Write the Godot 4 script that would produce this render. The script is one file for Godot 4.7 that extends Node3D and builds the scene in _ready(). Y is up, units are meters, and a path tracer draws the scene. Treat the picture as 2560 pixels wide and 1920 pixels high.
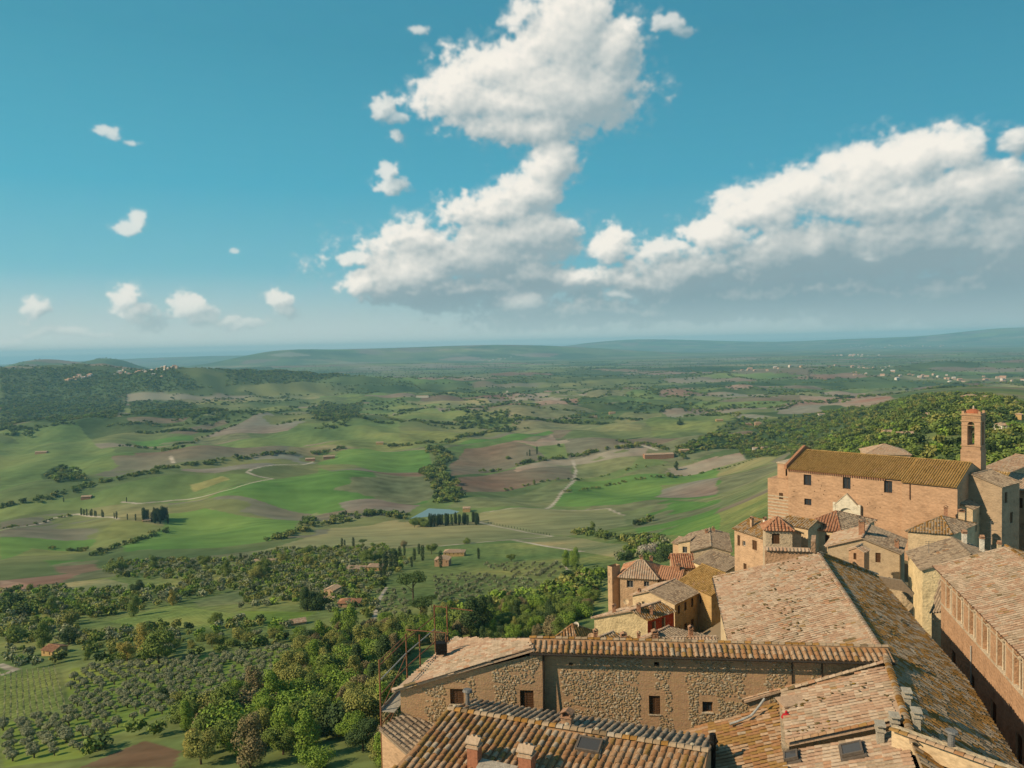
extends Node3D
# A hill town seen from its tower, with the valley beyond. World: y up, metres; the eye stands at y = 300, x to the right, -z ahead.
const EYE := 300.0
const VT := [0, -58, 60, -60, 100, -67, 150, -81, 200, -91, 300, -113, 450, -140, 650, -175, 900, -213, 1150, -240, 1500, -255, 2200, -260, 3500, -258, 6000, -262, 12000, -275, 25000, -300, 60000, -330]
const RIDGE := [[5, -40, -36, 40], [13, 32, -36, 36], [26, 64, -36, 37], [48, 112, -37, 44], [74, 155, -38, 52], [115, 205, -44, 65], [200, 315, -56, 110], [340, 575, -66, 170], [570, 970, -82, 250], [960, 1620, -112, 360], [1400, 2350, -155, 480]]
const BUMPS := [[-600, 1480, 34, 480, 170], [-950, 1900, 22, 450, 200], [-150, 1950, 22, 350, 200], [250, 1750, 30, 330, 190], [600, 2300, 34, 420, 220], [-500, 2600, 30, 480, 220], [-250, 1330, 14, 230, 120], [60, 2900, 30, 400, 200], [-1300, 2700, 34, 420, 220], [1000, 2900, 36, 380, 230], [-3100, 5000, 185, 1500, 750], [-1880, 4400, 90, 330, 330], [-1300, 4900, 75, 800, 420], [-3900, 4300, 60, 900, 700], [-2300, 3500, 25, 600, 350], [300, 3300, 22, 600, 300], [900, 3700, 26, 500, 280], [-500, 3900, 24, 700, 320], [1500, 4300, 30, 700, 350], [300, 5200, 30, 900, 350], [1900, 5600, 30, 900, 400], [-600, 5600, 30, 900, 380], [-5450, 9300, 200, 560, 800], [-4670, 9300, 165, 300, 600], [-5000, 9800, 45, 2500, 700], [-4230, 14500, 215, 1100, 1200], [-3000, 15500, 180, 1500, 1300], [-980, 16000, 205, 1900, 1300], [900, 17000, 190, 2200, 1500], [-2400, 11500, 60, 2200, 900], [3360, 26000, 300, 2600, 2500], [6500, 27000, 230, 3000, 2500], [14800, 24000, 350, 2300, 2500], [18500, 25000, 330, 3500, 3000], [10900, 25000, 220, 2600, 2500], [-9000, 24000, 170, 6000, 2500], [13000, 14500, 30, 5000, 1500], [4000, 11500, 20, 3000, 900], [9000, 10500, 25, 2500, 800], [1995, 5313, 48.3, 565, 323], [3819, 5991, 38.6, 352, 201], [1728, 7171, 32.2, 742, 424], [-1514, 4421, 34.4, 431, 246], [-685, 1776, 27.4, 220, 126], [-2878, 6141, 29.7, 626, 358], [-2727, 5281, 46.3, 314, 180], [-1130, 2915, 33.1, 432, 247], [2345, 3378, 31.7, 364, 208], [1919, 2888, 34.7, 367, 210], [-1836, 6884, 32.9, 515, 294], [-1541, 2545, 26.2, 264, 151], [487, 1720, 17.9, 227, 130], [-19, 6447, 41.0, 475, 271], [-3573, 5787, 25.2, 660, 377], [3176, 6049, 48.1, 351, 201], [531, 3824, 20.1, 257, 147], [1883, 2749, 30.0, 253, 144], [4723, 7092, 39.7, 520, 297], [2014, 4743, 40.2, 323, 185], [3456, 6324, 54.3, 369, 211], [-459, 2229, 30.0, 306, 175], [2350, 3672, 25.4, 384, 220], [-1566, 3537, 21.4, 262, 150], [4246, 5697, 25.7, 384, 219], [546, 7423, 37.1, 563, 322]]
const FIELDS := [
	[1, [-515, 1191, -473, 1216, -291, 1109, -270, 983, -284, 925, -334, 890, -435, 889, -461, 935, -491, 1109]],
	[1, [-501, 1290, -425, 1419, -252, 1774, -159, 1100, -225, 1172, -264, 1232, -301, 1197, -374, 1226]],
	[1, [-448, 1852, -351, 1917, -190, 1791, -160, 1640, -117, 1311, -133, 1235, -178, 1160, -291, 1192]],
	[7, [-271, 1235, -212, 1254, -141, 1205, -154, 1138, -244, 1162]],
	[5, [-402, 1659, -324, 1641, -161, 1442, -164, 1407, -284, 1439, -391, 1610]],
	[5, [-572, 1317, -501, 1290, -301, 1197, -291, 1109, -473, 1216, -515, 1191]],
	[2, [-605, 1293, -485, 1446, -460, 1427, -431, 1417, -510, 1311]],
	[2, [-835, 1293, -731, 1342, -650, 1398, -602, 1444, -485, 1446, -561, 1328, -605, 1293, -744, 1288, -792, 1225]],
	[8, [-564, 1397, -521, 1436, -500, 1414, -541, 1362]],
	[7, [-616, 1471, -621, 1672, -474, 1806, -400, 1882, -433, 1647, -485, 1486, -541, 1454]],
	[5, [-697, 1077, -694, 1271, -640, 1223, -565, 1139, -556, 1055, -673, 1040]],
	[1, [-673, 1040, -556, 1055, -536, 999, -609, 1003, -595, 916]],
	[5, [-783, 1212, -735, 1272, -700, 1276, -711, 1099]],
	[2, [-1367, 2130, -1428, 2388, -1269, 2404, -987, 1986, -829, 1657, -894, 1387]],
	[5, [-874, 1750, -743, 1729, -702, 1650, -739, 1641, -831, 1670]],
	[2, [-857, 2017, -645, 2473, -367, 2606, -283, 2000, -530, 2060, -736, 1770]],
	[7, [-906, 2362, -885, 2553, -856, 2802, -643, 2510, -664, 2378]],
	[5, [-1259, 2615, -1067, 2665, -1072, 2617, -1227, 2570]],
	[1, [-1112, 2325, -954, 2377, -928, 2338, -941, 2218, -1077, 2294]],
	[5, [-1041, 2405, -959, 2664, -929, 2630, -958, 2388]],
	[3, [-269, 808, -245, 937, -155, 1072, -118, 813, -217, 827]],
	[1, [-160, 1816, -122, 2012, 109, 2280, 110, 2195, -150, 1796]],
	[5, [-132, 1653, -102, 1808, 5, 1832, 44, 1760, 71, 1655, 3, 1598, -71, 1477, -109, 1401]],
	[5, [-105, 1388, 3, 1564, 71, 1655, 125, 1674, 106, 1433, -52, 1321, -92, 1282]],
	[6, [3, 1582, 70, 1646, 296, 1701, 258, 1606, 119, 1605, 9, 1498]],
	[4, [119, 1605, 258, 1606, 222, 1511, 109, 1435]],
	[4, [-80, 1232, 105, 1417, 78, 1302, 47, 1140, -100, 1173]],
	[1, [108, 1419, 267, 1462, 380, 1474, 265, 1030, 205, 1122, 157, 1112, 57, 1171, 79, 1319]],
	[3, [-45, 1049, 42, 837, -15, 811, -78, 778, -192, 780, -236, 1018, -137, 1044]],
	[3, [-45, 1127, 46, 1118, 131, 1102, 143, 1028, 132, 905, 61, 836, 42, 848, -45, 1049]],
	[2, [-74, 776, -0, 815, 41, 681, 56.2, 592.5, 16, 610, -63, 656]],
	[3, [-0, 815, 57, 838, 92, 654, 73.4, 569.2, 44, 678]],
	[1, [132, 905, 205, 1122, 250, 969, 134.4, 522.6, 119, 731]],
	[7, [209, 1159, 251, 1343, 316, 1225, 277, 1076]],
	[6, [286, 1507, 401, 1552, 380, 1474, 299, 1457]],
	[6, [5, 1832, 105, 2185, 135, 1811, 52, 1760]],
	[6, [-20, 3780, 235, 4397, 353, 3752, 205, 2884, 13, 3473]],
	[6, [-553, 4903, -523, 5266, -232, 5120, -260, 4769, -448, 4714]],
	[2, [-659, 3686, -564, 3772, -181, 2817, -22, 2806, -4, 2478, -91, 2403, -546, 3162]],
	[4, [196, 2211, 387, 2748, 520, 2764, 350, 2178]],
	[2, [437, 3362, 533, 3716, 723, 3927, 620, 3372, 455, 2985]],
	[6, [1279, 3613, 1611, 3656, 1008, 2111, 841, 1837, 1005, 2788]],
	[7, [877, 2673, 980, 2521, 831, 2164, 736, 2215]],
	[6, [280, 1487, 452, 1569, 433, 1468, 366, 1469, 275, 1444]],
	[7, [628, 2278, 717, 2158, 699, 2132, 617, 2204]],
	[6, [1108, 4352, 1243, 4174, 1133, 3671, 1062, 3971]],
	[8, [982, 4646, 1010, 4377, 978, 4050, 919, 4263]],
	[9, [-97.1, 172.2, -90.2, 189.0, -76.5, 176.1, -73.6, 164.7]],
	[10, [-205.5, 312.9, -184.9, 313.4, -138.9, 241.9, -154.3, 233.7]],
	[11, [-176.4, 311.0, -125.4, 310.5, -83.9, 315.0, -71.1, 254.7, -83.2, 238.7, -91.1, 224.1, -98.2, 213.4, -103.1, 197.1, -101.8, 179.9, -120.1, 181.1, -154.3, 233.7, -134.9, 233.9, -173.1, 304.0]],
	[10, [-225.2, 436.3, -212.2, 482.2, -145.9, 417.7, -146.7, 381.8, -167.5, 391.8, -202.7, 414.5]],
	[11, [-150.6, 431.6, -101.2, 403.2, -104.8, 363.6, -138.1, 397.7]],
	[5, [-476, 829, -429, 822, -398, 769, -412, 743, -442, 775]],
	[3, [-401, 686, -349, 680, -310, 634, -291.8, 591.0, -316.1, 588.3, -383, 657]],
	[6, [-495, 761, -433, 705, -395, 647, -414, 650, -446, 685]],
	[1, [-511, 869, -442, 847, -434, 824, -479, 825]],
	[4, [-200.8, 489.5, -177.1, 548.9, -150.4, 525.2, -142.3, 459.1, -185.0, 461.0]],
	[13, [-14, 25, -14, 70, 2, 100, 14, 128, 30, 150, 50, 190, 80, 205, 130, 200, 140, 120, 70, 25]],
]
const ROADS := [
	[5, [-703, 1087, -722, 1249, -694, 1271, -646, 1234, -565, 1139]],
	[6, [-640, 1303, -608, 1292, -559, 1323, -463, 1323, -427, 1424, -464, 1440, -486, 1458, -483, 1480, -433, 1647, -440, 1766]],
	[6, [45, 1118, 79, 1311, 108, 1422, 121, 1534, 123, 1651]],
	[5, [-45, 1040, 42, 837, -15, 811, -74, 776]],
	[5, [-0, 815, 43, 689, 55, 646]],
	[4, [-45, 1129, 45, 1118, 131, 1102, 143, 1028]],
	[8, [232, 1735, 279, 1737, 299, 1654]],
	[8, [-734, 1714, -705, 1662]],
	[9, [-26, 4563, -23, 3560]],
	[3.5, [-223.1, 340.1, -209.5, 326.1, -204.0, 322.1, -205.5, 312.9]],
	[2.2, [-80.4, 492.3, -75.6, 437.2, -66.5, 368.2, -62.9, 334.7]],
	[2.5, [33.3, 366.1, 26.4, 351.8, 19.0, 331.8]],
	[2.0, [34.2, 570.3, 34.8, 531.7, 35.6, 500.6]],
]
const TREE_LINES := [
	[10, 9, 9, [-835, 1293, -778, 1324, -745, 1392, -732, 1403, -647, 1435, -683, 1622, -598, 1718, -487, 1809, -405, 1907]],
	[9, 8, 9, [-284, 925, -259, 983, -288, 1106, -215, 1117, -158, 1092]],
	[9, 8, 9, [-255, 1039, -200, 1107, -152, 1123]],
	[22, 6, 11, [-152, 1485, -136, 1382, -113, 1333, -102, 1271, -107, 1220]],
	[16, 7, 11, [-183, 1804, -144, 1714, -165, 1612]],
	[12, 8, 10, [-305, 1957, -222, 1929, -152, 2043, -114, 2114, -15, 2394]],
	[10, 8, 10, [7, 1607, 86, 1666, 156, 1687, 210, 1686, 263, 1709]],
	[8, 8, 8, [-66, 1520, -29, 1548]],
	[3, 14, 5, [-41, 1339, 33, 1387, 102, 1423, 176, 1471, 286, 1526]],
	[8, 8, 8, [228, 1769, 289, 1751, 317, 1631]],
	[8, 7, 7, [-456, 852, -470, 918, -457, 943, -483, 1048, -483, 1090]],
	[4, 8, 6, [-606, 1005, -578, 1008, -528, 984]],
	[9, 7, 8, [67, 868, 90, 765, 109, 623]],
	[8, 8, 9, [132, 877, 152, 905]],
	[14, 14, 9, [-1271, 2531, -1186, 2583, -1057, 2552, -1001, 2631, -967, 2742]],
	[12, 14, 9, [-1517, 4000, -1409, 4081, -1284, 4034, -1118, 4025]],
	[8, 12, 9, [-1023, 2069, -942, 2044, -887, 2025, -736, 1770]],
	[5, 12, 8, [-871, 2052, -919, 2327, -885, 2455, -870, 2560]],
	[8, 12, 9, [-182, 2837, -47, 3211, 87, 2849, 211, 2790, 261, 2795]],
	[8, 14, 9, [259, 3224, 447, 3698, 596, 4578]],
	[8, 14, 9, [513, 3813, 811, 4297]],
	[6, 12, 8, [-4, 2478, 141, 2681, 269, 2745, 354, 2825]],
	[6, 14, 8, [-847, 4696, -606, 4791, -260, 3811, -128, 3456]],
	[8, 12, 8, [-562, 2881, -392, 2607, -256, 2426, -167, 2413]],
	[14, 16, 10, [-922, 7309, -438, 5393, -142, 6244, 164, 5240]],
	[14, 16, 10, [287, 7104, 621, 6288, 997, 6426, 1430, 6763]],
	[4, 10, 6, [79, 1311, 166, 1398, 268, 1431]],
	[3, 10, 5, [-711, 1099, -722, 1249, -693, 1269]],
	[3, 9, 4, [208, 1489, 237, 1523]],
	[12, 14, 9, [495, 3110, 604, 3051, 688, 2755, 623, 2225]],
	[10, 14, 9, [712, 2800, 830, 2831, 900, 2781, 1017, 2771, 1007, 2591]],
	[10, 14, 9, [1082, 3484, 1261, 3651, 1435, 3798]],
	[14, 16, 10, [1110, 6771, 1522, 6782, 1413, 5035, 1603, 4823, 1778, 4733]],
	[14, 18, 10, [2037, 5126, 2075, 4489, 2236, 4349, 2168, 3800, 2214, 3470]],
	[3, 7, 4, [271, 1443, 364, 1462, 414, 1394]],
	[5, 6, 4.5, [-99.6, 176.5, -96.2, 187.0, -91.2, 196.9]],
	[5, 6, 5, [-177.5, 314.4, -162.9, 316.9, -134.9, 316.0, -107.2, 320.1, -88.7, 327.9]],
	[10, 8, 8, [-376.7, 577.8, -303.0, 503.1, -246.9, 470.4, -216.6, 484.6]],
]
const WOODS := [
	[17, 11, [-3049, 4794, -2733, 4965, -2257, 4711, -1841, 4380, -1562, 4201, -1774, 4078, -1944, 4050, -1286, 2598, -1671, 2612]],
	[16, 10, [-1870, 3928, -1639, 3970, -998, 2811, -1046, 2673, -1252, 2637]],
	[18, 11, [-883, 3455, -708, 3556, -511, 2559, -617, 2520]],
	[17, 10, [-896, 3737, -655, 3527, -511, 2559, -607, 2525]],
	[18, 11, [-4051, 11196, -3314, 11089, -1264, 4975, -969, 4890, -1236, 4459, -1518, 4263]],
	[20, 10, [-102, 4957, 93, 5220, 98, 4926, -90, 4894]],
	[12, 9, [-965, 1645, -987, 1738, -900, 1657, -767, 1434, -812, 1410]],
	[15, 9, [524, 2080, 620, 2215, 714, 2149, 850, 2140, 832, 1801, 894, 1770, 726, 1297, 662, 1038, 1076, 1467, 287.5, 391.6, 237.8, 372.4, 234.4, 418.7, 339, 770, 529, 1497, 447, 1297, 528, 1701]],
	[9, 8, [428, 1713, 528, 1701, 447, 1297, 424, 1295, 447, 1597, 319, 1583, 331, 1643, 383, 1666]],
	[9, 8, [541, 1568, 339, 770, 243.8, 435.4, 247.5, 387.6, 304.2, 414.4, 196.3, 267.3, 179.4, 280.8, 186.0, 325.9, 214.8, 487.7, 428, 1227]],
]
const SCRUB := [
	[7.4, 5, 11.5, "slope", [-73.2, 164.6, -83.6, 194.0, -94.6, 206.6, -79.9, 221.6, -74.8, 268.2, -81.9, 307.4, -72.6, 329.9, -46.7, 313.4, -22.8, 148.0]],
	[7.2, 4.5, 9.5, "slope", [-58.2, 346.9, -29.0, 382.4, -17.0, 409.7, 22.2, 441.9, 37.8, 515.7, 50.1, 466.7, 42.9, 392.0, 31.2, 335.3, 13.7, 281.0, -22.7, 294.4, -45.1, 266.5]],
	[7.8, 2.5, 6, "mixed", [-261, 752, -244, 835, -187, 803, -134, 811, -83, 640, -86.5, 543.6, -81.7, 477.8, -133.4, 518.1, -127.3, 453.3, -149.0, 426.1]],
	[9, 3, 7.5, "mixed", [-437, 671, -406, 671, -284.6, 578.8, -247, 601, -200, 602, -177.1, 548.9, -204.5, 498.7, -216.6, 484.6, -238.6, 454.3, -241.4, 434.7, -205.6, 367.9, -258.4, 394.8]],
	[7.6, 2.5, 6.5, "mixed", [-182.3, 325.6, -226.7, 408.0, -202.1, 409.3, -163.9, 385.4, -144.5, 376.2, -138.1, 397.7, -103.3, 358.4, -78.8, 324.3, -108.5, 324.2, -135.7, 318.0]],
	[7.6, 2.5, 6, "mixed", [-182.9, 592.3, -117, 602, -86.3, 521.9, -67.4, 368.5, -102.8, 409.7, -132.7, 448.0]],
	[9.5, 3, 7, "mixed", [-432, 843, -335, 794, -245, 741, -133, 684, -133, 610, -204, 616, -261, 617, -348, 684]],
	[10, 3, 6, "mixed", [-254.7, 389.0, -216.4, 355.0, -182.3, 325.6, -188.0, 316.2, -210.6, 320.8]],
	[9, 4, 9, "mixed", [77.3, 588.8, 97, 666, 114, 612, 101.6, 515.2, 91.1, 490.4, 65.7, 559.4]],
]
const OLIVE_GROVES := [
	[5.1, [-171.3, 303.2, -123.2, 305.0, -83.6, 311.4, -71.7, 254.9, -83.8, 238.9, -91.7, 224.4, -98.8, 213.7, -103.7, 197.4, -102.7, 181.6, -120.1, 181.1, -152.5, 231.0, -134.2, 233.5, -168.3, 296.5]],
	[7.0, [-55.9, 535.3, -35.9, 547.8, 3.5, 496.5, 21.6, 450.9, -17.7, 428.5, -28.8, 391.4, -43.2, 419.8]],
	[8.0, [-31, 607, 33.3, 577.3, 34.5, 517.7, 25.3, 479.4, -3.3, 517.8]],
	[7.5, [-79.4, 476.9, -65.6, 471.5, -51.5, 374.1, -66.9, 369.3, -73.8, 430.9]],
	[9.0, [-184, 753, -159, 772, -139, 689, -129, 610, -163, 651]],
]
const SINGLE_TREES := {
	"mid": [-222.4, 370.7, 13.5, -253.8, 400.4, 9.4, -290.7, 495.8, 12.2, -216.8, 448.1, 13.7, -137.9, 303.3, 15.7, -144.0, 378.3, 8.5, -56.2, 240.6, 10.8, -57.9, 261.2, 9.9, -70.8, 279.7, 8.6, -48.1, 180.9, 11.1, -366.2, 726.3, 15.3, -325.4, 713.1, 15.0, -278.1, 708.8, 13.3, -219.5, 604.0, 15.6, -195.5, 611.0, 15.8, -71.1, 375.0, 5.3, -22.1, 316.8, 13.4, -2.7, 352.7, 10.8, -3.7, 612.5, 7.2, -200.1, 761.5, 10.7, -189.9, 795.7, 6.5, -48.6, 794.1, 6.5, -74.6, 704.1, 11.5, -123.7, 657.6, 13.9, -116.3, 666.9, 10.9, 82.8, 853.2, 12.0, -49.6, 803.4, 5.6, -11.9, 1689.4, 9.8, 34.6, 1380.3, 9.7, 280.1, 1435.5, 13.4, 331.8, 1562.6, 14.6, -111.6, 995.2, 8.5, -114.7, 1003.2, 10.1, -128.7, 1015.2, 11.6, -128.8, 1011.5, 8.9, -125.3, 991.1, 11.6, -115.7, 1000.2, 11.3, -119.4, 1008.9, 10.7, -121.9, 1005.8, 9.4, -121.7, 1008.3, 10.4, -110.7, 993.2, 8.2, -116.2, 1011.4, 10.0, -110.4, 989.7, 11.3],
	"olivegreen": [-247.2, 435.4, 11.3, -79.6, 219.4, 6.7, -99.8, 230.0, 3.8, -54.1, 272.7, 12.9, -57.0, 305.9, 8.6, -171.0, 655.1, 10.8, -203.4, 694.8, 11.4, -187.5, 576.0, 13.5],
	"dark": [-267.5, 559.5, 10.5, -210.3, 370.3, 9.6, -109.1, 412.4, 12.6, -104.7, 413.5, 10.7, -107.2, 237.6, 4.5, -40.0, 243.1, 13.8, -29.3, 183.6, 11.3, -36.1, 212.5, 10.0, -17.3, 307.4, 16.7, -13.4, 317.2, 14.9, 77.8, 547.7, 7.7, -106.1, 418.2, 10.8, -111.5, 420.5, 11.9, 304.2, 1497.7, 17.5, 100.0, 1766.8, 8.2, 464.0, 2226.8, 18.1, 91.5, 486.8, 11.8],
	"yellow": [-208.5, 480.2, 10.2, -155.1, 313.5, 8.9, -153.9, 325.8, 13.1, -71.6, 171.0, 6.1],
	"bright": [-68.0, 318.7, 14.3, -74.9, 326.8, 11.5, -63.6, 201.8, 11.9, -60.2, 206.2, 9.8, -72.9, 218.8, 8.3, -29.4, 301.0, 11.3, 39.9, 543.3, 13.4, 34.0, 547.7, 11.6, 79.8, 550.8, 7.8],
	"brownish": [-42.6, 210.5, 8.5, -43.6, 195.1, 7.4, -111.5, 791.9, 7.4],
	"cypress": [-175.7, 805.2, 10.4, -172.6, 803.6, 8.5, -161.7, 792.9, 12.1, -56.3, 593.0, 13.9, -77.2, 657.5, 13.9, -84.3, 660.3, 11.6, -30.6, 651.5, 9.9, -135.3, 601.5, 8.5, -89.7, 590.2, 16.6, -98.8, 600.9, 15.5, -93.3, 592.0, 13.9, -99.0, 706.7, 9.9, -98.1, 672.1, 12.6, -80.3, 611.1, 8.6, -86.3, 708.8, 10.0, -248.9, 719.0, 10.1, -95.1, 558.2, 11.8, -88.7, 534.4, 11.3, -517.0, 1140.0, 14.2, -509.7, 1159.2, 17.0, -507.8, 1157.7, 17.3, -516.7, 1152.9, 16.0, -509.1, 1143.0, 18.2, -528.0, 1138.2, 14.0, -509.3, 1126.2, 17.1, -507.8, 1146.4, 18.4, -529.1, 1135.8, 17.7, -508.8, 1144.3, 14.0, -525.0, 1140.9, 15.2, -509.0, 1152.4, 19.4, -508.7, 1158.0, 16.1, -520.7, 1150.8, 16.3, -507.2, 1156.9, 17.6, -524.8, 1128.1, 19.1, -529.7, 1145.9, 13.9, -519.3, 1152.0, 14.0, -509.6, 1126.0, 15.9, -515.7, 1131.4, 13.8, -516.1, 1148.2, 17.5, -506.3, 1159.6, 17.3, -515.6, 1149.4, 15.2, -494.5, 1135.0, 14.1, -503.3, 1129.8, 14.8, -516.9, 1152.7, 15.9, -508.3, 1138.6, 18.5, -528.8, 1134.0, 19.0, -512.5, 1140.4, 16.0, -499.4, 1145.8, 13.5, -507.7, 1148.5, 16.3, -523.6, 1133.3, 15.4, -525.2, 1126.3, 13.8, -512.0, 1156.9, 18.8, -686.5, 1262.4, 12.3, -680.3, 1258.9, 10.7, -673.9, 1254.9, 11.7, -664.8, 1248.4, 9.4, -661.0, 1245.4, 11.8, -652.3, 1238.0, 10.2, -648.4, 1234.4, 9.2, -626.2, 1209.3, 12.5, -620.1, 1201.0, 9.8, -577.6, 1149.0, 9.2, -571.9, 1144.3, 11.4, -550.5, 1132.1, 9.1, -537.2, 1128.4, 10.4, -747.6, 1322.8, 8.0, -633.4, 1302.3, 7.9, -97.2, 991.4, 11.5, -104.2, 985.7, 11.1, -49.0, 1005.6, 13.0, -110.0, 1018.1, 11.6, -84.5, 1004.5, 14.4, -88.3, 1023.2, 13.1, -102.0, 1019.3, 13.0, -67.1, 1039.7, 12.8, -64.6, 1007.8, 12.1, -54.5, 1041.0, 13.9, -60.1, 1004.6, 12.6, -104.5, 1019.9, 12.9, -97.8, 999.6, 10.9, -61.3, 1035.8, 11.0, -98.3, 1006.2, 12.8, -86.0, 1023.0, 12.7, -49.9, 1027.0, 14.7, -105.5, 985.0, 13.9, -75.2, 1013.2, 12.8, -53.2, 1045.5, 13.7, -76.1, 1023.2, 13.7, -65.4, 1038.9, 13.8, -80.9, 1011.6, 13.2, -105.4, 999.4, 12.0, -54.9, 1038.2, 14.3, -63.4, 1015.5, 14.2, -106.5, 999.5, 13.0, -67.3, 1023.7, 11.1, -96.9, 1000.7, 11.3, -105.6, 1008.4, 12.5, -77.3, 1035.1, 14.1, -87.3, 996.1, 10.5, -49.3, 1024.7, 14.8, -46.8, 1014.4, 11.1, -88.3, 1019.2, 13.9, -98.1, 1015.5, 11.1, -100.0, 987.4, 14.2, -85.1, 998.6, 12.4, -77.1, 1019.3, 13.3, -95.2, 1015.1, 12.8, -97.0, 1007.2, 14.4, -109.2, 1016.8, 13.9, -106.4, 1012.0, 14.1, -72.4, 1029.3, 11.1, -92.6, 1014.3, 13.9, -47.6, 1016.3, 14.3, -50.2, 1010.5, 14.3, -49.4, 1045.4, 12.3, -93.3, 1001.7, 12.5, -86.3, 994.1, 12.0, -96.8, 1013.7, 12.5, -71.0, 1013.6, 12.4, -97.8, 1008.5, 11.9, -98.3, 1002.8, 11.3, -64.4, 1013.2, 11.2, -70.8, 1024.8, 12.6, -70.6, 1004.4, 14.1, -64.3, 1034.7, 13.1, -89.9, 1027.5, 13.1, -78.6, 995.6, 11.8, -34.6, 1020.4, 2.9, -30.6, 1013.4, 2.8, -26.7, 1006.2, 2.8, -22.9, 998.5, 2.8, -19.1, 990.6, 2.8, -15.3, 982.3, 2.8, -11.6, 973.8, 2.7, -8.0, 965.1, 2.7, -4.4, 956.4, 2.7, -0.9, 947.9, 2.7, 2.5, 939.6, 2.6, 5.9, 931.5, 2.6, 9.3, 923.8, 2.6, 12.5, 916.5, 2.6, 15.8, 909.4, 2.6, 19.0, 902.7, 2.5, 22.1, 894.2, 2.5, 25.1, 884.8, 2.5, 28.0, 875.9, 2.5, 30.9, 867.6, 2.4, 33.8, 859.6, 2.4, 36.5, 849.5, 2.4, 235.9, 376.4, 5.7, 228.8, 373.8, 6.0, 226.8, 374.1, 6.5, 231.9, 374.3, 8.9, 225.5, 381.1, 8.4, 235.1, 377.5, 5.6, 226.1, 376.5, 8.9, 227.6, 378.8, 8.0, 227.7, 372.8, 9.2, 237.7, 374.0, 7.1, 223.3, 376.3, 6.7, 229.2, 374.1, 9.1, 229.5, 371.8, 9.0, 225.4, 379.2, 8.9, 233.1, 371.4, 5.8, 229.0, 371.8, 7.2, 231.2, 371.3, 5.7, 223.1, 376.1, 7.5, 224.8, 374.6, 6.2, 226.1, 379.0, 5.2, 227.7, 373.4, 6.9, 241.5, 379.2, 5.8, 225.2, 377.0, 5.9, 233.1, 374.5, 7.5, 34.1, 1689.3, 13.8, 49.8, 1700.4, 17.8, 28.4, 1691.4, 9.9, 464.0, 2226.8, 20.7],
	"pine": [-53.1, 406.8, 17.2, -42.8, 350.6, 11.6, -42.4, 393.6, 7.4, -152.4, 793.4, 9.3],
	"palebush": [88.2, 536.6, 11.9],
	"palm": [75.0, 547.9, 7.7],
}
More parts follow.
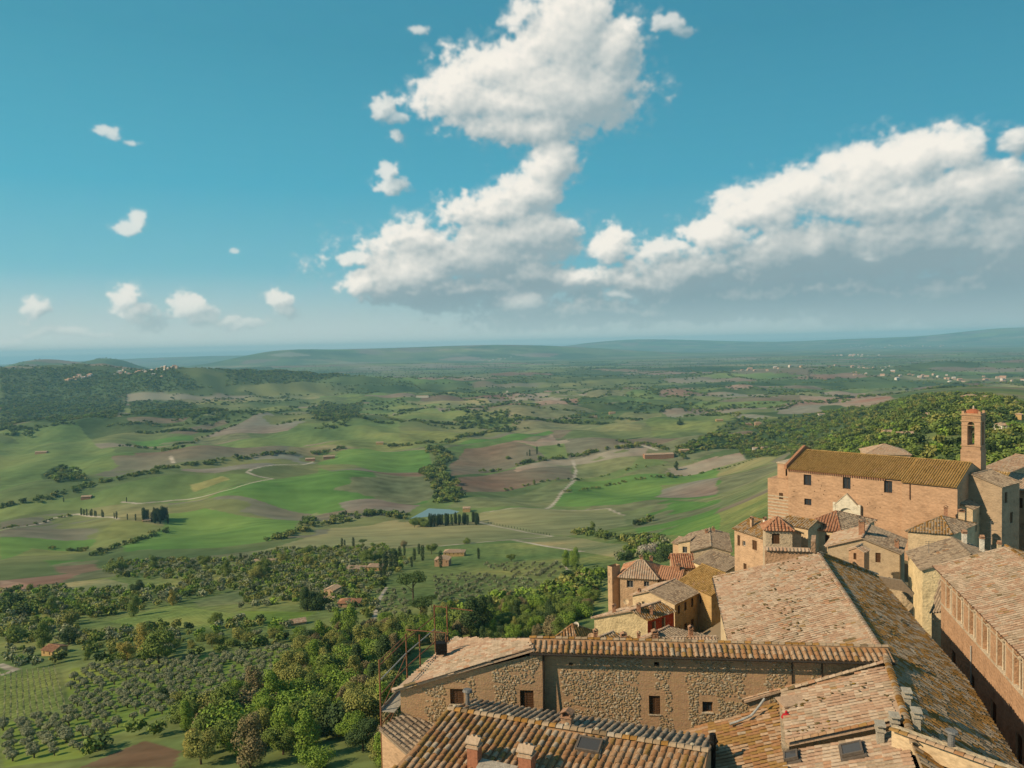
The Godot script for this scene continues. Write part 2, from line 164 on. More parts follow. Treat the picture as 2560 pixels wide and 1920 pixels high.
const VALLEY_HOUSES := [
	[-209.8, 347.9, -203.4, 345.1, -131.6, 2.4, 7.5, "par", "ochre", "orange roofed ochre barn beside the olive grove", "barn"],
	[-113.4, 466.7, -107.6, 464.6, -145.0, 3.7, 9, "cross", "peach", "peach farmhouse with pale tiled gable roof beside dark tree", "farmhouse"],
	[-108.4, 441.1, -102.4, 439.9, -140.5, 1.4, 6, "par", "peach", "low pinkish outbuilding below the peach farmhouse", "outbuilding"],
	[-93.8, 414.6, -82.7, 414.6, -135.3, 2.3, 8, "hip", "peach", "house with bright orange hipped roof behind round green tree", "house"],
	[-104.6, 366.0, -98.3, 368.8, -127.6, 1.2, 6, "par", "peach", "low shed with pale roof among the young vines", "shed"],
	[-60.5, 178.0, -57.2, 178.4, -88.5, 0.7, 5, "par", "stone", "half hidden stone cottage roof with chimney in the slope trees", "cottage"],
	[-62.0, 603.6, -51.1, 602.3, -166.8, 4.8, 10, "cross", "pink", "brick red villa wing beside tall cypress", "villa wing"],
	[-61.8, 678.5, -44.1, 677.0, -179.1, 3.4, 10, "hip", "ochre", "orange ochre villa with hipped tile roof above olive rows", "villa"],
	[-127.4, 597.5, -113.8, 596.1, -167.7, 2.2, 9, "par", "ochre", "ochre farmhouse half hidden behind valley trees", "farmhouse"],
	[-112.2, 596.2, -100.7, 594.9, -167.0, 3.0, 9, "hip", "ochre", "pale farmhouse behind flowering tree and cypresses", "farmhouse"],
	[-232.5, 703.6, -214.1, 704.3, -188.5, 1.9, 8, "par", "ochre", "long low farm building with pink roof in the grove", "farm building"],
	[257.9, 1571.9, 316.8, 1579.0, -230.3, 7.8, 14, "par", "brick", "brick farm compound by the hedge on the brown hill", "farm"],
	[333.3, 1601.0, 366.0, 1604.7, -221.9, 3.6, 10, "par", "ochre", "low farm building beyond the brick compound", "farm building"],
	[251.1, 2622.9, 277.9, 2628.9, -246.2, 5.9, 10, "par", "ochre", "orange farmhouse on the far green crest", "farmhouse"],
	[333.6, 2766.2, 355.5, 2768.7, -246.3, 5.6, 10, "par", "pink", "pink house at the end of the far green crest", "house"],
	[-449.5, 3740.7, -390.6, 3740.7, -235.8, 7.6, 12, "par", "white", "white long farm shed on the far green slope", "shed"],
	[-1166.6, 1950.2, -1140.1, 1953.8, -239.7, 4.4, 12, "par", "pink", "lonely pale farm shed on the green hill", "shed"],
	[-722.7, 1329.8, -707.6, 1332.8, -241.8, 4.8, 10, "par", "brick", "dark roofed stone farmhouse beside the valley hedge", "farmhouse"],
	[-457.9, 1757.5, -437.9, 1760.7, -245.5, 4.8, 12, "par", "brick", "brown farmhouse where the white road ends", "farmhouse"],
	[-426.2, 1791.0, -401.8, 1796.7, -246.7, 5.7, 12, "par", "brick", "red roofed farmhouse among trees on the green crest", "farmhouse"],
	[-525.6, 1123.7, -515.3, 1126.3, -238.4, 2.6, 9, "par", "ochre", "stone farmhouse within the cypress grove", "farmhouse"],
	[-74.1, 1135.1, -63.8, 1135.1, -234.7, 3.6, 10, "par", "ochre", "ochre house behind the dense cypress clump", "house"],
	[-339.5, 1977.8, -321.6, 1979.5, -239.2, 5.4, 10, "par", "ochre", "small farmhouse in the stream hedge", "farmhouse"],
	[636.0, 2100.8, 652.0, 2100.8, -228.0, 10.0, 10, "hip", "pink", "pink villa with red roof in the ridge woods", "villa"],
	[550.9, 2167.6, 569.7, 2169.5, -219.8, 4.7, 9, "par", "ochre", "ochre cottage at the edge of the ridge woods", "cottage"],
	[616.0, 2118.0, 636.7, 2118.0, -226.6, 4.6, 9, "par", "brick", "brown roofed cottage next to the pink villa", "cottage"],
	[470.3, 1572.1, 480.5, 1570.7, -218.0, 4.8, 8, "par", "white", "white walled hut on the slope below the woods", "hut"],
	[482.0, 1554.9, 493.8, 1553.5, -215.4, 4.7, 8, "par", "ochre", "ochre hut beside the white walled hut", "hut"],
	[322.0, 691.9, 329.1, 691.9, -86.1, 3.3, 9, "par", "ochre", "ochre house with open porch in the ridge woods", "house"],
	[285.5, 591.3, 297.7, 591.3, -75.5, 2.8, 10, "par", "ochre", "long ochre house with pale front in the ridge woods", "house"],
	[773.6, 2023.9, 791.1, 2026.5, -196.8, 4.4, 9, "par", "white", "white roofed greenhouse in the ridge woods", "greenhouse"],
	[413.8, 797.7, 420.7, 798.4, -80.5, 1.7, 10, "par", "ochre", "small ochre house high in the ridge woods", "house"],
	[607.5, 1069.8, 624.9, 1072.1, -86.8, 4.2, 14, "hip", "pink", "large pink villa on the ridge top", "villa"],
	[616.0, 1049.4, 628.5, 1050.3, -85.9, 3.2, 12, "par", "pink", "lower pink wing on the ridge top", "villa wing"],
	[327.1, 535.5, 334.7, 535.5, -65.2, 4.0, 9, "hip", "white", "white walled house on the ridge beside the bell tower", "house"],
	[551.5, 877.9, 560.5, 878.7, -82.2, 4.9, 12, "par", "ochre", "large ochre house on the ridge above the white house", "house"],
	[426.6, 671.7, 429.1, 672.8, -73.0, 5.0, 6, "hip", "ochre", "narrow cream house above the white walled house", "house"],
]
const POND := [-145, 1099, -126, 1167, -94, 1156, -79, 1139, -86, 1126]
const CLOUDS := [
	[2.85, 17.22, 6.12, 3.13, 0.3],
	[-2.69, 16.73, 3.98, 1.57, 0.1],
	[4.54, 20.71, 3.40, 2.99, 0.25],
	[8.03, 19.39, 2.66, 1.98, 0.3],
	[1.82, 15.04, 4.56, 1.71, 0.4],
	[3.02, 12.44, 2.13, 2.14, 0.25],
	[1.44, 10.61, 3.13, 1.57, 0.25],
	[-0.34, 18.55, 3.99, 1.85, 0.05],
	[5.21, 16.75, 3.11, 2.70, 0.5],
	[0.73, 16.65, 3.42, 1.71, 0.1],
	[-3.27, 6.32, 7.95, 2.42, 0.5],
	[-7.21, 4.99, 4.77, 1.84, 0.35],
	[0.00, 7.37, 5.42, 2.00, 0.5],
	[-3.34, 3.67, 7.10, 1.56, 0.85],
	[-6.59, 5.26, 2.25, 0.96, 0.0],
	[-0.85, 9.44, 3.70, 1.28, 0.25],
	[-10.49, 4.74, 1.93, 1.26, 0.2],
	[-10.98, 6.39, 1.65, 0.84, 0.2],
	[1.59, 4.83, 4.27, 1.71, 0.8],
	[-5.97, 7.46, 3.66, 1.13, 0.25],
	[0.99, 3.15, 1.99, 0.91, 0.2],
	[4.98, 4.59, 2.41, 1.08, 0.15],
	[7.26, 6.74, 2.11, 1.36, 0.0],
	[11.39, 6.29, 3.02, 1.12, 0.05],
	[14.62, 7.34, 2.94, 1.44, 0.0],
	[17.25, 8.50, 2.86, 1.69, 0.0],
	[20.29, 9.44, 3.01, 1.87, 0.0],
	[23.45, 10.16, 3.12, 2.04, 0.0],
	[26.47, 10.81, 2.97, 1.91, 0.0],
	[29.11, 11.19, 2.18, 1.54, 0.0],
	[29.96, 11.66, 1.18, 0.94, 0.0],
	[25.79, 8.32, 5.09, 1.54, 0.3],
	[30.18, 8.60, 3.19, 2.22, 0.4],
	[9.16, 4.32, 6.12, 1.27, 0.6],
	[13.26, 4.44, 8.11, 1.53, 0.8],
	[19.77, 5.46, 7.58, 2.01, 0.8],
	[26.93, 5.38, 7.93, 2.67, 0.8],
	[31.66, 5.61, 4.13, 3.40, 0.7],
	[17.21, 2.79, 15.62, 1.77, 0.95],
	[28.05, 2.32, 11.11, 1.89, 0.95],
	[20.52, 5.55, 1.20, 0.75, 0.1],
	[23.92, 5.08, 0.95, 0.42, 0.35],
	[7.89, 3.11, 1.26, 0.40, 0.25],
	[9.13, 1.95, 13.90, 1.13, 0.9],
	[-26.10, 13.78, 0.86, 0.51, 0.15],
	[-24.89, 13.46, 0.60, 0.31, 0.2],
	[-25.66, 7.77, 1.06, 0.61, 0.1],
	[-24.88, 8.22, 0.79, 0.72, 0.1],
	[-17.88, 6.83, 0.57, 0.22, 0.15],
	[-25.77, 3.55, 1.15, 1.02, 0.05],
	[-25.11, 2.66, 1.12, 1.03, 0.35],
	[-24.44, 1.88, 1.18, 0.73, 0.8],
	[-22.12, 3.04, 1.51, 0.95, 0.05],
	[-21.04, 2.37, 1.49, 0.69, 0.5],
	[-19.56, 2.09, 1.52, 0.54, 0.4],
	[-15.75, 3.19, 0.95, 0.93, 0.3],
	[-15.41, 2.32, 0.95, 0.60, 0.4],
	[-8.01, 10.98, 1.23, 0.85, 0.35],
	[-8.33, 12.04, 0.61, 0.79, 0.25],
	[-5.93, 20.92, 0.68, 0.51, 0.4],
	[11.52, 20.49, 1.37, 0.56, 0.55],
	[12.64, 20.03, 0.98, 0.45, 0.6],
	[31.82, 11.40, 1.54, 1.11, 0.65],
	[-30.33, 2.79, 0.85, 0.88, 0.45],
	[-31.97, 0.98, 1.23, 0.43, 0.5],
	[-18.56, 1.68, 2.30, 0.43, 0.5],
	[-28.12, 1.29, 3.10, 0.35, 0.6],
	[-8.47, 16.42, 1.11, 0.84, 0.5],
	[-7.70, 14.65, 0.67, 0.73, 0.5],
	[-7.38, 15.93, 1.12, 0.45, 0.45],
]

var pond_mid := Vector2.ZERO
var pond_level := 1.0
var rng := RandomNumberGenerator.new()
var taken := {}
var mats := {}
var tile_mesh: ArrayMesh
var tile_mats := {}
var tile_noise := FastNoiseLite.new()
var stain: ImageTexture
var grain_normal: ImageTexture
var vt_r := PackedFloat32Array()
var vt_h := PackedFloat32Array()

func P(x: float, h: float, d: float) -> Vector3:
	return Vector3(x, EYE + h, -d)

# ---------------------------------------------------------------- naming
func numbered(called: String) -> String:
	var n: int = taken.get(called, 0)
	taken[called] = n + 1
	return called if n == 0 else "%s_%03d" % [called, n]

func tag(o: Node, label: String, category: String, group := "") -> Node:
	o.set_meta("label", label)
	o.set_meta("category", category)
	if group != "":
		o.set_meta("group", group)
	return o

func thing(called: String, label: String, category: String, group := "", at := Vector3.ZERO) -> Node3D:
	var o := Node3D.new()
	o.name = numbered(called)
	add_child(o)
	o.position = at
	tag(o, label, category, group)
	return o

func part(parent: Node, called: String, mesh: Mesh, m: Material) -> MeshInstance3D:
	var o := MeshInstance3D.new()
	o.name = called
	o.mesh = mesh
	o.material_override = m
	parent.add_child(o, true)
	return o

func structure(called: String, mesh: Mesh, m: Material) -> MeshInstance3D:
	var o := part(self, called, mesh, m)
	o.set_meta("kind", "structure")
	return o

# ---------------------------------------------------------------- materials
func col(r: float, g: float, b: float) -> Color:
	return Color(r, g, b).linear_to_srgb()

func noise_image(seed_: int, freq: float, size: int, octaves := 5) -> Image:
	var n := FastNoiseLite.new()
	n.seed = seed_
	n.noise_type = FastNoiseLite.TYPE_SIMPLEX_SMOOTH
	n.frequency = freq
	n.fractal_octaves = octaves
	return n.get_seamless_image(size, size)

func make_textures() -> void:
	var a := noise_image(3, 0.006, 512, 6)
	var b := noise_image(8, 0.045, 512, 4)
	var pa := a.get_data()
	var pb := b.get_data()
	var out := PackedByteArray()
	out.resize(pa.size() * 3)
	for i in pa.size():
		var t := pa[i] / 255.0
		var f := pb[i] / 255.0
		var v := 0.80 + 0.16 * t + 0.16 * (f - 0.5)
		if t < 0.30:
			v -= (0.30 - t) * 0.45
		var c := int(clampf(v, 0.25, 1.0) * 255.0)
		out[i * 3] = c
		out[i * 3 + 1] = int(clampf(v * 0.985, 0.0, 1.0) * 255.0)
		out[i * 3 + 2] = int(clampf(v * 0.955, 0.0, 1.0) * 255.0)
	stain = ImageTexture.create_from_image(Image.create_from_data(512, 512, false, Image.FORMAT_RGB8, out))
	var h := noise_image(21, 0.05, 256, 4)
	h.bump_map_to_normal_map(6.0)
	grain_normal = ImageTexture.create_from_image(h)

func mat(key: String, c: Color, rough := 0.9, scale := 0.18, stained := true) -> StandardMaterial3D:
	if mats.has(key):
		return mats[key]
	var m := StandardMaterial3D.new()
	m.resource_name = key
	m.albedo_color = c
	m.roughness = rough
	m.specular_mode = BaseMaterial3D.SPECULAR_SCHLICK_GGX
	m.metallic_specular = 0.25
	if stained:
		m.albedo_texture = stain
		m.uv1_triplanar = true
		m.uv1_world_triplanar = true
		m.uv1_scale = Vector3.ONE * scale
		m.normal_enabled = true
		m.normal_texture = grain_normal
		m.normal_scale = 0.5
	mats[key] = m
	return m

func wall_mat(key: String) -> Material:
	match key:
		"ochre": return mat("ochre plaster", col(0.52, 0.36, 0.17))
		"yellow": return mat("yellow plaster", col(0.78, 0.645, 0.40))
		"cream": return mat("cream plaster", col(0.66, 0.52, 0.345))
		"peach": return mat("peach plaster", col(0.55, 0.38, 0.25))
		"pink": return mat("pink plaster", col(0.50, 0.325, 0.21))
		"red": return mat("red plaster", col(0.40, 0.07, 0.03))
		"brick": return mat("brick", col(0.40, 0.22, 0.14))
		"church": return mat("church brick", col(0.51, 0.335, 0.22), 0.92, 0.1)
		"white": return mat("white plaster", col(0.74, 0.70, 0.62))
		"stone": return mat("stone", col(0.50, 0.40, 0.28), 0.95, 0.35)
		"grey": return mat("bare plaster", col(0.58, 0.475, 0.345))
		"dark": return mat("old plaster", col(0.44, 0.34, 0.24))
	return mat("plaster", col(0.5, 0.4, 0.3))

func pane_mat() -> Material:
	return mat("window glass", col(0.03, 0.035, 0.04), 0.12, 1.0, false)
func wood_mat() -> Material:
	return mat("brown shutter", col(0.12, 0.065, 0.035), 0.7, 0.8)
func stonetrim_mat() -> Material:
	return mat("pale stone trim", col(0.55, 0.47, 0.36), 0.85, 0.4)
func metal_mat() -> Material:
	return mat("grey metal", col(0.20, 0.20, 0.20), 0.45, 0.6)
func rust_mat() -> Material:
	return mat("rusty tube", col(0.26, 0.125, 0.07), 0.7, 0.9)

# ---------------------------------------------------------------- shapes
func st_new() -> SurfaceTool:
	var st := SurfaceTool.new()
	st.begin(Mesh.PRIMITIVE_TRIANGLES)
	st.set_smooth_group(-1)
	return st

func quad(st: SurfaceTool, a: Vector3, b: Vector3, c: Vector3, d: Vector3) -> void:
	for v in [a, b, c, a, c, d]:
		st.add_vertex(v)

func tri(st: SurfaceTool, a: Vector3, b: Vector3, c: Vector3) -> void:
	for v in [a, b, c]:
		st.add_vertex(v)

func done(st: SurfaceTool) -> ArrayMesh:
	st.generate_normals()
	return st.commit()

# box from an origin corner and three edge vectors
func box(st: SurfaceTool, o: Vector3, x: Vector3, y: Vector3, z: Vector3) -> void:
	quad(st, o, o + y, o + x + y, o + x)
	quad(st, o + z, o + x + z, o + x + y + z, o + y + z)
	quad(st, o, o + z, o + y + z, o + y)
	quad(st, o + x, o + x + y, o + x + y + z, o + x + z)
	quad(st, o + y, o + y + z, o + x + y + z, o + x + y)
	quad(st, o, o + x, o + x + z, o + z)

func cbox(st: SurfaceTool, c: Vector3, ux: Vector3, uz: Vector3, w: float, h: float, d: float) -> void:
	box(st, c - ux * w * 0.5 - uz * d * 0.5, ux * w, Vector3.UP * h, uz * d)

func tube(st: SurfaceTool, a: Vector3, b: Vector3, r0: float, r1: float, n := 8) -> void:
	var t := (b - a).normalized()
	var s := t.cross(Vector3.RIGHT if absf(t.x) < 0.8 else Vector3.UP).normalized()
	var q := t.cross(s)
	for i in n:
		var a0 := TAU * i / n
		var a1 := TAU * (i + 1) / n
		var d0 := s * cos(a0) + q * sin(a0)
		var d1 := s * cos(a1) + q * sin(a1)
		quad(st, a + d0 * r0, b + d0 * r1, b + d1 * r1, a + d1 * r0)
		if r1 > 0.001:
			tri(st, b, b + d1 * r1, b + d0 * r1)
		tri(st, a, a + d0 * r0, a + d1 * r0)

# a wall face from p to q (at its top), down to y = base, with holes [along, top below the wall top, width, height]; reveals go inwards
func wall_face(st: SurfaceTool, p: Vector3, q: Vector3, base: float, holes: Array, inward: Vector3, reveal := 0.22) -> void:
	var l := Vector2(q.x - p.x, q.z - p.z).length()
	var ux := Vector3(q.x - p.x, 0, q.z - p.z) / l
	var hgt := p.y - base
	var xs := [0.0, l]
	var ys := [0.0, hgt]
	for h in holes:
		xs.append(h[0] - h[2] * 0.5); xs.append(h[0] + h[2] * 0.5)
		ys.append(h[1]); ys.append(h[1] + h[3])
	xs.sort(); ys.sort()
	for i in xs.size() - 1:
		if xs[i + 1] - xs[i] < 0.001: continue
		for j in ys.size() - 1:
			if ys[j + 1] - ys[j] < 0.001: continue
			var cx: float = (xs[i] + xs[i + 1]) * 0.5
			var cy: float = (ys[j] + ys[j + 1]) * 0.5
			var open := false
			for h in holes:
				if absf(cx - h[0]) < h[2] * 0.5 and cy > h[1] and cy < h[1] + h[3]:
					open = true
			if open: continue
			var a: Vector3 = p + ux * xs[i] + Vector3.DOWN * ys[j]
			var b: Vector3 = p + ux * xs[i + 1] + Vector3.DOWN * ys[j]
			var dn: Vector3 = Vector3.DOWN * (ys[j + 1] - ys[j])
			quad(st, a, b, b + dn, a + dn)
	for h in holes:
		var a: Vector3 = p + ux * (h[0] - h[2] * 0.5) + Vector3.DOWN * h[1]
		var b: Vector3 = a + ux * h[2]
		var dn: Vector3 = Vector3.DOWN * h[3]
		var r := inward * reveal
		quad(st, a, a + r, b + r, b)
		quad(st, a + dn, b + dn, b + dn + r, a + dn + r)
		quad(st, a, a + dn, a + dn + r, a + r)
		quad(st, b, b + r, b + dn + r, b + dn)

func window_part(parent: Node, p: Vector3, ux: Vector3, inward: Vector3, w: float, h: float, kind: String, label := "") -> void:
	# p: top left corner of the hole on the wall face
	var c := p + inward * 0.2
	var st := st_new()
	var dn := Vector3.DOWN
	if kind == "shut":
		for s in 2:
			var o := c + ux * (w * 0.5 * s + 0.012) + dn * h - inward * 0.05
			box(st, o, ux * (w * 0.5 - 0.024), Vector3.UP * h, inward * 0.05)
			var n := int(h / 0.16)
			for k in n:
				box(st, o + ux * 0.05 + Vector3.UP * (0.05 + k * 0.16) - inward * 0.02, ux * (w * 0.5 - 0.13), Vector3.UP * 0.09, inward * 0.03)
		var o2 := part(parent, "window", done(st), wood_mat())
		if label: o2.set_meta("label", label)
		return
	# frame and panes
	box(st, c + dn * h, ux * 0.07, Vector3.UP * h, inward * 0.06)
	box(st, c + ux * (w - 0.07) + dn * h, ux * 0.07, Vector3.UP * h, inward * 0.06)
	box(st, c + dn * 0.07 + ux * 0.07, ux * (w - 0.14), Vector3.UP * 0.07, inward * 0.06)
	box(st, c + dn * h + ux * 0.07, ux * (w - 0.14), Vector3.UP * 0.07, inward * 0.06)
	box(st, c + dn * (h - 0.07) + ux * (w * 0.5 - 0.025), ux * 0.05, Vector3.UP * (h - 0.14), inward * 0.05)
	var f := part(parent, "window", done(st), mat("white window frame", col(0.5, 0.5, 0.48), 0.6, 0.8) if kind == "white" else wood_mat())
	if label: f.set_meta("label", label)
	st = st_new()
	quad(st, c + inward * 0.03, c + ux * w + inward * 0.03, c + ux * w + dn * h + inward * 0.03, c + dn * h + inward * 0.03)
	part(f, "pane", done(st), pane_mat())

# ---------------------------------------------------------------- clay tile roofs
func make_tile() -> void:
	# one half-round cover tile: length 1 along +z (downhill), radius 0.5 across, rising on y; scaled per roof
	var st := st_new()
	var n := 6
	st.set_smooth_group(0)
	for i in n:
		var a0 := PI * i / n
		var a1 := PI * (i + 1) / n
		var d0 := Vector3(-cos(a0), sin(a0), 0) * 0.5
		var d1 := Vector3(-cos(a1), sin(a1), 0) * 0.5
		quad(st, d0 * 0.82, d1 * 0.82, d1 + Vector3(0, 0.12, 1), d0 + Vector3(0, 0.12, 1))
	st.set_smooth_group(-1)
	for i in n:
		var a0 := PI * i / n
		var a1 := PI * (i + 1) / n
		var d0 := Vector3(-cos(a0), sin(a0), 0) * 0.5
		var d1 := Vector3(-cos(a1), sin(a1), 0) * 0.5
		var z := Vector3(0, 0.12, 1)
		quad(st, d0 + z, d1 + z, d1 * 0.78 + z, d0 * 0.78 + z)
		quad(st, d0 * 0.78 + z, d1 * 0.78 + z, d1 * 0.7 + Vector3(0, 0.1, 0.6), d0 * 0.7 + Vector3(0, 0.1, 0.6))
	tile_mesh = done(st)

const PALETTES := {
	"pink": [[0.50, 0.365, 0.265, 5], [0.46, 0.31, 0.22, 4], [0.53, 0.42, 0.32, 4], [0.43, 0.34, 0.25, 3], [0.46, 0.28, 0.18, 2], [0.38, 0.25, 0.12, 1], [0.20, 0.155, 0.085, 1]],
	"grey": [[0.33, 0.265, 0.20, 4], [0.40, 0.32, 0.24, 4], [0.26, 0.20, 0.15, 3], [0.46, 0.36, 0.26, 2], [0.36, 0.22, 0.13, 1]],
	"ochre": [[0.36, 0.265, 0.17, 4], [0.30, 0.16, 0.045, 3], [0.42, 0.32, 0.22, 3], [0.40, 0.22, 0.07, 3], [0.22, 0.16, 0.10, 2], [0.46, 0.39, 0.31, 2]],
	"gold": [[0.40, 0.25, 0.09, 4], [0.46, 0.30, 0.12, 4], [0.34, 0.22, 0.08, 3], [0.44, 0.28, 0.16, 2]],
	"red": [[0.43, 0.21, 0.125, 5], [0.47, 0.26, 0.16, 4], [0.38, 0.17, 0.10, 3], [0.50, 0.33, 0.22, 2]],
	"near": [[0.40, 0.25, 0.145, 4], [0.46, 0.32, 0.21, 4], [0.37, 0.20, 0.10, 3], [0.34, 0.205, 0.075, 3], [0.46, 0.37, 0.27, 2], [0.27, 0.21, 0.15, 2]],
	"orange": [[0.50, 0.27, 0.165, 5], [0.46, 0.23, 0.135, 4], [0.54, 0.32, 0.20, 3]],
}

func pick_tile(pal: String, at: Vector3, r: float) -> int:
	# growth of lichen and moss comes in patches; single tiles differ as well
	var list: Array = PALETTES[pal]
	var t := tile_noise.get_noise_3dv(at) * 0.9 + 0.5
	var v := clampf(t * 0.72 + r * 0.36 - 0.04, 0.0, 0.999)
	var total := 0.0
	for e in list: total += e[3]
	var acc := 0.0
	for i in list.size():
		acc += list[i][3] / total
		if v < acc: return i
	return list.size() - 1

func tile_material() -> Material:
	if not mats.has("tile"):
		var m: StandardMaterial3D = mat("tile", Color.WHITE, 0.92, 1.3)
		m.vertex_color_use_as_albedo = true
	return mats["tile"]

func single_tile_material(pal: String, i: int) -> Material:
	var key := "tile %s %d" % [pal, i]
	var e: Array = PALETTES[pal][i]
	return mat(key, col(e[0], e[1], e[2]), 0.92, 1.3)

# poly: convex roof plane; singles: how many tiles become nodes of their own
func roof(parent: Node, poly: Array, pal: String, o := {}) -> MeshInstance3D:
	var n := Vector3.ZERO
	for i in poly.size():
		var a: Vector3 = poly[i]
		var b: Vector3 = poly[(i + 1) % poly.size()]
		n += a.cross(b)
	n = n.normalized()
	if n.y < 0: n = -n
	var down := (Vector3.DOWN - n * Vector3.DOWN.dot(n)).normalized()
	if o.has("down"):
		var dv: Vector3 = o.down
		down = (dv - n * dv.dot(n)).normalized()
	var across := down.cross(n).normalized()
	# across, n, down: x, y, z of a tile
	var c := Vector3.ZERO
	for p in poly: c += p
	c /= poly.size()
	var st := st_new()
	var th: Vector3 = -n * float(o.get("thick", 0.14))
	for i in range(1, poly.size() - 1):
		tri(st, poly[0], poly[i], poly[i + 1])
		tri(st, poly[0] + th, poly[i + 1] + th, poly[i] + th)
	for i in poly.size():
		var a: Vector3 = poly[i]
		var b: Vector3 = poly[(i + 1) % poly.size()]
		quad(st, a, a + th, b + th, b)
	var base: Array = PALETTES[pal][0]
	var sheet := part(parent, "roof", done(st), mat("roof base " + pal, col(base[0], base[1], base[2]), 0.95, 1.1))
	var pitch: float = o.get("pitch", 0.40)
	var step: float = o.get("step", 0.36)
	var wide: float = o.get("wide", 0.25)
	var rise: float = o.get("rise", 1.0)
	var jit: float = o.get("jitter", 1.0)
	var lo := 1e9
	var hi := -1e9
	var uv := []
	for p in poly:
		var s: float = (p - c).dot(across)
		var t: float = (p - c).dot(down)
		uv.append(Vector2(s, t))
		lo = minf(lo, s); hi = maxf(hi, s)
	var places := []
	var count := int((hi - lo) / pitch)
	var off: float = ((hi - lo) - (count - 1) * pitch) * 0.5
	for k in count:
		var s: float = lo + off + k * pitch
		var t0 := 1e9
		var t1 := -1e9
		for i in uv.size():
			var a: Vector2 = uv[i]
			var b: Vector2 = uv[(i + 1) % uv.size()]
			if (a.x - s) * (b.x - s) <= 0.0 and absf(a.x - b.x) > 1e-5:
				var t: float = lerpf(a.y, b.y, (s - a.x) / (b.x - a.x))
				t0 = minf(t0, t); t1 = maxf(t1, t)
		if t1 - t0 < step * 0.5: continue
		var m := int((t1 - t0) / step + 0.35)
		for j in m:
			var t: float = t1 - (j + 1) * step + 0.04 + rng.randf_range(-0.025, 0.025) * jit
			var at: Vector3 = c + across * (s + rng.randf_range(-0.012, 0.012) * jit) + down * t + n * 0.012
			at += n * (0.035 * tile_noise.get_noise_2d(at.x * 1.3 + 40.0, at.z * 1.3))
			var turn := rng.randf_range(-0.05, 0.05) * jit
			var bx := across * cos(turn) + down * sin(turn)
			var bz := down * cos(turn) - across * sin(turn)
			var sc := rng.randf_range(0.93, 1.05)
			places.append([Transform3D(Basis(bx * wide * sc, n * wide * 0.62 * rise * rng.randf_range(0.9, 1.12), bz * (step + 0.07)), at), pick_tile(pal, at, rng.randf())])
	var singles: int = o.get("singles", 0)
	if singles > 0:
		var eye := Vector3(0, EYE, 0)
		places.sort_custom(func(u, v): return u[0].origin.distance_squared_to(eye) < v[0].origin.distance_squared_to(eye))
		for i in mini(singles, places.size()):
			var tl := part(sheet, "tile", tile_mesh, single_tile_material(pal, places[i][1]))
			tl.transform = places[i][0]
	if places.size() > singles:
		tiles_multi(sheet, places.slice(singles), pal, "roof_tiles")
	return sheet

# tufts of moss and houseleek rooted between the tiles, in drifts
func moss(parent: Node, poly: Array, count: int) -> void:
	var list := []
	var tries := 0
	while list.size() < count and tries < count * 30:
		tries += 1
		var u := rng.randf()
		var v := rng.randf()
		var p: Vector3 = poly[0].lerp(poly[1], u).lerp(poly[3].lerp(poly[2], u), v)
		if tile_noise.get_noise_2d(p.x * 0.55 + 9.0, p.z * 0.9) < 0.22: continue
		list.append(p)
	var mm := MultiMesh.new()
	mm.transform_format = MultiMesh.TRANSFORM_3D
	mm.use_colors = true
	mm.mesh = stone_mesh
	mm.instance_count = list.size()
	for i in list.size():
		var s := rng.randf_range(0.06, 0.17)
		mm.set_instance_transform(i, Transform3D(Basis(Vector3.UP, rng.randf() * TAU).scaled(Vector3(s * 1.6, s * 0.45, s)), list[i] + Vector3.UP * 0.13))
		var f := rng.randf_range(0.6, 1.4)
		mm.set_instance_color(i, Color(0.15 * f, 0.12 * f, 0.055 * f) if rng.randf() < 0.7 else Color(0.26 * f, 0.17 * f, 0.04 * f))
	var o := MultiMeshInstance3D.new()
	o.name = "moss_tufts"
	o.multimesh = mm
	o.material_override = tile_material()
	o.set_meta("kind", "stuff")
	parent.add_child(o, true)

func tiles_multi(parent: Node, places: Array, pal: String, called: String) -> void:
	var mm := MultiMesh.new()
	mm.transform_format = MultiMesh.TRANSFORM_3D
	mm.use_colors = true
	mm.mesh = tile_mesh
	mm.instance_count = places.size()
	for i in places.size():
		mm.set_instance_transform(i, places[i][0])
		var e: Array = PALETTES[pal][places[i][1]]
		var f := rng.randf_range(0.88, 1.10)
		mm.set_instance_color(i, Color(e[0] * f, e[1] * f, e[2] * f))
	var o := MultiMeshInstance3D.new()
	o.name = called
	o.multimesh = mm
	o.material_override = tile_material()
	o.set_meta("kind", "stuff")
	parent.add_child(o, true)

# a row of cover tiles laid end to end along a ridge, hip or verge
func ridge(parent: Node, a: Vector3, b: Vector3, pal := "ochre", wide := 0.34, singly := false) -> void:
	var t := (b - a)
	var l := t.length()
	t /= l
	var side := t.cross(Vector3.UP).normalized()
	var up := side.cross(t).normalized()
	var places := []
	var n := int(l / 0.42)
	for i in n:
		var at := a + t * (i * l / n) + up * 0.02
		places.append([Transform3D(Basis(side * wide * rng.randf_range(0.94, 1.06), up * wide * 0.7, -t * -0.48), at), pick_tile(pal, at, rng.randf())])
	if singly:
		for p in places:
			var tl := part(parent, "ridge_tile", tile_mesh, single_tile_material(pal, p[1]))
			tl.transform = p[0]
	else:
		tiles_multi(parent, places, pal, "ridge_tiles")

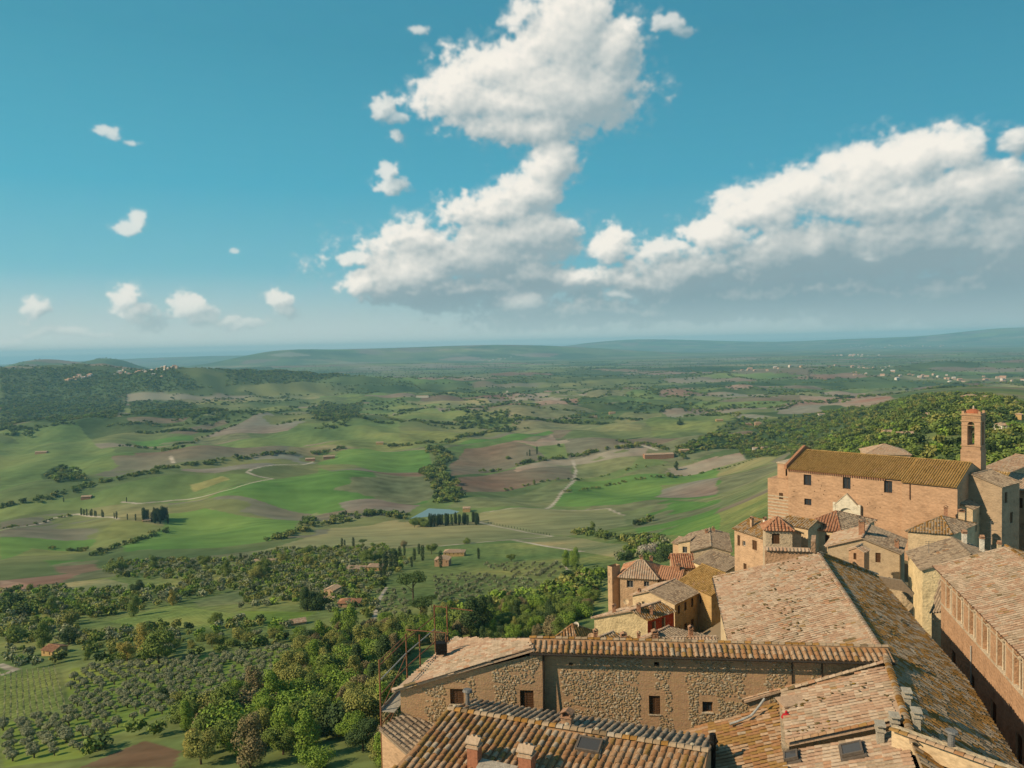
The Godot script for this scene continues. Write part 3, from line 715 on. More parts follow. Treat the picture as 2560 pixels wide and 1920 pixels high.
func chimney(parent: Node, foot: Vector3, ux: Vector3, h: float, w := 0.55, key := "brick", cap := true) -> void:
	var uz := Vector3.UP.cross(ux)
	var st := st_new()
	cbox(st, foot + Vector3.DOWN * 0.6, ux, uz, w, h + 0.6, w)
	var c := part(parent, "chimney", done(st), wall_mat(key))
	if cap:
		st = st_new()
		cbox(st, foot + Vector3.UP * h, ux, uz, w + 0.12, 0.06, w + 0.12)
		for s in [-1, 1]:
			cbox(st, foot + Vector3.UP * (h + 0.06) + ux * s * w * 0.4, ux, uz, 0.08, 0.18, w)
		var e := foot + Vector3.UP * (h + 0.24)
		for s in [-1, 1]:
			var a: Vector3 = e + ux * s * (w * 0.5 + 0.08)
			quad(st, a - uz * w * 0.55, e + Vector3.UP * 0.2 - uz * w * 0.55, e + Vector3.UP * 0.2 + uz * w * 0.55, a + uz * w * 0.55)
			quad(st, a - uz * w * 0.55 + Vector3.DOWN * 0.04, e + Vector3.UP * 0.16 - uz * w * 0.55, e + Vector3.UP * 0.16 + uz * w * 0.55, a + uz * w * 0.55 + Vector3.DOWN * 0.04)
		part(c, "cap", done(st), mat("chimney tile", col(0.42, 0.25, 0.16)))

# ---------------------------------------------------------------- houses
# a, b: front eave corners, left and right; c: rear right eave corner (all at eave height)
func house(called: String, label: String, category: String, a: Vector3, b: Vector3, c: Vector3, o := {}) -> Node3D:
	b.y = a.y
	c.y = a.y
	var root := thing(called, label, category, o.get("group", ""))
	var d := a + c - b
	var base: float = EYE + o.get("base", -48.0)
	var wm := wall_mat(o.get("wall", "cream"))
	var type: String = o.get("roof", "cross")
	var rise: float = o.get("rise", 1.4)
	var over: float = o.get("over", 0.3)
	var pal: String = o.get("pal", "grey")
	var t: float = o.get("mid", 0.5)
	var up := Vector3.UP * rise
	var ux := (b - a).normalized()
	var un := (c - b).normalized()
	var faces := {"f": [a, b, un], "r": [b, c, -ux], "k": [c, d, -un], "l": [d, a, ux]}
	var holes := {"f": [], "r": [], "k": [], "l": []}
	for w in o.get("win", []):
		holes[w[0]].append([w[1], w[2], w[3], w[4], w[5] if w.size() > 5 else "shut"])
	var st := st_new()
	for k in faces:
		wall_face(st, faces[k][0], faces[k][1], base, holes[k], faces[k][2])
	if type == "cross":
		tri(st, a, a.lerp(b, t) + up, b)
		tri(st, d, c, d.lerp(c, t) + up)
	elif type == "par":
		tri(st, b, b.lerp(c, t) + up, c)
		tri(st, a, d, a.lerp(d, t) + up)
	elif type == "shed_b":
		quad(st, a, a + up, b + up, b); tri(st, b, b + up, c); tri(st, a, d, a + up)
	elif type == "shed_f":
		quad(st, d, c, c + up, d + up); tri(st, b, c + up, c); tri(st, a, d, d + up)
	elif type == "shed_l":
		quad(st, b, b + up, c + up, c); tri(st, a, b + up, b); tri(st, d, c, c + up)
	elif type == "shed_r":
		quad(st, a, d, d + up, a + up); tri(st, a, a + up, b); tri(st, d, c, d + up)
	part(root, "wall", done(st), wm)
	if o.has("side_wall"):
		var s2 := st_new()
		var off := ux * 0.01
		wall_face(s2, b + off, c + off, base, holes["r"], -ux)
		part(root, "wall", done(s2), wall_mat(o.side_wall)).set_meta("label", o.side_label)
	for k in holes:
		var f: Array = faces[k]
		var fx: Vector3 = (f[1] - f[0]).normalized()
		for h in holes[k]:
			window_part(root, f[0] + fx * (h[0] - h[2] * 0.5) + Vector3.DOWN * h[1], fx, f[2], h[2], h[3], h[4])
	var e: Vector3 = ux * over
	var g: Vector3 = un * over
	var opt: Dictionary = o.get("tiles", {})
	var drop := Vector3.DOWN * (over * 0.36)
	if type == "cross":
		var r0 := a.lerp(b, t) + up - g
		var r1 := d.lerp(c, t) + up + g
		roof(root, [r0, r1, d - e + g + drop, a - e - g + drop], pal, opt)
		roof(root, [r0, r1, c + e + g + drop, b + e - g + drop], o.get("pal2", pal), opt)
		ridge(root, r0, r1, o.get("ridge", pal))
	elif type == "par":
		var r0 := a.lerp(d, t) + up - e
		var r1 := b.lerp(c, t) + up + e
		roof(root, [r0, r1, b + e - g + drop, a - e - g + drop], pal, opt)
		roof(root, [r0, r1, c + e + g + drop, d - e + g + drop], o.get("pal2", pal), opt)
		ridge(root, r0, r1, o.get("ridge", pal))
	elif type == "hip" or type == "pyr":
		var m0 := (a + d) * 0.5
		var m1 := (b + c) * 0.5
		var along := (m1 - m0)
		var q: float = 0.5 if type == "pyr" else float(o.get("hip", 0.28))
		var r0 := m0 + along * q + up
		var r1 := m1 - along * (q + (0.0 if type == "pyr" else 0.0)) + up
		var A := a - e - g + drop
		var B := b + e - g + drop
		var C := c + e + g + drop
		var D := d - e + g + drop
		if type == "pyr":
			roof(root, [r0, B, A], pal, opt); roof(root, [r0, C, B], o.get("pal2", pal), opt)
			roof(root, [r0, D, C], pal, opt); roof(root, [r0, A, D], o.get("pal2", pal), opt)
		else:
			roof(root, [r0, r1, B, A], pal, opt); roof(root, [r1, C, B], o.get("pal2", pal), opt)
			roof(root, [r1, r0, D, C], pal, opt); roof(root, [r0, A, D], o.get("pal2", pal), opt)
			ridge(root, r0, r1, o.get("ridge", pal))
		for s in [[r0, A], [r1, B], [r1, C], [r0, D]]:
			ridge(root, s[0], s[1], o.get("ridge", pal), 0.28)
	elif type == "shed_b":
		roof(root, [a + up - e - g, b + up + e - g, c + e + g + drop, d - e + g + drop], pal, opt)
	elif type == "shed_f":
		roof(root, [d + up - e + g, c + up + e + g, b + e - g + drop, a - e - g + drop], pal, opt)
	elif type == "shed_l":
		roof(root, [b + up + e - g, c + up + e + g, d - e + g + drop, a - e - g + drop], pal, opt)
	elif type == "shed_r":
		roof(root, [a + up - e - g, d + up - e + g, c + e + g + drop, b + e - g + drop], pal, opt)
	for q in o.get("chim", []):
		# [along 0..1, back 0..1, foot above eave, height, width, wall]
		chimney(root, a + (b - a) * q[0] + (d - a) * q[1] + Vector3.UP * q[2], ux, q[3], q[4], q[5] if q.size() > 5 else "brick")
	return root

# ---------------------------------------------------------------- terrain
func ss(a: float, b: float, x: float) -> float:
	var t := clampf((x - a) / (b - a), 0.0, 1.0)
	return t * t * (3.0 - 2.0 * t)

func ground(x: float, d: float) -> float:
	var r := sqrt(x * x + d * d)
	var h := -600.0
	var i := 0
	while i < vt_r.size() - 2 and vt_r[i + 1] < r:
		i += 1
	h = lerpf(vt_h[i], vt_h[i + 1], clampf((r - vt_r[i]) / (vt_r[i + 1] - vt_r[i]), 0.0, 1.0))
	for b in BUMPS:
		var ex: float = (x - b[0]) / b[3]
		if ex > 3.2 or ex < -3.2: continue
		var ed: float = (d - b[1]) / b[4]
		if ed > 3.2 or ed < -3.2: continue
		h += b[2] * exp(-ex * ex - ed * ed)
	if r > 850.0 and r < 9000.0:
		# soft folds of the clay hills
		h += ss(850.0, 1250.0, r) * (1.0 - ss(5500.0, 9000.0, r)) * (3.6 * sin(x * 0.035 + d * 0.012 + 1.7 * sin(d * 0.006)) + 5.5 * sin(d * 0.018 - x * 0.009 + 1.3 * sin(x * 0.007)))
	if r < 4200.0:
		var best := 1e18
		var hh := 0.0
		for k in RIDGE.size() - 1:
			var p: Array = RIDGE[k]
			var q: Array = RIDGE[k + 1]
			var vx: float = q[0] - p[0]
			var vd: float = q[1] - p[1]
			var t := clampf(((x - p[0]) * vx + (d - p[1]) * vd) / (vx * vx + vd * vd), 0.0, 1.0)
			var ax: float = x - p[0] - t * vx
			var ad: float = d - p[1] - t * vd
			var w: float = lerpf(p[3], q[3], t)
			var e := (ax * ax + ad * ad) / (w * w)
			if e < best:
				best = e
				hh = lerpf(p[2], q[2], t)
		h = lerpf(h, hh, exp(-best))
		if pond_level < 0.0:
			# the pond lies in a levelled basin
			var q := Vector2(x, d).distance_to(pond_mid)
			if q < 120.0: h = lerpf(pond_level, h, ss(45.0, 115.0, q))
	return h

func on_ground(x: float, d: float, sink := 0.0) -> Vector3:
	return P(x, ground(x, d) - sink, d)

func inside(poly: Array, x: float, d: float) -> bool:
	var hit := false
	var n := poly.size() / 2
	var j := n - 1
	for i in n:
		var xi: float = poly[i * 2]
		var yi: float = poly[i * 2 + 1]
		var xj: float = poly[j * 2]
		var yj: float = poly[j * 2 + 1]
		if (yi > d) != (yj > d) and x < (xj - xi) * (d - yi) / (yj - yi) + xi:
			hit = not hit
		j = i
	return hit

func fill_poly(ids: PackedByteArray, w: int, h: int, poly: Array, x0: float, sx: float, d1: float, sd: float, code: int, rag: float) -> void:
	# rows run from far (row 0 at d1) to near
	var n := poly.size() / 2
	var lo := 1e9
	var hi := -1e9
	for i in n:
		lo = minf(lo, poly[i * 2 + 1]); hi = maxf(hi, poly[i * 2 + 1])
	var r0 := clampi(int((d1 - hi) / sd), 0, h - 1)
	var r1 := clampi(int((d1 - lo) / sd) + 1, 0, h - 1)
	for row in range(r0, r1 + 1):
		var d := d1 - (row + 0.5) * sd
		var cuts := []
		var j := n - 1
		for i in n:
			var yi: float = poly[i * 2 + 1]
			var yj: float = poly[j * 2 + 1]
			if (yi > d) != (yj > d):
				cuts.append(poly[i * 2] + (poly[j * 2] - poly[i * 2]) * (d - yi) / (yj - yi))
			j = i
		cuts.sort()
		var k := 0
		while k + 1 < cuts.size():
			var g := rag * tile_noise.get_noise_2d(d * 0.02, cuts[k] * 0.02)
			var c0 := clampi(int((cuts[k] + g - x0) / sx), 0, w)
			var c1 := clampi(int((cuts[k + 1] + g - x0) / sx), 0, w)
			if code == 10:
				for x in range(c0, c1):
					ids[row * w + x] = 10 if fposmod((x0 + x * sx) * 0.94 - d * 0.26, 3.6) < 1.0 else 20
			else:
				for x in range(c0, c1):
					ids[row * w + x] = code
			k += 2

func draw_line(ids: PackedByteArray, w: int, h: int, pts: Array, wide: float, x0: float, sx: float, d1: float, sd: float, code: int) -> void:
	for i in pts.size() / 2 - 1:
		var a := Vector2(pts[i * 2], pts[i * 2 + 1])
		var b := Vector2(pts[i * 2 + 2], pts[i * 2 + 3])
		var t := (b - a).normalized().orthogonal() * wide * 0.5
		fill_poly(ids, w, h, [a.x + t.x, a.y + t.y, b.x + t.x, b.y + t.y, b.x - t.x, b.y - t.y, a.x - t.x, a.y - t.y], x0, sx, d1, sd, code, 0.0)

const GROUND_COLOURS := [
	[0.128, 0.162, 0.056], [0.090, 0.171, 0.043], [0.124, 0.171, 0.059], [0.203, 0.203, 0.099], [0.154, 0.171, 0.077], [0.150, 0.135, 0.092], [0.257, 0.207, 0.151], [0.184, 0.169, 0.131],
	[0.239, 0.225, 0.086], [0.140, 0.094, 0.056], [0.201, 0.248, 0.081], [0.141, 0.194, 0.043], [0.342, 0.302, 0.239], [0.180, 0.153, 0.099],
	[0.060, 0.090, 0.036], [0.115, 0.144, 0.059], [0.162, 0.162, 0.085], [0.171, 0.133, 0.097], [0.098, 0.131, 0.052], [0.203, 0.167, 0.122], [0.137, 0.180, 0.050]]

func ground_texture(w: int, h: int, x0: float, x1: float, d0: float, d1: float, kind: int) -> ImageTexture:
	var sx := (x1 - x0) / w
	var sd := (d1 - d0) / h
	var ids := PackedByteArray()
	ids.resize(w * h)
	if kind > 0:
		var cell := FastNoiseLite.new()
		cell.seed = 14
		cell.noise_type = FastNoiseLite.TYPE_CELLULAR
		cell.cellular_return_type = FastNoiseLite.RETURN_CELL_VALUE
		cell.cellular_jitter = 0.9
		cell.fractal_type = FastNoiseLite.FRACTAL_NONE
		cell.frequency = 1.0 / (230.0 if kind == 1 else 420.0)
		cell.domain_warp_enabled = true
		cell.domain_warp_amplitude = 60.0 if kind == 1 else 120.0
		cell.domain_warp_frequency = 0.002
		cell.domain_warp_fractal_type = FastNoiseLite.DOMAIN_WARP_FRACTAL_NONE
		var pick := [0, 15, 16, 17, 18, 19, 15, 4, 18, 0, 14, 3, 2, 5, 18, 15]
		if kind == 2: pick = [0, 15, 14, 17, 18, 19, 15, 18, 18, 14, 14, 16, 2, 5, 18, 14]
		for row in range(0, h, 2):
			var d := d1 - (row + 1.0) * sd
			for x in range(0, w, 2):
				var v := cell.get_noise_2d((x0 + (x + 1.0) * sx) * 0.8, d * 1.25)
				var id: int = pick[clampi(int((v * 0.5 + 0.5) * 16.0), 0, 15)]
				var i := row * w + x
				ids[i] = id
				ids[i + 1] = id
				ids[i + w] = id
				ids[i + w + 1] = id
	for f in FIELDS:
		if kind == 2: break
		fill_poly(ids, w, h, f[1], x0, sx, d1, sd, f[0], 3.0 if kind == 0 else 9.0)
	for f in WOODS:
		if kind == 0: break
		fill_poly(ids, w, h, f[2], x0, sx, d1, sd, 14, 25.0)
	for f in ROADS:
		draw_line(ids, w, h, f[1], f[0], x0, sx, d1, sd, 12)
	var coarse := FastNoiseLite.new()
	coarse.seed = 5
	coarse.frequency = 0.006 if kind < 2 else 0.02
	coarse.fractal_octaves = 5
	var na := coarse.get_image(w, h).get_data()
	var fine := FastNoiseLite.new()
	fine.seed = 6
	fine.frequency = 0.09
	fine.fractal_octaves = 3
	# drill and plough lines: the same grain drawn out along or across the fields
	var ia := fine.get_image(w / 8, h)
	ia.resize(w, h, Image.INTERPOLATE_BILINEAR)
	var nb := ia.get_data()
	var ib := fine.get_image(w, h / 8)
	ib.resize(w, h, Image.INTERPOLATE_BILINEAR)
	var nc := ib.get_data()
	var nd := fine.get_image(w, h).get_data()
	var out := PackedByteArray()
	out.resize(w * h * 3)
	# colour by kind of ground, coarse and fine variation
	var lut := PackedByteArray()
	lut.resize(GROUND_COLOURS.size() * 512 * 3)
	for id in GROUND_COLOURS.size():
		var c: Array = GROUND_COLOURS[id]
		var bare := id in [5, 6, 7, 9, 17, 19]
		for q in 512:
			var a := (q >> 4) / 15.5 - 1.0
			var b := (q & 15) / 7.5 - 1.0
			var f := 1.0 + 0.34 * a + 0.34 * b
			var g := 1.0 + 0.35 * a if bare else 1.0 - 0.25 * a
			if id == 12: g = 1.0
			var k := Color(clampf(c[0] * f / g, 0, 1), clampf(c[1] * f, 0, 1), clampf(c[2] * f, 0, 1)).linear_to_srgb()
			lut[(id * 512 + q) * 3] = int(k.r * 255.0)
			lut[(id * 512 + q) * 3 + 1] = int(k.g * 255.0)
			lut[(id * 512 + q) * 3 + 2] = int(k.b * 255.0)
	var o := 0
	for i in w * h:
		var id := ids[i]
		var v := nd[i]
		if id == 5 or id == 6 or id == 7:
			if na[i] > 168: id = 15   # green weeds spreading over bare soil
		elif id == 1 and na[i] < 84: id = 16   # thin, stony places in the corn
		if id & 1: v = (v + nb[i]) >> 1
		elif id & 2: v = (v + nc[i]) >> 1
		var k := ((id << 9) | ((na[i] >> 3) << 4) | (v >> 4)) * 3
		out[o] = lut[k]
		out[o + 1] = lut[k + 1]
		out[o + 2] = lut[k + 2]
		o += 3
	return ImageTexture.create_from_image(Image.create_from_data(w, h, false, Image.FORMAT_RGB8, out))

func build_terrain() -> void:
	var angles := []
	var n_in := 560
	for i in 14: angles.append(deg_to_rad(-80.0 + i * 2.7))
	for i in n_in: angles.append(deg_to_rad(-42.0 + 84.0 * i / (n_in - 1)))
	for i in 14: angles.append(deg_to_rad(44.9 + i * 2.7))
	var bands := [[10.0, 780.0, 150], [780.0, 4300.0, 170], [4300.0, 31000.0, 105]]
	var boxes := [[-640.0, 640.0, 0.0, 820.0], [-3200.0, 3200.0, 300.0, 4400.0], [-23000.0, 23000.0, 0.0, 32000.0]]
	var sizes := [[1536, 1088], [1792, 1472], [1152, 1024]]
	var mesh := ArrayMesh.new()
	var w := angles.size()
	for k in 3:
		var rows: int = bands[k][2] + 1
		var bx: Array = boxes[k]
		var pos := PackedVector3Array()
		var uv := PackedVector2Array()
		var nor := PackedVector3Array()
		pos.resize(w * rows); uv.resize(w * rows); nor.resize(w * rows)
		for j in rows:
			var r: float = bands[k][0] * pow(bands[k][1] / bands[k][0], j / float(rows - 1))
			for i in w:
				var x := r * sin(angles[i])
				var d := r * cos(angles[i])
				pos[j * w + i] = P(x, ground(x, d), d)
				uv[j * w + i] = Vector2((x - bx[0]) / (bx[1] - bx[0]), (bx[3] - d) / (bx[3] - bx[2]))
		for j in rows:
			for i in w:
				var l := pos[j * w + maxi(i - 1, 0)]
				var r2 := pos[j * w + mini(i + 1, w - 1)]
				var n2 := pos[maxi(j - 1, 0) * w + i]
				var f := pos[mini(j + 1, rows - 1) * w + i]
				nor[j * w + i] = (r2 - l).cross(f - n2).normalized()
		var idx := PackedInt32Array()
		idx.resize((w - 1) * (rows - 1) * 6)
		var q := 0
		for j in rows - 1:
			for i in w - 1:
				var a := j * w + i
				for v in [a, a + w, a + 1, a + 1, a + w, a + w + 1]:
					idx[q] = v
					q += 1
		var arrays := []
		arrays.resize(Mesh.ARRAY_MAX)
		arrays[Mesh.ARRAY_VERTEX] = pos
		arrays[Mesh.ARRAY_NORMAL] = nor
		arrays[Mesh.ARRAY_TEX_UV] = uv
		arrays[Mesh.ARRAY_INDEX] = idx
		mesh.add_surface_from_arrays(Mesh.PRIMITIVE_TRIANGLES, arrays)
		var m := StandardMaterial3D.new()
		m.resource_name = "fields %d" % k
		m.albedo_texture = ground_texture(sizes[k][0], sizes[k][1], bx[0], bx[1], bx[2], bx[3], k)
		m.texture_repeat = false
		m.roughness = 1.0
		m.metallic_specular = 0.1
		mesh.surface_set_material(k, m)
	var o := MeshInstance3D.new()
	o.name = "ground"
	o.mesh = mesh
	o.set_meta("kind", "structure")
	add_child(o)

# ---------------------------------------------------------------- trees
var leaf_mats := {}
func leaf_mat(key: String, c: Color) -> Material:
	if not leaf_mats.has(key):
		var m := StandardMaterial3D.new()
		m.resource_name = "leaves " + key
		m.albedo_color = c
		m.vertex_color_use_as_albedo = true
		m.roughness = 0.75
		m.metallic_specular = 0.2
		m.cull_mode = BaseMaterial3D.CULL_DISABLED
		m.backlight_enabled = true
		m.backlight = Color(c.r * 0.35, c.g * 0.4, c.b * 0.2)
		leaf_mats[key] = m
	return leaf_mats[key]

# crown of height 1 (crown and stem), built of leaf faces; style sets the outline
func crown_mesh(seed_: int, style: String, leaves: int, size: float) -> ArrayMesh:
	var r := RandomNumberGenerator.new()
	r.seed = seed_
	var lobes := []   # centre, radii
	if style == "round":
		lobes.append([Vector3(0, 0.55, 0), Vector3(0.38, 0.36, 0.38)])
		for i in 9:
			var a := TAU * i / 9.0 + r.randf_range(-0.3, 0.3)
			var y := r.randf_range(0.30, 0.82)
			var q := r.randf_range(0.16, 0.34) * (1.15 - absf(y - 0.5))
			var s := r.randf_range(0.15, 0.24)
			lobes.append([Vector3(cos(a) * q, y, sin(a) * q), Vector3(s, s * 0.85, s)])
	elif style == "tall":
		for i in 9:
			var y := 0.22 + 0.68 * i / 8.0
			var a := r.randf() * TAU
			var q := 0.13 * (1.0 - absf(y - 0.5))
			var s := r.randf_range(0.14, 0.22) * (1.15 - absf(y - 0.45))
			lobes.append([Vector3(cos(a) * q, y, sin(a) * q), Vector3(s, s * 1.1, s)])
	elif style == "bush":
		for i in 8:
			var a := TAU * i / 8.0 + r.randf_range(-0.4, 0.4)
			var q := r.randf_range(0.1, 0.42)
			var s := r.randf_range(0.22, 0.34)
			lobes.append([Vector3(cos(a) * q, r.randf_range(0.25, 0.62), sin(a) * q), Vector3(s * 1.1, s, s * 1.1)])
	elif style == "cypress":
		for i in 8:
			var y := 0.1 + 0.8 * i / 7.0
			var s := 0.125 * pow(sin(PI * clampf(0.12 + 0.84 * (1.0 - y), 0.0, 1.0)), 0.6) + 0.012
			lobes.append([Vector3(r.randf_range(-0.012, 0.012), y, r.randf_range(-0.012, 0.012)), Vector3(s, 0.12, s)])
	elif style == "pine":
		for i in 9:
			var a := TAU * i / 9.0
			var q := r.randf_range(0.14, 0.36)
			lobes.append([Vector3(cos(a) * q, r.randf_range(0.78, 0.9), sin(a) * q), Vector3(0.2, 0.075, 0.2)])
		lobes.append([Vector3(0, 0.9, 0), Vector3(0.24, 0.09, 0.24)])
	elif style == "olive":
		for i in 6:
			var a := TAU * i / 6.0 + r.randf_range(-0.4, 0.4)
			var q := r.randf_range(0.16, 0.34)
			var s := r.randf_range(0.2, 0.3)
			lobes.append([Vector3(cos(a) * q, r.randf_range(0.48, 0.75), sin(a) * q), Vector3(s, s * 0.8, s)])
	var pos := PackedVector3Array()
	var nor := PackedVector3Array()
	var colr := PackedColorArray()
	var per := leaves / lobes.size()
	for l in lobes:
		var tone: float = r.randf_range(0.80, 1.18)
		for i in per:
			var v := Vector3(r.randfn(), r.randfn(), r.randfn()).normalized()
			var depth := 1.0 - 0.55 * r.randf() * r.randf()
			var p: Vector3 = l[0] + v * l[1] * depth * (0.92 + 0.16 * r.randf())
			if p.y < 0.02: p.y = 0.02 + r.randf() * 0.05
			var n := (v + Vector3(r.randfn(), r.randfn(), r.randfn()) * 0.45 + Vector3.UP * 0.2).normalized()
			var t := n.cross(Vector3(r.randfn(), r.randfn(), r.randfn())).normalized()
			var b := n.cross(t)
			var s := size * r.randf_range(0.6, 1.35)
			var c := tone * r.randf_range(0.78, 1.24)
			var warm := r.randf_range(-0.08, 0.08)
			var cc := Color(c * (1.0 + warm), c, c * (1.0 - warm))
			var q := [p - t * s, p - b * s * 0.7 + n * s * 0.12, p + t * s, p + b * s * 0.7 - n * s * 0.1]
			for k in [0, 2, 1, 0, 3, 2]:
				pos.append(q[k]); nor.append(n); colr.append(cc)
	var arrays := []
	arrays.resize(Mesh.ARRAY_MAX)
	arrays[Mesh.ARRAY_VERTEX] = pos
	arrays[Mesh.ARRAY_NORMAL] = nor
	arrays[Mesh.ARRAY_COLOR] = colr
	var m := ArrayMesh.new()
	m.add_surface_from_arrays(Mesh.PRIMITIVE_TRIANGLES, arrays)
	return m

func trunk_mesh(seed_: int, style: String) -> ArrayMesh:
	var r := RandomNumberGenerator.new()
	r.seed = seed_
	var st := st_new()
	var top := 0.5
	var r0 := 0.028
	if style == "cypress": top = 0.3; r0 = 0.018
	if style == "pine": top = 0.8; r0 = 0.026
	if style == "olive": top = 0.4; r0 = 0.06
	var mid := Vector3(r.randf_range(-0.02, 0.02), top * 0.5, r.randf_range(-0.02, 0.02))
	tube(st, Vector3(0, -0.08, 0), mid, r0 * 1.25, r0 * 0.9, 6)
	tube(st, mid, Vector3(0, top, 0), r0 * 0.9, r0 * 0.6, 6)
	if style != "cypress":
		for i in 5:
			var a := TAU * i / 5.0 + r.randf()
			var y := top * (0.55 + 0.08 * i)
			var q := 0.26 if style != "pine" else 0.3
			tube(st, Vector3(0, y, 0), Vector3(cos(a) * q, y + 0.22, sin(a) * q), r0 * 0.5, r0 * 0.15, 5)
	return done(st)

const LEAF := {"bright": [0.175, 0.260, 0.040], "mid": [0.150, 0.200, 0.046], "dark": [0.058, 0.092, 0.032], "olivegreen": [0.225, 0.230, 0.062], "yellow": [0.36, 0.30, 0.075], "brownish": [0.200, 0.165, 0.080],
	"olive": [0.215, 0.230, 0.130], "cypress": [0.036, 0.062, 0.024], "pine": [0.070, 0.110, 0.030], "palebush": [0.40, 0.35, 0.28], "palm": [0.10, 0.15, 0.03]}
const TREE_NAMES := {"bright": "fresh_green_tree", "mid": "broadleaf_tree", "dark": "dark_evergreen_tree", "olivegreen": "young_leaf_tree", "yellow": "yellow_flowering_tree", "brownish": "budding_tree", "olive": "olive_tree", "cypress": "cypress", "pine": "umbrella_pine", "palebush": "bare_branched_bush", "palm": "spiky_palm"}
var protos := {}

func tree_root(kind: String, variant: int) -> Node3D:
	var key := "%s%d" % [kind, variant]
	if protos.has(key): return protos[key]
	var style := "round"
	if kind == "cypress" or kind == "pine" or kind == "olive": style = kind
	elif kind == "palebush" or kind == "palm": style = "bush"
	elif variant == 1: style = "tall"
	elif variant == 3: style = "bush"
	var n := {"round": 5200, "tall": 4400, "bush": 3000, "cypress": 1100, "pine": 2600, "olive": 900}
	var s := {"round": 0.020, "tall": 0.017, "bush": 0.031, "cypress": 0.022, "pine": 0.020, "olive": 0.050}
	var root := Node3D.new()
	var c: Array = LEAF[kind]
	part(root, "crown", crown_mesh(hash(key) % 100000, style, n[style], s[style]), leaf_mat(kind, col(c[0], c[1], c[2])))
	part(root, "trunk", trunk_mesh(hash(key) % 7777, style), mat("bark", col(0.11, 0.08, 0.055), 0.95, 1.0))
	protos[key] = root
	return root

func plant(kind: String, x: float, d: float, h: float, label: String, group: String, category := "tree") -> void:
	var variant := rng.randi() % 4 if kind not in ["cypress", "pine", "olive", "palebush", "palm"] else rng.randi() % 2
	if h < 5.0 and kind not in ["cypress", "pine", "olive"]: variant = 3
	var o: Node3D = tree_root(kind, variant).duplicate()
	o.name = numbered(TREE_NAMES[kind])
	add_child(o)
	o.position = on_ground(x, d, 0.05 * h)
	o.rotation.y = rng.randf() * TAU
	var wd := rng.randf_range(0.92, 1.12)
	o.scale = Vector3(h * wd, h * rng.randf_range(0.95, 1.05), h * wd)
	tag(o, label, category, group)

var far_meshes := []
func scatter(called: String, label: String, category: String, spots: Array, group := "") -> void:
	# spots: [x, d, height, width factor, colour]
	var sets := [[], [], [], []]
	for i in spots.size():
		sets[i % 4].append(spots[i])
	var root := thing(called, label, category, group)
	root.set_meta("kind", "stuff")
	for k in 4:
		if sets[k].is_empty(): continue
		var mm := MultiMesh.new()
		mm.transform_format = MultiMesh.TRANSFORM_3D
		mm.use_colors = true
		mm.mesh = far_meshes[k]
		mm.instance_count = sets[k].size()
		for i in sets[k].size():
			var s: Array = sets[k][i]
			var a := rng.randf() * TAU
			var wd: float = s[2] * s[3]
			mm.set_instance_transform(i, Transform3D(Basis(Vector3(cos(a), 0, sin(a)) * wd, Vector3.UP * s[2], Vector3(-sin(a), 0, cos(a)) * wd), on_ground(s[0], s[1], 0.08 * s[2])))
			mm.set_instance_color(i, s[4])
		var o := MultiMeshInstance3D.new()
		o.name = "foliage"
		o.multimesh = mm
		o.material_override = leaf_mat("white", Color.WHITE)
		o.set_meta("kind", "stuff")
		root.add_child(o, true)

func tint(kind: String, f := 1.0) -> Color:
	var c: Array = LEAF[kind]
	var v := rng.randf_range(0.8, 1.2) * f
	return Color(c[0] * v, c[1] * v, c[2] * v)

func along(pts: Array, t: float) -> Vector2:
	var n := pts.size() / 2
	var total := 0.0
	for i in n - 1:
		total += Vector2(pts[i * 2], pts[i * 2 + 1]).distance_to(Vector2(pts[i * 2 + 2], pts[i * 2 + 3]))
	var want := t * total
	for i in n - 1:
		var a := Vector2(pts[i * 2], pts[i * 2 + 1])
		var b := Vector2(pts[i * 2 + 2], pts[i * 2 + 3])
		var l := a.distance_to(b)
		if want <= l: return a.lerp(b, want / maxf(l, 0.001))
		want -= l
	return Vector2(pts[n * 2 - 2], pts[n * 2 - 1])

func length_of(pts: Array) -> float:
	var total := 0.0
	for i in pts.size() / 2 - 1:
		total += Vector2(pts[i * 2], pts[i * 2 + 1]).distance_to(Vector2(pts[i * 2 + 2], pts[i * 2 + 3]))
	return total

func bounds(p: Array) -> Array:
	var b := [1e9, -1e9, 1e9, -1e9]
	for i in p.size() / 2:
		b[0] = minf(b[0], p[i * 2]); b[1] = maxf(b[1], p[i * 2]); b[2] = minf(b[2], p[i * 2 + 1]); b[3] = maxf(b[3], p[i * 2 + 1])
	return b

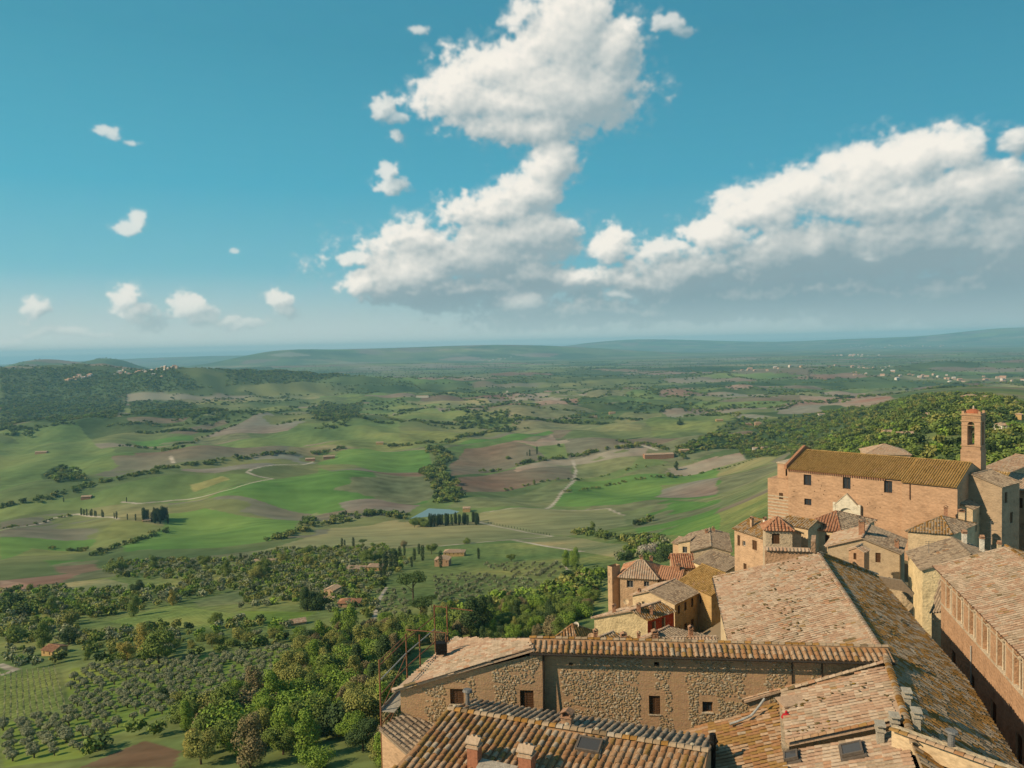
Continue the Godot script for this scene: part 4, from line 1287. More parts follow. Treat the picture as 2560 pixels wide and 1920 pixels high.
func build_trees() -> void:
	for k in 4:
		far_meshes.append(crown_mesh(900 + k, "bush" if k % 2 else "round", 150, 0.11))
	var words := {"bright": ["fresh bright green round tree on the slope", "bright green trees on the slope"], "mid": ["mid green broadleaf tree standing in the valley farmland", "broadleaf trees of the valley"],
		"dark": ["dark evergreen tree standing among lighter trees", "dark evergreens"], "olivegreen": ["olive green tree in young leaf on the slope", "trees in young leaf"], "yellow": ["yellow flowering tree beside green trees", "yellow flowering trees"],
		"brownish": ["brownish budding tree on the wooded slope", "budding trees"], "pine": ["umbrella pine with flat spreading crown above the olive rows", "umbrella pines"], "palebush": ["pale bare branched bush behind the grey roofs", ""], "palm": ["spiky palm bush behind the pink house", ""],
		"cypress": ["dark narrow cypress standing in a valley clump", "cypresses of the valley"]}
	for kind in SINGLE_TREES:
		var a: Array = SINGLE_TREES[kind]
		for i in a.size() / 3:
			plant(kind, a[i * 3], a[i * 3 + 1], a[i * 3 + 2], words[kind][0], words[kind][1], "cypress" if kind == "cypress" else "tree")
	# scrub and slope woods: the nearest singly, the rest as one mass
	var near := []
	for s in SCRUB:
		var b := bounds(s[4])
		var step: float = s[0]
		var x: float = b[0]
		while x < b[1]:
			var d: float = b[2]
			while d < b[3]:
				var px := x + rng.randf_range(-0.5, 0.5) * step
				var pd := d + rng.randf_range(-0.5, 0.5) * step
				if inside(s[4], px, pd):
					var mix := rng.randf()
					var kind := "mid"
					if s[3] == "slope":
						kind = "bright" if mix < 0.34 else "mid" if mix < 0.58 else "olivegreen" if mix < 0.76 else "dark" if mix < 0.90 else "brownish"
					else:
						kind = "mid" if mix < 0.24 else "olive" if mix < 0.58 else "olivegreen" if mix < 0.82 else "bright" if mix < 0.94 else "dark"
					near.append([px, pd, rng.randf_range(s[1], s[2]), kind])
				d += step
			x += step
	near.sort_custom(func(u, v): return u[0] * u[0] + u[1] * u[1] < v[0] * v[0] + v[1] * v[1])
	var rest := []
	var olive_n := 0
	for i in near.size():
		var s: Array = near[i]
		if i < 300:
			if s[3] == "olive":
				plant("olive", s[0], s[1], s[2] * 0.8, "silvery olive tree growing wild among the slope trees", "wild olives on the slope")
			else:
				plant(s[3], s[0], s[1], s[2], {"bright": "fresh green leafy tree in the slope thicket", "mid": "green leafy tree in the slope thicket", "olivegreen": "olive green tree in the slope thicket", "dark": "dark green tree in the slope thicket", "brownish": "brownish budding tree in the slope thicket"}[s[3]], "trees of the slope thicket")
		else:
			rest.append([s[0], s[1], s[2], 0.95, tint(s[3])])
	scatter("woodland", "mass of mixed trees and bushes covering the farmland hollows", "woodland", rest)
	# olive groves in rows
	var olives := []
	for g in OLIVE_GROVES:
		var b := bounds(g[1])
		var step: float = g[0]
		var x: float = b[0]
		while x < b[1]:
			var d: float = b[2]
			while d < b[3]:
				var px := x + rng.randf_range(-0.12, 0.12) * step + d * 0.22
				px = b[0] + fposmod(px - b[0], b[1] - b[0])
				var pd := d + rng.randf_range(-0.12, 0.12) * step
				if inside(g[1], px, pd) and rng.randf() < 0.93:
					olives.append([px, pd, rng.randf_range(2.0, 3.6)])
				d += step
			x += step
	olives.sort_custom(func(u, v): return u[0] * u[0] + u[1] * u[1] < v[0] * v[0] + v[1] * v[1])
	var more := []
	for i in olives.size():
		var s: Array = olives[i]
		if i < 300:
			plant("olive", s[0], s[1], s[2], "small silvery olive tree in the planted grove rows", "olive trees of the grove")
		else:
			more.append([s[0], s[1], s[2], 0.95, tint("olive", 0.92)])
	scatter("olive_grove", "rows of silvery olive trees farther down the hillside", "olive grove", more)
	# hedgerows and stream banks
	var hedge := []
	for l in TREE_LINES:
		var len := length_of(l[3])
		var n := int(len / l[1] * (1.0 + l[0] / 9.0))
		for i in n:
			var p := along(l[3], rng.randf())
			var q := Vector2(rng.randf_range(-1, 1), rng.randf_range(-1, 1)) * float(l[0])
			var m := rng.randf()
			hedge.append([p.x + q.x, p.y + q.y, l[2] * rng.randf_range(0.55, 1.15), rng.randf_range(0.85, 1.25), tint("mid" if m < 0.6 else "dark" if m < 0.8 else "olivegreen")])
	scatter("hedgerows", "green hedgerows and stream side trees between the fields", "hedgerow", hedge)
	var wood := []
	for s in WOODS:
		var b := bounds(s[2])
		var n := int((b[1] - b[0]) * (b[3] - b[2]) / (s[0] * s[0]))
		n = mini(n, 60000)
		for i in n:
			var x := rng.randf_range(b[0], b[1])
			var d := rng.randf_range(b[2], b[3])
			if inside(s[2], x, d):
				var m := rng.randf()
				wood.append([x, d, s[1] * rng.randf_range(0.6, 1.15), rng.randf_range(0.9, 1.3), tint("mid" if m < 0.5 else "dark" if m < 0.7 else "olivegreen" if m < 0.9 else "bright", 0.95)])
	scatter("hill_woods", "dense green woods covering the far hills and the ridge", "wood", wood)
	# field edge trees of the wide farmland
	var cell := FastNoiseLite.new()
	cell.seed = 14
	cell.noise_type = FastNoiseLite.TYPE_CELLULAR
	cell.cellular_return_type = FastNoiseLite.RETURN_DISTANCE2_SUB
	cell.cellular_jitter = 0.9
	cell.fractal_type = FastNoiseLite.FRACTAL_NONE
	cell.frequency = 1.0 / 420.0
	cell.domain_warp_enabled = true
	cell.domain_warp_amplitude = 120.0
	cell.domain_warp_frequency = 0.002
	cell.domain_warp_fractal_type = FastNoiseLite.DOMAIN_WARP_FRACTAL_NONE
	var edge := []
	var clump := FastNoiseLite.new()
	clump.seed = 77
	clump.frequency = 0.0016
	for i in 110000:
		var d := 2400.0 + pow(rng.randf(), 1.4) * 9000.0
		var x := rng.randf_range(-0.75, 0.75) * d
		var e := cell.get_noise_2d(x * 0.8, d * 1.25)
		var c := clump.get_noise_2d(x, d)
		var wild := c > 0.30 and rng.randf() < 0.35
		if (e < -0.955 and c > -0.25) or wild:
			edge.append([x, d, rng.randf_range(6, 12), rng.randf_range(0.9, 1.6), tint("mid" if rng.randf() < 0.6 else "dark")])
	scatter("field_edge_trees", "lines and clumps of trees between the distant fields", "hedgerow", edge)

# ---------------------------------------------------------------- sky
func sky_tone(az: float, el: float) -> Color:
	# clear air from horizon to zenith, a little paler towards the sun at left
	var stops := [[-2.0, 0.58, 0.67, 0.645], [0.0, 0.58, 0.67, 0.645], [2.2, 0.40, 0.55, 0.565], [5.5, 0.17, 0.45, 0.545], [11.0, 0.085, 0.375, 0.51], [20.0, 0.060, 0.285, 0.405], [40.0, 0.045, 0.21, 0.34], [90.0, 0.035, 0.16, 0.29]]
	var c := Color(0.035, 0.16, 0.29)
	for i in stops.size() - 1:
		if el <= stops[i + 1][0]:
			var t := clampf((el - stops[i][0]) / (stops[i + 1][0] - stops[i][0]), 0.0, 1.0)
			c = Color(lerpf(stops[i][1], stops[i + 1][1], t), lerpf(stops[i][2], stops[i + 1][2], t), lerpf(stops[i][3], stops[i + 1][3], t))
			break
	var sunward := 0.5 + 0.5 * cos(deg_to_rad(az + 110.0))
	var k := lerpf(0.90, 1.30, sunward)
	return Color(c.r * (k + 0.25 * sunward * sunward), c.g * k, c.b * lerpf(k, 1.0, 0.3))

var cloud_noise := []
# how much cloud lies in a direction: (amount, greyness, height within the cloud)
func cloud(az0: float, el0: float, near: Array) -> Vector4:
	var warp: FastNoiseLite = cloud_noise[0]
	var az := az0 + warp.get_noise_2d(az0, el0) * 1.1
	var el := el0 + warp.get_noise_2d(az0 + 300.0, el0) * 0.7
	var d := -1.0
	var grey := 0.0
	var wsum := 0.0
	var top := 0.0
	var size := 0.0
	for b in near:
		var ex: float = (az - b[0]) / b[2]
		if ex > 1.6 or ex < -1.6: continue
		var ey: float = (el - b[1]) / b[3]
		var q := 1.0 - sqrt(ex * ex + ey * ey)
		if q > -0.6:
			var w := q + 0.6
			w = w * w * w
			grey += w * b[4]
			top += w * (ey - ex * 0.5)
			size += w * minf(b[3], 2.0)
			wsum += w
			d = maxf(d, q)
	if d < -0.6: return Vector4(-1, 0, 0, 0)
	grey /= wsum
	size /= wsum * 2.0
	var puff: FastNoiseLite = cloud_noise[1]
	var billow: FastNoiseLite = cloud_noise[2]
	var wisp: FastNoiseLite = cloud_noise[3]
	var den := d + puff.get_noise_2d(az0, el0 * 1.3) * 0.55 + (-billow.get_noise_2d(az0, el0 * 1.15) - 0.5) * lerpf(0.5, 0.2, grey) + wisp.get_noise_2d(az0, el0 * 1.3) * lerpf(0.55, 0.24, size) + lerpf(-0.16, 0.20, size)
	return Vector4(den, grey, top / wsum, size)

func build_sky() -> Sky:
	var low := Image.create(512, 256, false, Image.FORMAT_RGBF)
	var soft := FastNoiseLite.new()
	soft.seed = 31
	soft.frequency = 0.018
	soft.fractal_octaves = 5
	for y in 256:
		var el := 90.0 - (y + 0.5) / 256.0 * 180.0
		for x in 512:
			var az := (x + 0.5) / 512.0 * 360.0 - 180.0
			var c := sky_tone(az, maxf(el, -2.0)) if el > -2.0 else Color(0.40, 0.50, 0.50)
			if el > 0.0 and absf(az) > 39.0:
				# fair weather clouds go on all round
				var q := soft.get_noise_3d(az * 1.4, el * 3.2, 4.0 * sin(deg_to_rad(az)))
				var a := clampf((q - 0.16) * 4.0, 0.0, 0.85) * clampf((absf(az) - 39.0) / 8.0, 0.0, 1.0) * clampf((70.0 - el) / 30.0, 0.0, 1.0)
				c = c.lerp(Color(0.62, 0.64, 0.62), a)
			low.set_pixel(x, y, c.linear_to_srgb())
	low.convert(Image.FORMAT_RGB8)
	low.resize(4096, 2048, Image.INTERPOLATE_CUBIC)
	# column 0 looks straight ahead
	var turned := Image.create(4096, 2048, false, Image.FORMAT_RGB8)
	turned.blit_rect(low, Rect2i(2048, 0, 2048, 2048), Vector2i(0, 0))
	turned.blit_rect(low, Rect2i(0, 0, 2048, 2048), Vector2i(2048, 0))
	low = turned
	var wisp := FastNoiseLite.new()
	wisp.seed = 61
	wisp.frequency = 0.9
	wisp.fractal_octaves = 4
	wisp.fractal_gain = 0.6
	var warp := FastNoiseLite.new()
	warp.seed = 12
	warp.frequency = 0.11
	warp.fractal_octaves = 3
	var puff := FastNoiseLite.new()
	puff.seed = 44
	puff.frequency = 0.20
	puff.fractal_octaves = 6
	puff.fractal_gain = 0.55
	var billow := FastNoiseLite.new()
	billow.seed = 45
	billow.noise_type = FastNoiseLite.TYPE_CELLULAR
	billow.cellular_return_type = FastNoiseLite.RETURN_DISTANCE
	billow.frequency = 0.55
	billow.fractal_type = FastNoiseLite.FRACTAL_FBM
	billow.fractal_octaves = 3
	cloud_noise = [warp, puff, billow, wisp]
	for y in range(int((90.0 - 28.0) / 180.0 * 2048.0), int((90.0 + 1.0) / 180.0 * 2048.0)):
		var el := 90.0 - (y + 0.5) / 2048.0 * 180.0
		var near := []
		for b in CLOUDS:
			if absf(b[1] - el) < b[3] * 1.6 + 1.8: near.append(b)
		if near.is_empty(): continue
		for col_ in range(-430, 430):
			var az := (col_ + 0.5) / 4096.0 * 360.0
			var d := cloud(az, el, near)
			var wisp_a := 0.30 * ss(-0.34, 0.12, d.x) * clampf(0.25 + 1.5 * wisp.get_noise_2d(az * 0.9 + 40.0, el), 0.0, 1.0)
			if d.x <= 0.0 and wisp_a < 0.01: continue
			# thicker towards the light: the lit side of a billow
			var e := cloud(az - 0.75, el + 0.85, near)
			var f := cloud(az - 0.22, el + 0.28, near)
			var t0 := sqrt(maxf(d.x, 0.0))
			var relief := (t0 - sqrt(maxf(e.x, 0.0))) * 0.80 + (t0 - sqrt(maxf(f.x, 0.0))) * 0.45
			var grey := d.y
			var lit := clampf(0.66 + relief * lerpf(1.1, 0.6, grey) + d.z * 0.30 - grey * 0.80, 0.0, 1.0)
			var a := maxf(wisp_a, ss(0.0, 0.36, d.x)) * lerpf(0.75, 0.98, clampf(d.x * 1.6, 0.0, 1.0))
			a *= clampf((el + 1.0) / 4.0, 0.35, 1.0) * lerpf(0.45, 1.0, clampf(d.w * 1.5, 0.0, 1.0))
			var x := posmod(col_, 4096)
			var base := low.get_pixel(x, y).srgb_to_linear()
			var shade := Color(0.235, 0.345, 0.385).lerp(Color(0.40, 0.48, 0.495), clampf(1.0 - grey, 0.0, 1.0))
			var c := shade.lerp(Color(0.95, 0.90, 0.81), lit)
			c = c.lerp(base, clampf((4.0 - el) / 9.0, 0.0, 0.4))
			low.set_pixel(x, y, base.lerp(c, a).linear_to_srgb())
	var pm := PanoramaSkyMaterial.new()
	pm.panorama = ImageTexture.create_from_image(low)
	var sky := Sky.new()
	sky.sky_material = pm
	return sky

func _ready() -> void:
	rng.seed = 20
	tile_noise.seed = 9
	tile_noise.frequency = 0.35
	tile_noise.fractal_octaves = 3
	for i in VT.size() / 2:
		vt_r.append(VT[i * 2]); vt_h.append(VT[i * 2 + 1])
	for i in POND.size() / 2:
		pond_mid += Vector2(POND[i * 2], POND[i * 2 + 1]) / (POND.size() / 2)
	pond_level = ground(pond_mid.x, pond_mid.y)
	# camera
	var cam := Camera3D.new()
	cam.name = "camera"
	cam.position = Vector3(0, EYE, 0)
	cam.rotation_degrees = Vector3(-2.79, 0, -1.3)
	cam.fov = 51.06
	cam.near = 0.5
	cam.far = 70000.0
	add_child(cam)
	# sky, air and exposure
	var env := Environment.new()
	env.background_mode = Environment.BG_SKY
	env.sky = build_sky()
	env.background_energy_multiplier = 0.86
	env.tonemap_mode = Environment.TONE_MAPPER_LINEAR
	env.tonemap_exposure = 1.17
	env.fog_enabled = true
	env.fog_density = 0.00005
	env.fog_light_color = Color(0.64, 0.895, 1.0)
	env.sdfgi_enabled = true
	env.ssao_enabled = true
	env.ssil_enabled = true
	var we := WorldEnvironment.new()
	we.name = "world_environment"
	we.environment = env
	add_child(we)
	# sun: low afternoon light from the left, a little behind the viewer
	var sun := DirectionalLight3D.new()
	sun.name = "sun"
	var se := deg_to_rad(33.5)
	var sa := deg_to_rad(20.0)
	add_child(sun)
	sun.look_at_from_position(Vector3(-cos(se) * cos(sa), sin(se), cos(se) * sin(sa)) * 1000.0, Vector3.ZERO)
	sun.light_energy = 1.6
	sun.light_color = Color(1.0, 0.90, 0.76)
	sun.light_angular_distance = 0.5
	sun.shadow_enabled = true
	print("sky ", Time.get_ticks_msec())
	make_textures()
	make_tile()
	build_terrain()
	print("terrain ", Time.get_ticks_msec())
	build_foreground()
	build_town()
	print("town ", Time.get_ticks_msec())
	build_church()
	build_valley()
	build_vines()
	build_trees()
	print("trees ", Time.get_ticks_msec())

# ---------------------------------------------------------------- foreground roofs
var stone_mesh: ArrayMesh
func make_stone() -> void:
	var st := SurfaceTool.new()
	var s := SphereMesh.new()
	s.radius = 0.5
	s.height = 1.0
	s.radial_segments = 7
	s.rings = 3
	st.create_from(s, 0)
	var mdt := MeshDataTool.new()
	var am := st.commit()
	mdt.create_from_surface(am, 0)
	var r := RandomNumberGenerator.new()
	r.seed = 4
	var moved := {}
	for i in mdt.get_vertex_count():
		var v := mdt.get_vertex(i)
		var key := v.snapped(Vector3.ONE * 0.01)
		if not moved.has(key): moved[key] = v.normalized() * 0.5 * r.randf_range(0.85, 1.12)
		var p: Vector3 = moved[key]
		# squarer than a ball
		p = Vector3(signf(p.x) * pow(absf(p.x) * 2.0, 0.7) * 0.5, signf(p.y) * pow(absf(p.y) * 2.0, 0.7) * 0.5, p.z)
		mdt.set_vertex(i, p)
	stone_mesh = ArrayMesh.new()
	mdt.commit_to_surface(stone_mesh)
	var again := SurfaceTool.new()
	again.create_from(stone_mesh, 0)
	again.generate_normals()
	stone_mesh = again.commit()

func brick_material() -> StandardMaterial3D:
	# narrow courses, too small to tell apart one by one at this distance
	if mats.has("old brick"): return mats["old brick"]
	var w := 256
	var im := Image.create(w, w, false, Image.FORMAT_RGB8)
	var r := RandomNumberGenerator.new()
	r.seed = 2
	im.fill(col(0.36, 0.29, 0.20))
	for row in 32:
		var x := -(row % 2) * 12
		while x < w:
			var f := r.randf_range(0.78, 1.2)
			var c := col(0.365 * f, 0.21 * f * r.randf_range(0.92, 1.08), 0.105 * f)
			im.fill_rect(Rect2i(x + 1, row * 8 + 1, 22, 6), c)
			x += 24
	var m := StandardMaterial3D.new()
	m.resource_name = "old brick"
	m.albedo_texture = ImageTexture.create_from_image(im)
	m.uv1_triplanar = true
	m.uv1_world_triplanar = true
	m.uv1_scale = Vector3.ONE * 0.40
	m.roughness = 0.95
	m.metallic_specular = 0.15
	m.normal_enabled = true
	m.normal_texture = grain_normal
	m.normal_scale = 0.25
	mats["old brick"] = m
	return m

func build_foreground() -> void:
	make_stone()
	# ---- the long stone wing across the view
	var wing := thing("stone_wing", "long rubble stone and brick wing with a tiled wall head", "building")
	var wl := P(-7.85, -22.65, 52.98)
	var wa := P(1.62, -20.12, 52.03)
	var wr := P(23.57, -20.12, 49.07)
	var inw := Vector3.UP.cross(Vector3(wr.x - wa.x, 0, wr.z - wa.z).normalized())
	var st := st_new()
	var base := EYE - 50.0
	# left, projecting part: rectangle below the sloping verge, then the triangle under it
	var out := -inw * 0.45
	var wl2 := wl + out
	var wa2 := wa + out
	var low_a := Vector3(wa2.x, wl2.y, wa2.z)
	var win_l := []
	var fx := (Vector3(wa2.x, 0, wa2.z) - Vector3(wl2.x, 0, wl2.z)).normalized()
	for w in [[P(-4.57, -22.63, 52.20), 0.91, 1.03], [P(0.06, -22.61, 51.74), 0.89, 1.27]]:
		var v: Array = w
		var q0: Vector3 = v[0]
		win_l.append([(q0 - wl2).dot(fx) + v[1] * 0.5, wl2.y - q0.y, v[1], v[2], q0])
	wall_face(st, wl2, low_a, base, win_l, inw, 0.3)
	tri(st, wl2, wa2, low_a)
	# the step back to the main face
	quad(st, wa2, wa, Vector3(wa.x, base, wa.z), Vector3(wa2.x, base, wa2.z))
	var win_r := []
	var gx := (Vector3(wr.x, 0, wr.z) - Vector3(wa.x, 0, wa.z)).normalized()
	for w in [[P(8.42, -22.93, 51.12), 0.72, 1.22], [P(11.78, -23.20, 50.66), 0.65, 0.70], [P(8.78, -20.70, 51.07), 0.33, 0.27], [P(3.31, -20.92, 51.81), 0.26, 0.18]]:
		var v: Array = w
		var q0: Vector3 = v[0]
		win_r.append([(q0 - wa).dot(gx) + v[1] * 0.5, wa.y - q0.y, v[1], v[2], q0])
	wall_face(st, wa, wr, base, win_r, inw, 0.3)
	# left end wall, rear wall
	var bl := P(-4.59, -22.65, 60.49)
	quad(st, wl2, bl, Vector3(bl.x, base, bl.z), Vector3(wl2.x, base, wl2.z))
	quad(st, bl, P(15.75, -23.2, 58.30), P(14.76, -50, 57.59), Vector3(bl.x, base, bl.z))
	part(wing, "wall", done(st), brick_material())
	for h in win_l:
		window_part(wing, h[4], fx, inw, h[2], h[3], "shut")
	for i in 2:
		window_part(wing, win_r[i][4], gx, inw, win_r[i][2], win_r[i][3], "shut" if i == 0 else "dark")
	# pale sills and brick heads
	for h in [win_l[0], win_l[1], win_r[0], win_r[1]]:
		var ax := fx if h[4].x < 1.0 else gx
		st = st_new()
		box(st, h[4] + Vector3.DOWN * (h[3] + 0.07) - ax * 0.06 - inw * 0.07, ax * (h[2] + 0.12), Vector3.UP * 0.07, inw * 0.2)
		part(wing, "sill", done(st), stonetrim_mat())
	# rubble panels between the brick piers: stones stand proud of the wall
	var stones := []
	var holes := win_l + win_r
	var piers := [[-7.4, -6.2], [-2.75, -1.5], [-4.35, -4.1], [1.2, 3.0], [7.9, 9.0], [9.9, 11.0], [14.6, 15.9], [17.2, 18.6]]
	var sn := FastNoiseLite.new()
	sn.seed = 51
	sn.frequency = 0.5
	var x := -6.6
	while x < 19.0:
		var y := -28.6
		while y < -20.3:
			var px := x + rng.randf_range(-0.10, 0.10)
			var py := y + rng.randf_range(-0.06, 0.06)
			var left := px < wa.x
			var topy := -20.3 if px > 0.8 else -20.3 + (px - 0.8) * 0.335
			var ok := py < topy - 0.05
			var shift := sn.get_noise_2d(0.0, py * 1.6) * 0.45
			for p in piers:
				if px + shift > p[0] and px + shift < p[1]: ok = false
			if sn.get_noise_2d(px * 0.8, py * 2.2) > 0.34: ok = false
			var f := wl2.lerp(wa2, (px - wl2.x) / (wa2.x - wl2.x)) if left else wa.lerp(wr, (px - wa.x) / (wr.x - wa.x))
			var at := Vector3(f.x, EYE + py, f.z)
			for h in holes:
				var o: Vector3 = h[4]
				if px > o.x - 0.32 and px < o.x + h[2] + 0.32 and at.y < o.y + 0.42 and at.y > o.y - h[3] - 0.12: ok = false
			if ok:
				var w := rng.randf_range(0.08, 0.25)
				var t := rng.randf_range(0.07, 0.17)
				var b := Basis(gx * w, Vector3.UP * t, inw * rng.randf_range(0.05, 0.11)).rotated(inw, rng.randf_range(-0.3, 0.3))
				stones.append([Transform3D(b, at), rng.randi() % 5, w * t])
			y += 0.125
		x += 0.155
	stones.sort_custom(func(u, v): return u[2] > v[2])
	var sc := [[0.42, 0.355, 0.25], [0.36, 0.29, 0.19], [0.47, 0.41, 0.31], [0.31, 0.25, 0.17], [0.40, 0.30, 0.17]]
	for i in mini(300, stones.size()):
		var c: Array = sc[stones[i][1]]
		var s := part(wing, "stone", stone_mesh, mat("rubble %d" % stones[i][1], col(c[0], c[1], c[2]), 0.95, 2.2))
		s.transform = stones[i][0]
	var mm := MultiMesh.new()
	mm.transform_format = MultiMesh.TRANSFORM_3D
	mm.use_colors = true
	mm.mesh = stone_mesh
	mm.instance_count = maxi(0, stones.size() - 300)
	for i in mm.instance_count:
		mm.set_instance_transform(i, stones[i + 300][0])
		var c: Array = sc[stones[i + 300][1]]
		var f := rng.randf_range(0.8, 1.15)
		mm.set_instance_color(i, Color(c[0] * f, c[1] * f, c[2] * f))
	var rub := MultiMeshInstance3D.new()
	rub.name = "rubble_stones"
	rub.multimesh = mm
	rub.material_override = tile_material()
	rub.set_meta("kind", "stuff")
	wing.add_child(rub, true)
	# roofs of the wing
	roof(wing, [P(0.79, -19.62, 52.89), P(23.32, -19.62, 49.89), P(23.16, -20.02, 48.55), P(0.77, -20.02, 51.48)], "near", {"rise": 1.2, "singles": 180, "pitch": 0.375, "wide": 0.27, "step": 0.42, "thick": 0.1})
	ridge(wing, P(0.79, -19.6, 52.95), P(23.32, -19.6, 49.94), "ochre", 0.3, true)
	roof(wing, [P(0.78, -19.65, 52.94), P(15.51, -19.65, 50.97), P(16.19, -23.1, 59.39), P(-4.62, -22.7, 61.17)], "grey")
	roof(wing, [P(1.04, -19.8, 51.38), P(0.78, -19.65, 53.00), P(-4.73, -22.62, 61.19), P(-8.44, -22.75, 52.32)], "pink", {"pitch": 0.36, "wide": 0.26, "jitter": 2.0})
	ridge(wing, P(0.89, -19.7, 51.46), P(-8.34, -22.7, 52.32), "pink", 0.3, true)
	# gutter and down pipe
	st = st_new()
	tube(st, P(0.77, -20.12, 51.37), P(23.15, -20.12, 48.44), 0.075, 0.075)
	part(wing, "gutter", done(st), mat("dark gutter", col(0.05, 0.042, 0.035), 0.5, 0.7))
	st = st_new()
	tube(st, P(1.67, -20.15, 51.35), P(1.65, -20.7, 51.62), 0.05, 0.05)
	tube(st, P(1.65, -20.7, 51.62), P(1.35, -32, 50.86), 0.05, 0.05)
	part(wing, "down_pipe", done(st), mats["dark gutter"])
	for xx in [17.3, 19.1]:
		st = st_new()
		var q := wa.lerp(wr, (xx - wa.x) / (wr.x - wa.x)) - inw * 0.06
		tube(st, q, q + Vector3.DOWN * (2.6 if xx < 18.0 else 1.4), 0.04, 0.04, 6)
		part(wing, "down_pipe", done(st), mats["dark gutter"])

	# ---- the long palace whose ridge runs away from the viewer
	var pal := thing("long_palace", "long palace with lichen covered tiled roof along the narrow street", "building")
	var p0 := P(28.00, -20, 73.60)
	var p1 := P(22.87, -20, 49.17)
	var p2 := P(19.22, -20, 38.29)
	var p3 := P(16.68, -20, 29.98)
	var e0 := P(36.10, -24, 79.61)
	var e1 := P(31.45, -24, 56.14)
	var e2 := P(27.91, -24, 44.15)
	var e3 := P(25.18, -24, 34.43)
	roof(pal, [p0, p1, e1, e0], "ochre", {"wide": 0.3, "step": 0.40, "pitch": 0.42, "rise": 0.75, "jitter": 1.6})
	roof(pal, [p1, p2, e2, e1], "ochre", {"wide": 0.32, "step": 0.42, "pitch": 0.44, "rise": 0.75, "singles": 170, "jitter": 1.6})
	roof(pal, [p2, p3, e3, e2], "ochre", {"wide": 0.32, "step": 0.42, "pitch": 0.44, "rise": 0.75, "singles": 130, "jitter": 1.6})
	roof(pal, [p0, p1, P(14.29, -23, 50.12), P(19.13, -23, 76.87)], "pink", {"pitch": 0.38, "wide": 0.25, "jitter": 1.8})
	moss(pal, [p0, p1, P(14.29, -23, 50.12), P(19.13, -23, 76.87)], 190)
	moss(pal, [P(22.54, -20.15, 48.31), P(20.09, -20.15, 41.26), P(14.62, -22.1, 42.85), P(16.47, -22.1, 49.18)], 50)
	moss(pal, [p0, p1, e1, e0], 110)
	ridge(pal, p0 + Vector3.UP * 0.06, p1 + Vector3.UP * 0.06, "pink", 0.36)
	ridge(pal, p1 + Vector3.UP * 0.06, p2 + Vector3.UP * 0.06, "ochre", 0.42, true)
	ridge(pal, p0 + Vector3.UP * 0.1, e0 + Vector3.UP * 0.12, "ochre", 0.5, true)
	ridge(pal, p0 + Vector3.UP * 0.1 - Vector3(0.35, 0, -0.45), e0 + Vector3.UP * 0.12 - Vector3(0.35, 0, -0.45), "ochre", 0.5, true)
	ridge(pal, p0, P(19.13, -22.95, 76.88), "pink", 0.3)
	st = st_new()
	for f in [[P(19.64, -23.05, 76.48), P(14.81, -23.05, 50.31)], [P(35.67, -24.05, 79.07), P(31.18, -24.05, 56.26)], [P(31.18, -24.05, 56.26), P(27.63, -24.05, 44.26)], [P(27.63, -24.05, 44.26), P(24.88, -24.05, 34.44)], [P(19.64, -23.05, 76.48), P(35.67, -24.05, 79.07)]]:
		quad(st, f[0], f[1], Vector3(f[1].x, base, f[1].z), Vector3(f[0].x, base, f[0].z))
	tri(st, P(19.64, -23.05, 76.48), P(27.99, -20.1, 73.70), P(35.67, -24.05, 79.07))
	part(pal, "wall", done(st), wall_mat("cream"))
	st = st_new()
	tube(st, P(19.02, -23.05, 76.87), P(14.29, -23.05, 50.23), 0.08, 0.08)
	part(pal, "gutter", done(st), mats["dark gutter"])
	# lower slopes on the near side of the stone wing
	roof(pal, [P(22.54, -20.15, 48.31), P(20.09, -20.15, 41.26), P(14.62, -22.1, 42.85), P(16.47, -22.1, 49.18)], "pink", {"singles": 150, "pitch": 0.37, "wide": 0.27, "step": 0.42})
	roof(pal, [P(20.02, -20.5, 41.14), P(16.90, -20.5, 32.08), P(11.21, -22.6, 33.76), P(14.50, -22.6, 42.84)], "pink", {"singles": 110, "pitch": 0.37, "wide": 0.27, "step": 0.42})
	roof(pal, [P(16.13, -22.35, 48.42), P(12.78, -22.5, 37.00), P(8.05, -24.4, 38.75), P(9.80, -24.4, 49.06)], "near", {"singles": 150, "pitch": 0.37, "wide": 0.27, "step": 0.42})
	ridge(pal, P(14.52, -22.0, 42.86), P(19.94, -20.05, 41.32), "near", 0.3, true)
	ridge(pal, P(16.37, -22.05, 49.30), P(22.35, -20.0, 48.44), "pink", 0.3, true)
	st = st_new()
	box(st, P(14.22, -30, 42.70), P(16.47, 0, 49.19) - P(14.52, 0, 42.86), Vector3.UP * 7.75, Vector3(0.4, 0, 0))
	box(st, P(9.53, -32, 48.47), P(8.13, 0, 38.82) - P(9.90, 0, 49.20), Vector3.UP * 7.4, Vector3(0.4, 0, 0))
	part(pal, "wall", done(st), wall_mat("stone"))
	# dormer hatch in the lower slope, with two wooden posts
	st = st_new()
	box(st, P(15.79, -23.0, 47.75), Vector3(1.5, 0, 0.1), Vector3.UP * 1.0, Vector3(0.1, 0, 0.9))
	var hatch := part(pal, "roof_hatch", done(st), wall_mat("pink"))
	st = st_new()
	box(st, P(15.64, -21.95, 48.14), Vector3(1.8, 0.25, 0.1), Vector3.UP * 0.08, Vector3(0.1, 0, 1.3))
	part(hatch, "canopy", done(st), mats["roof base pink"])
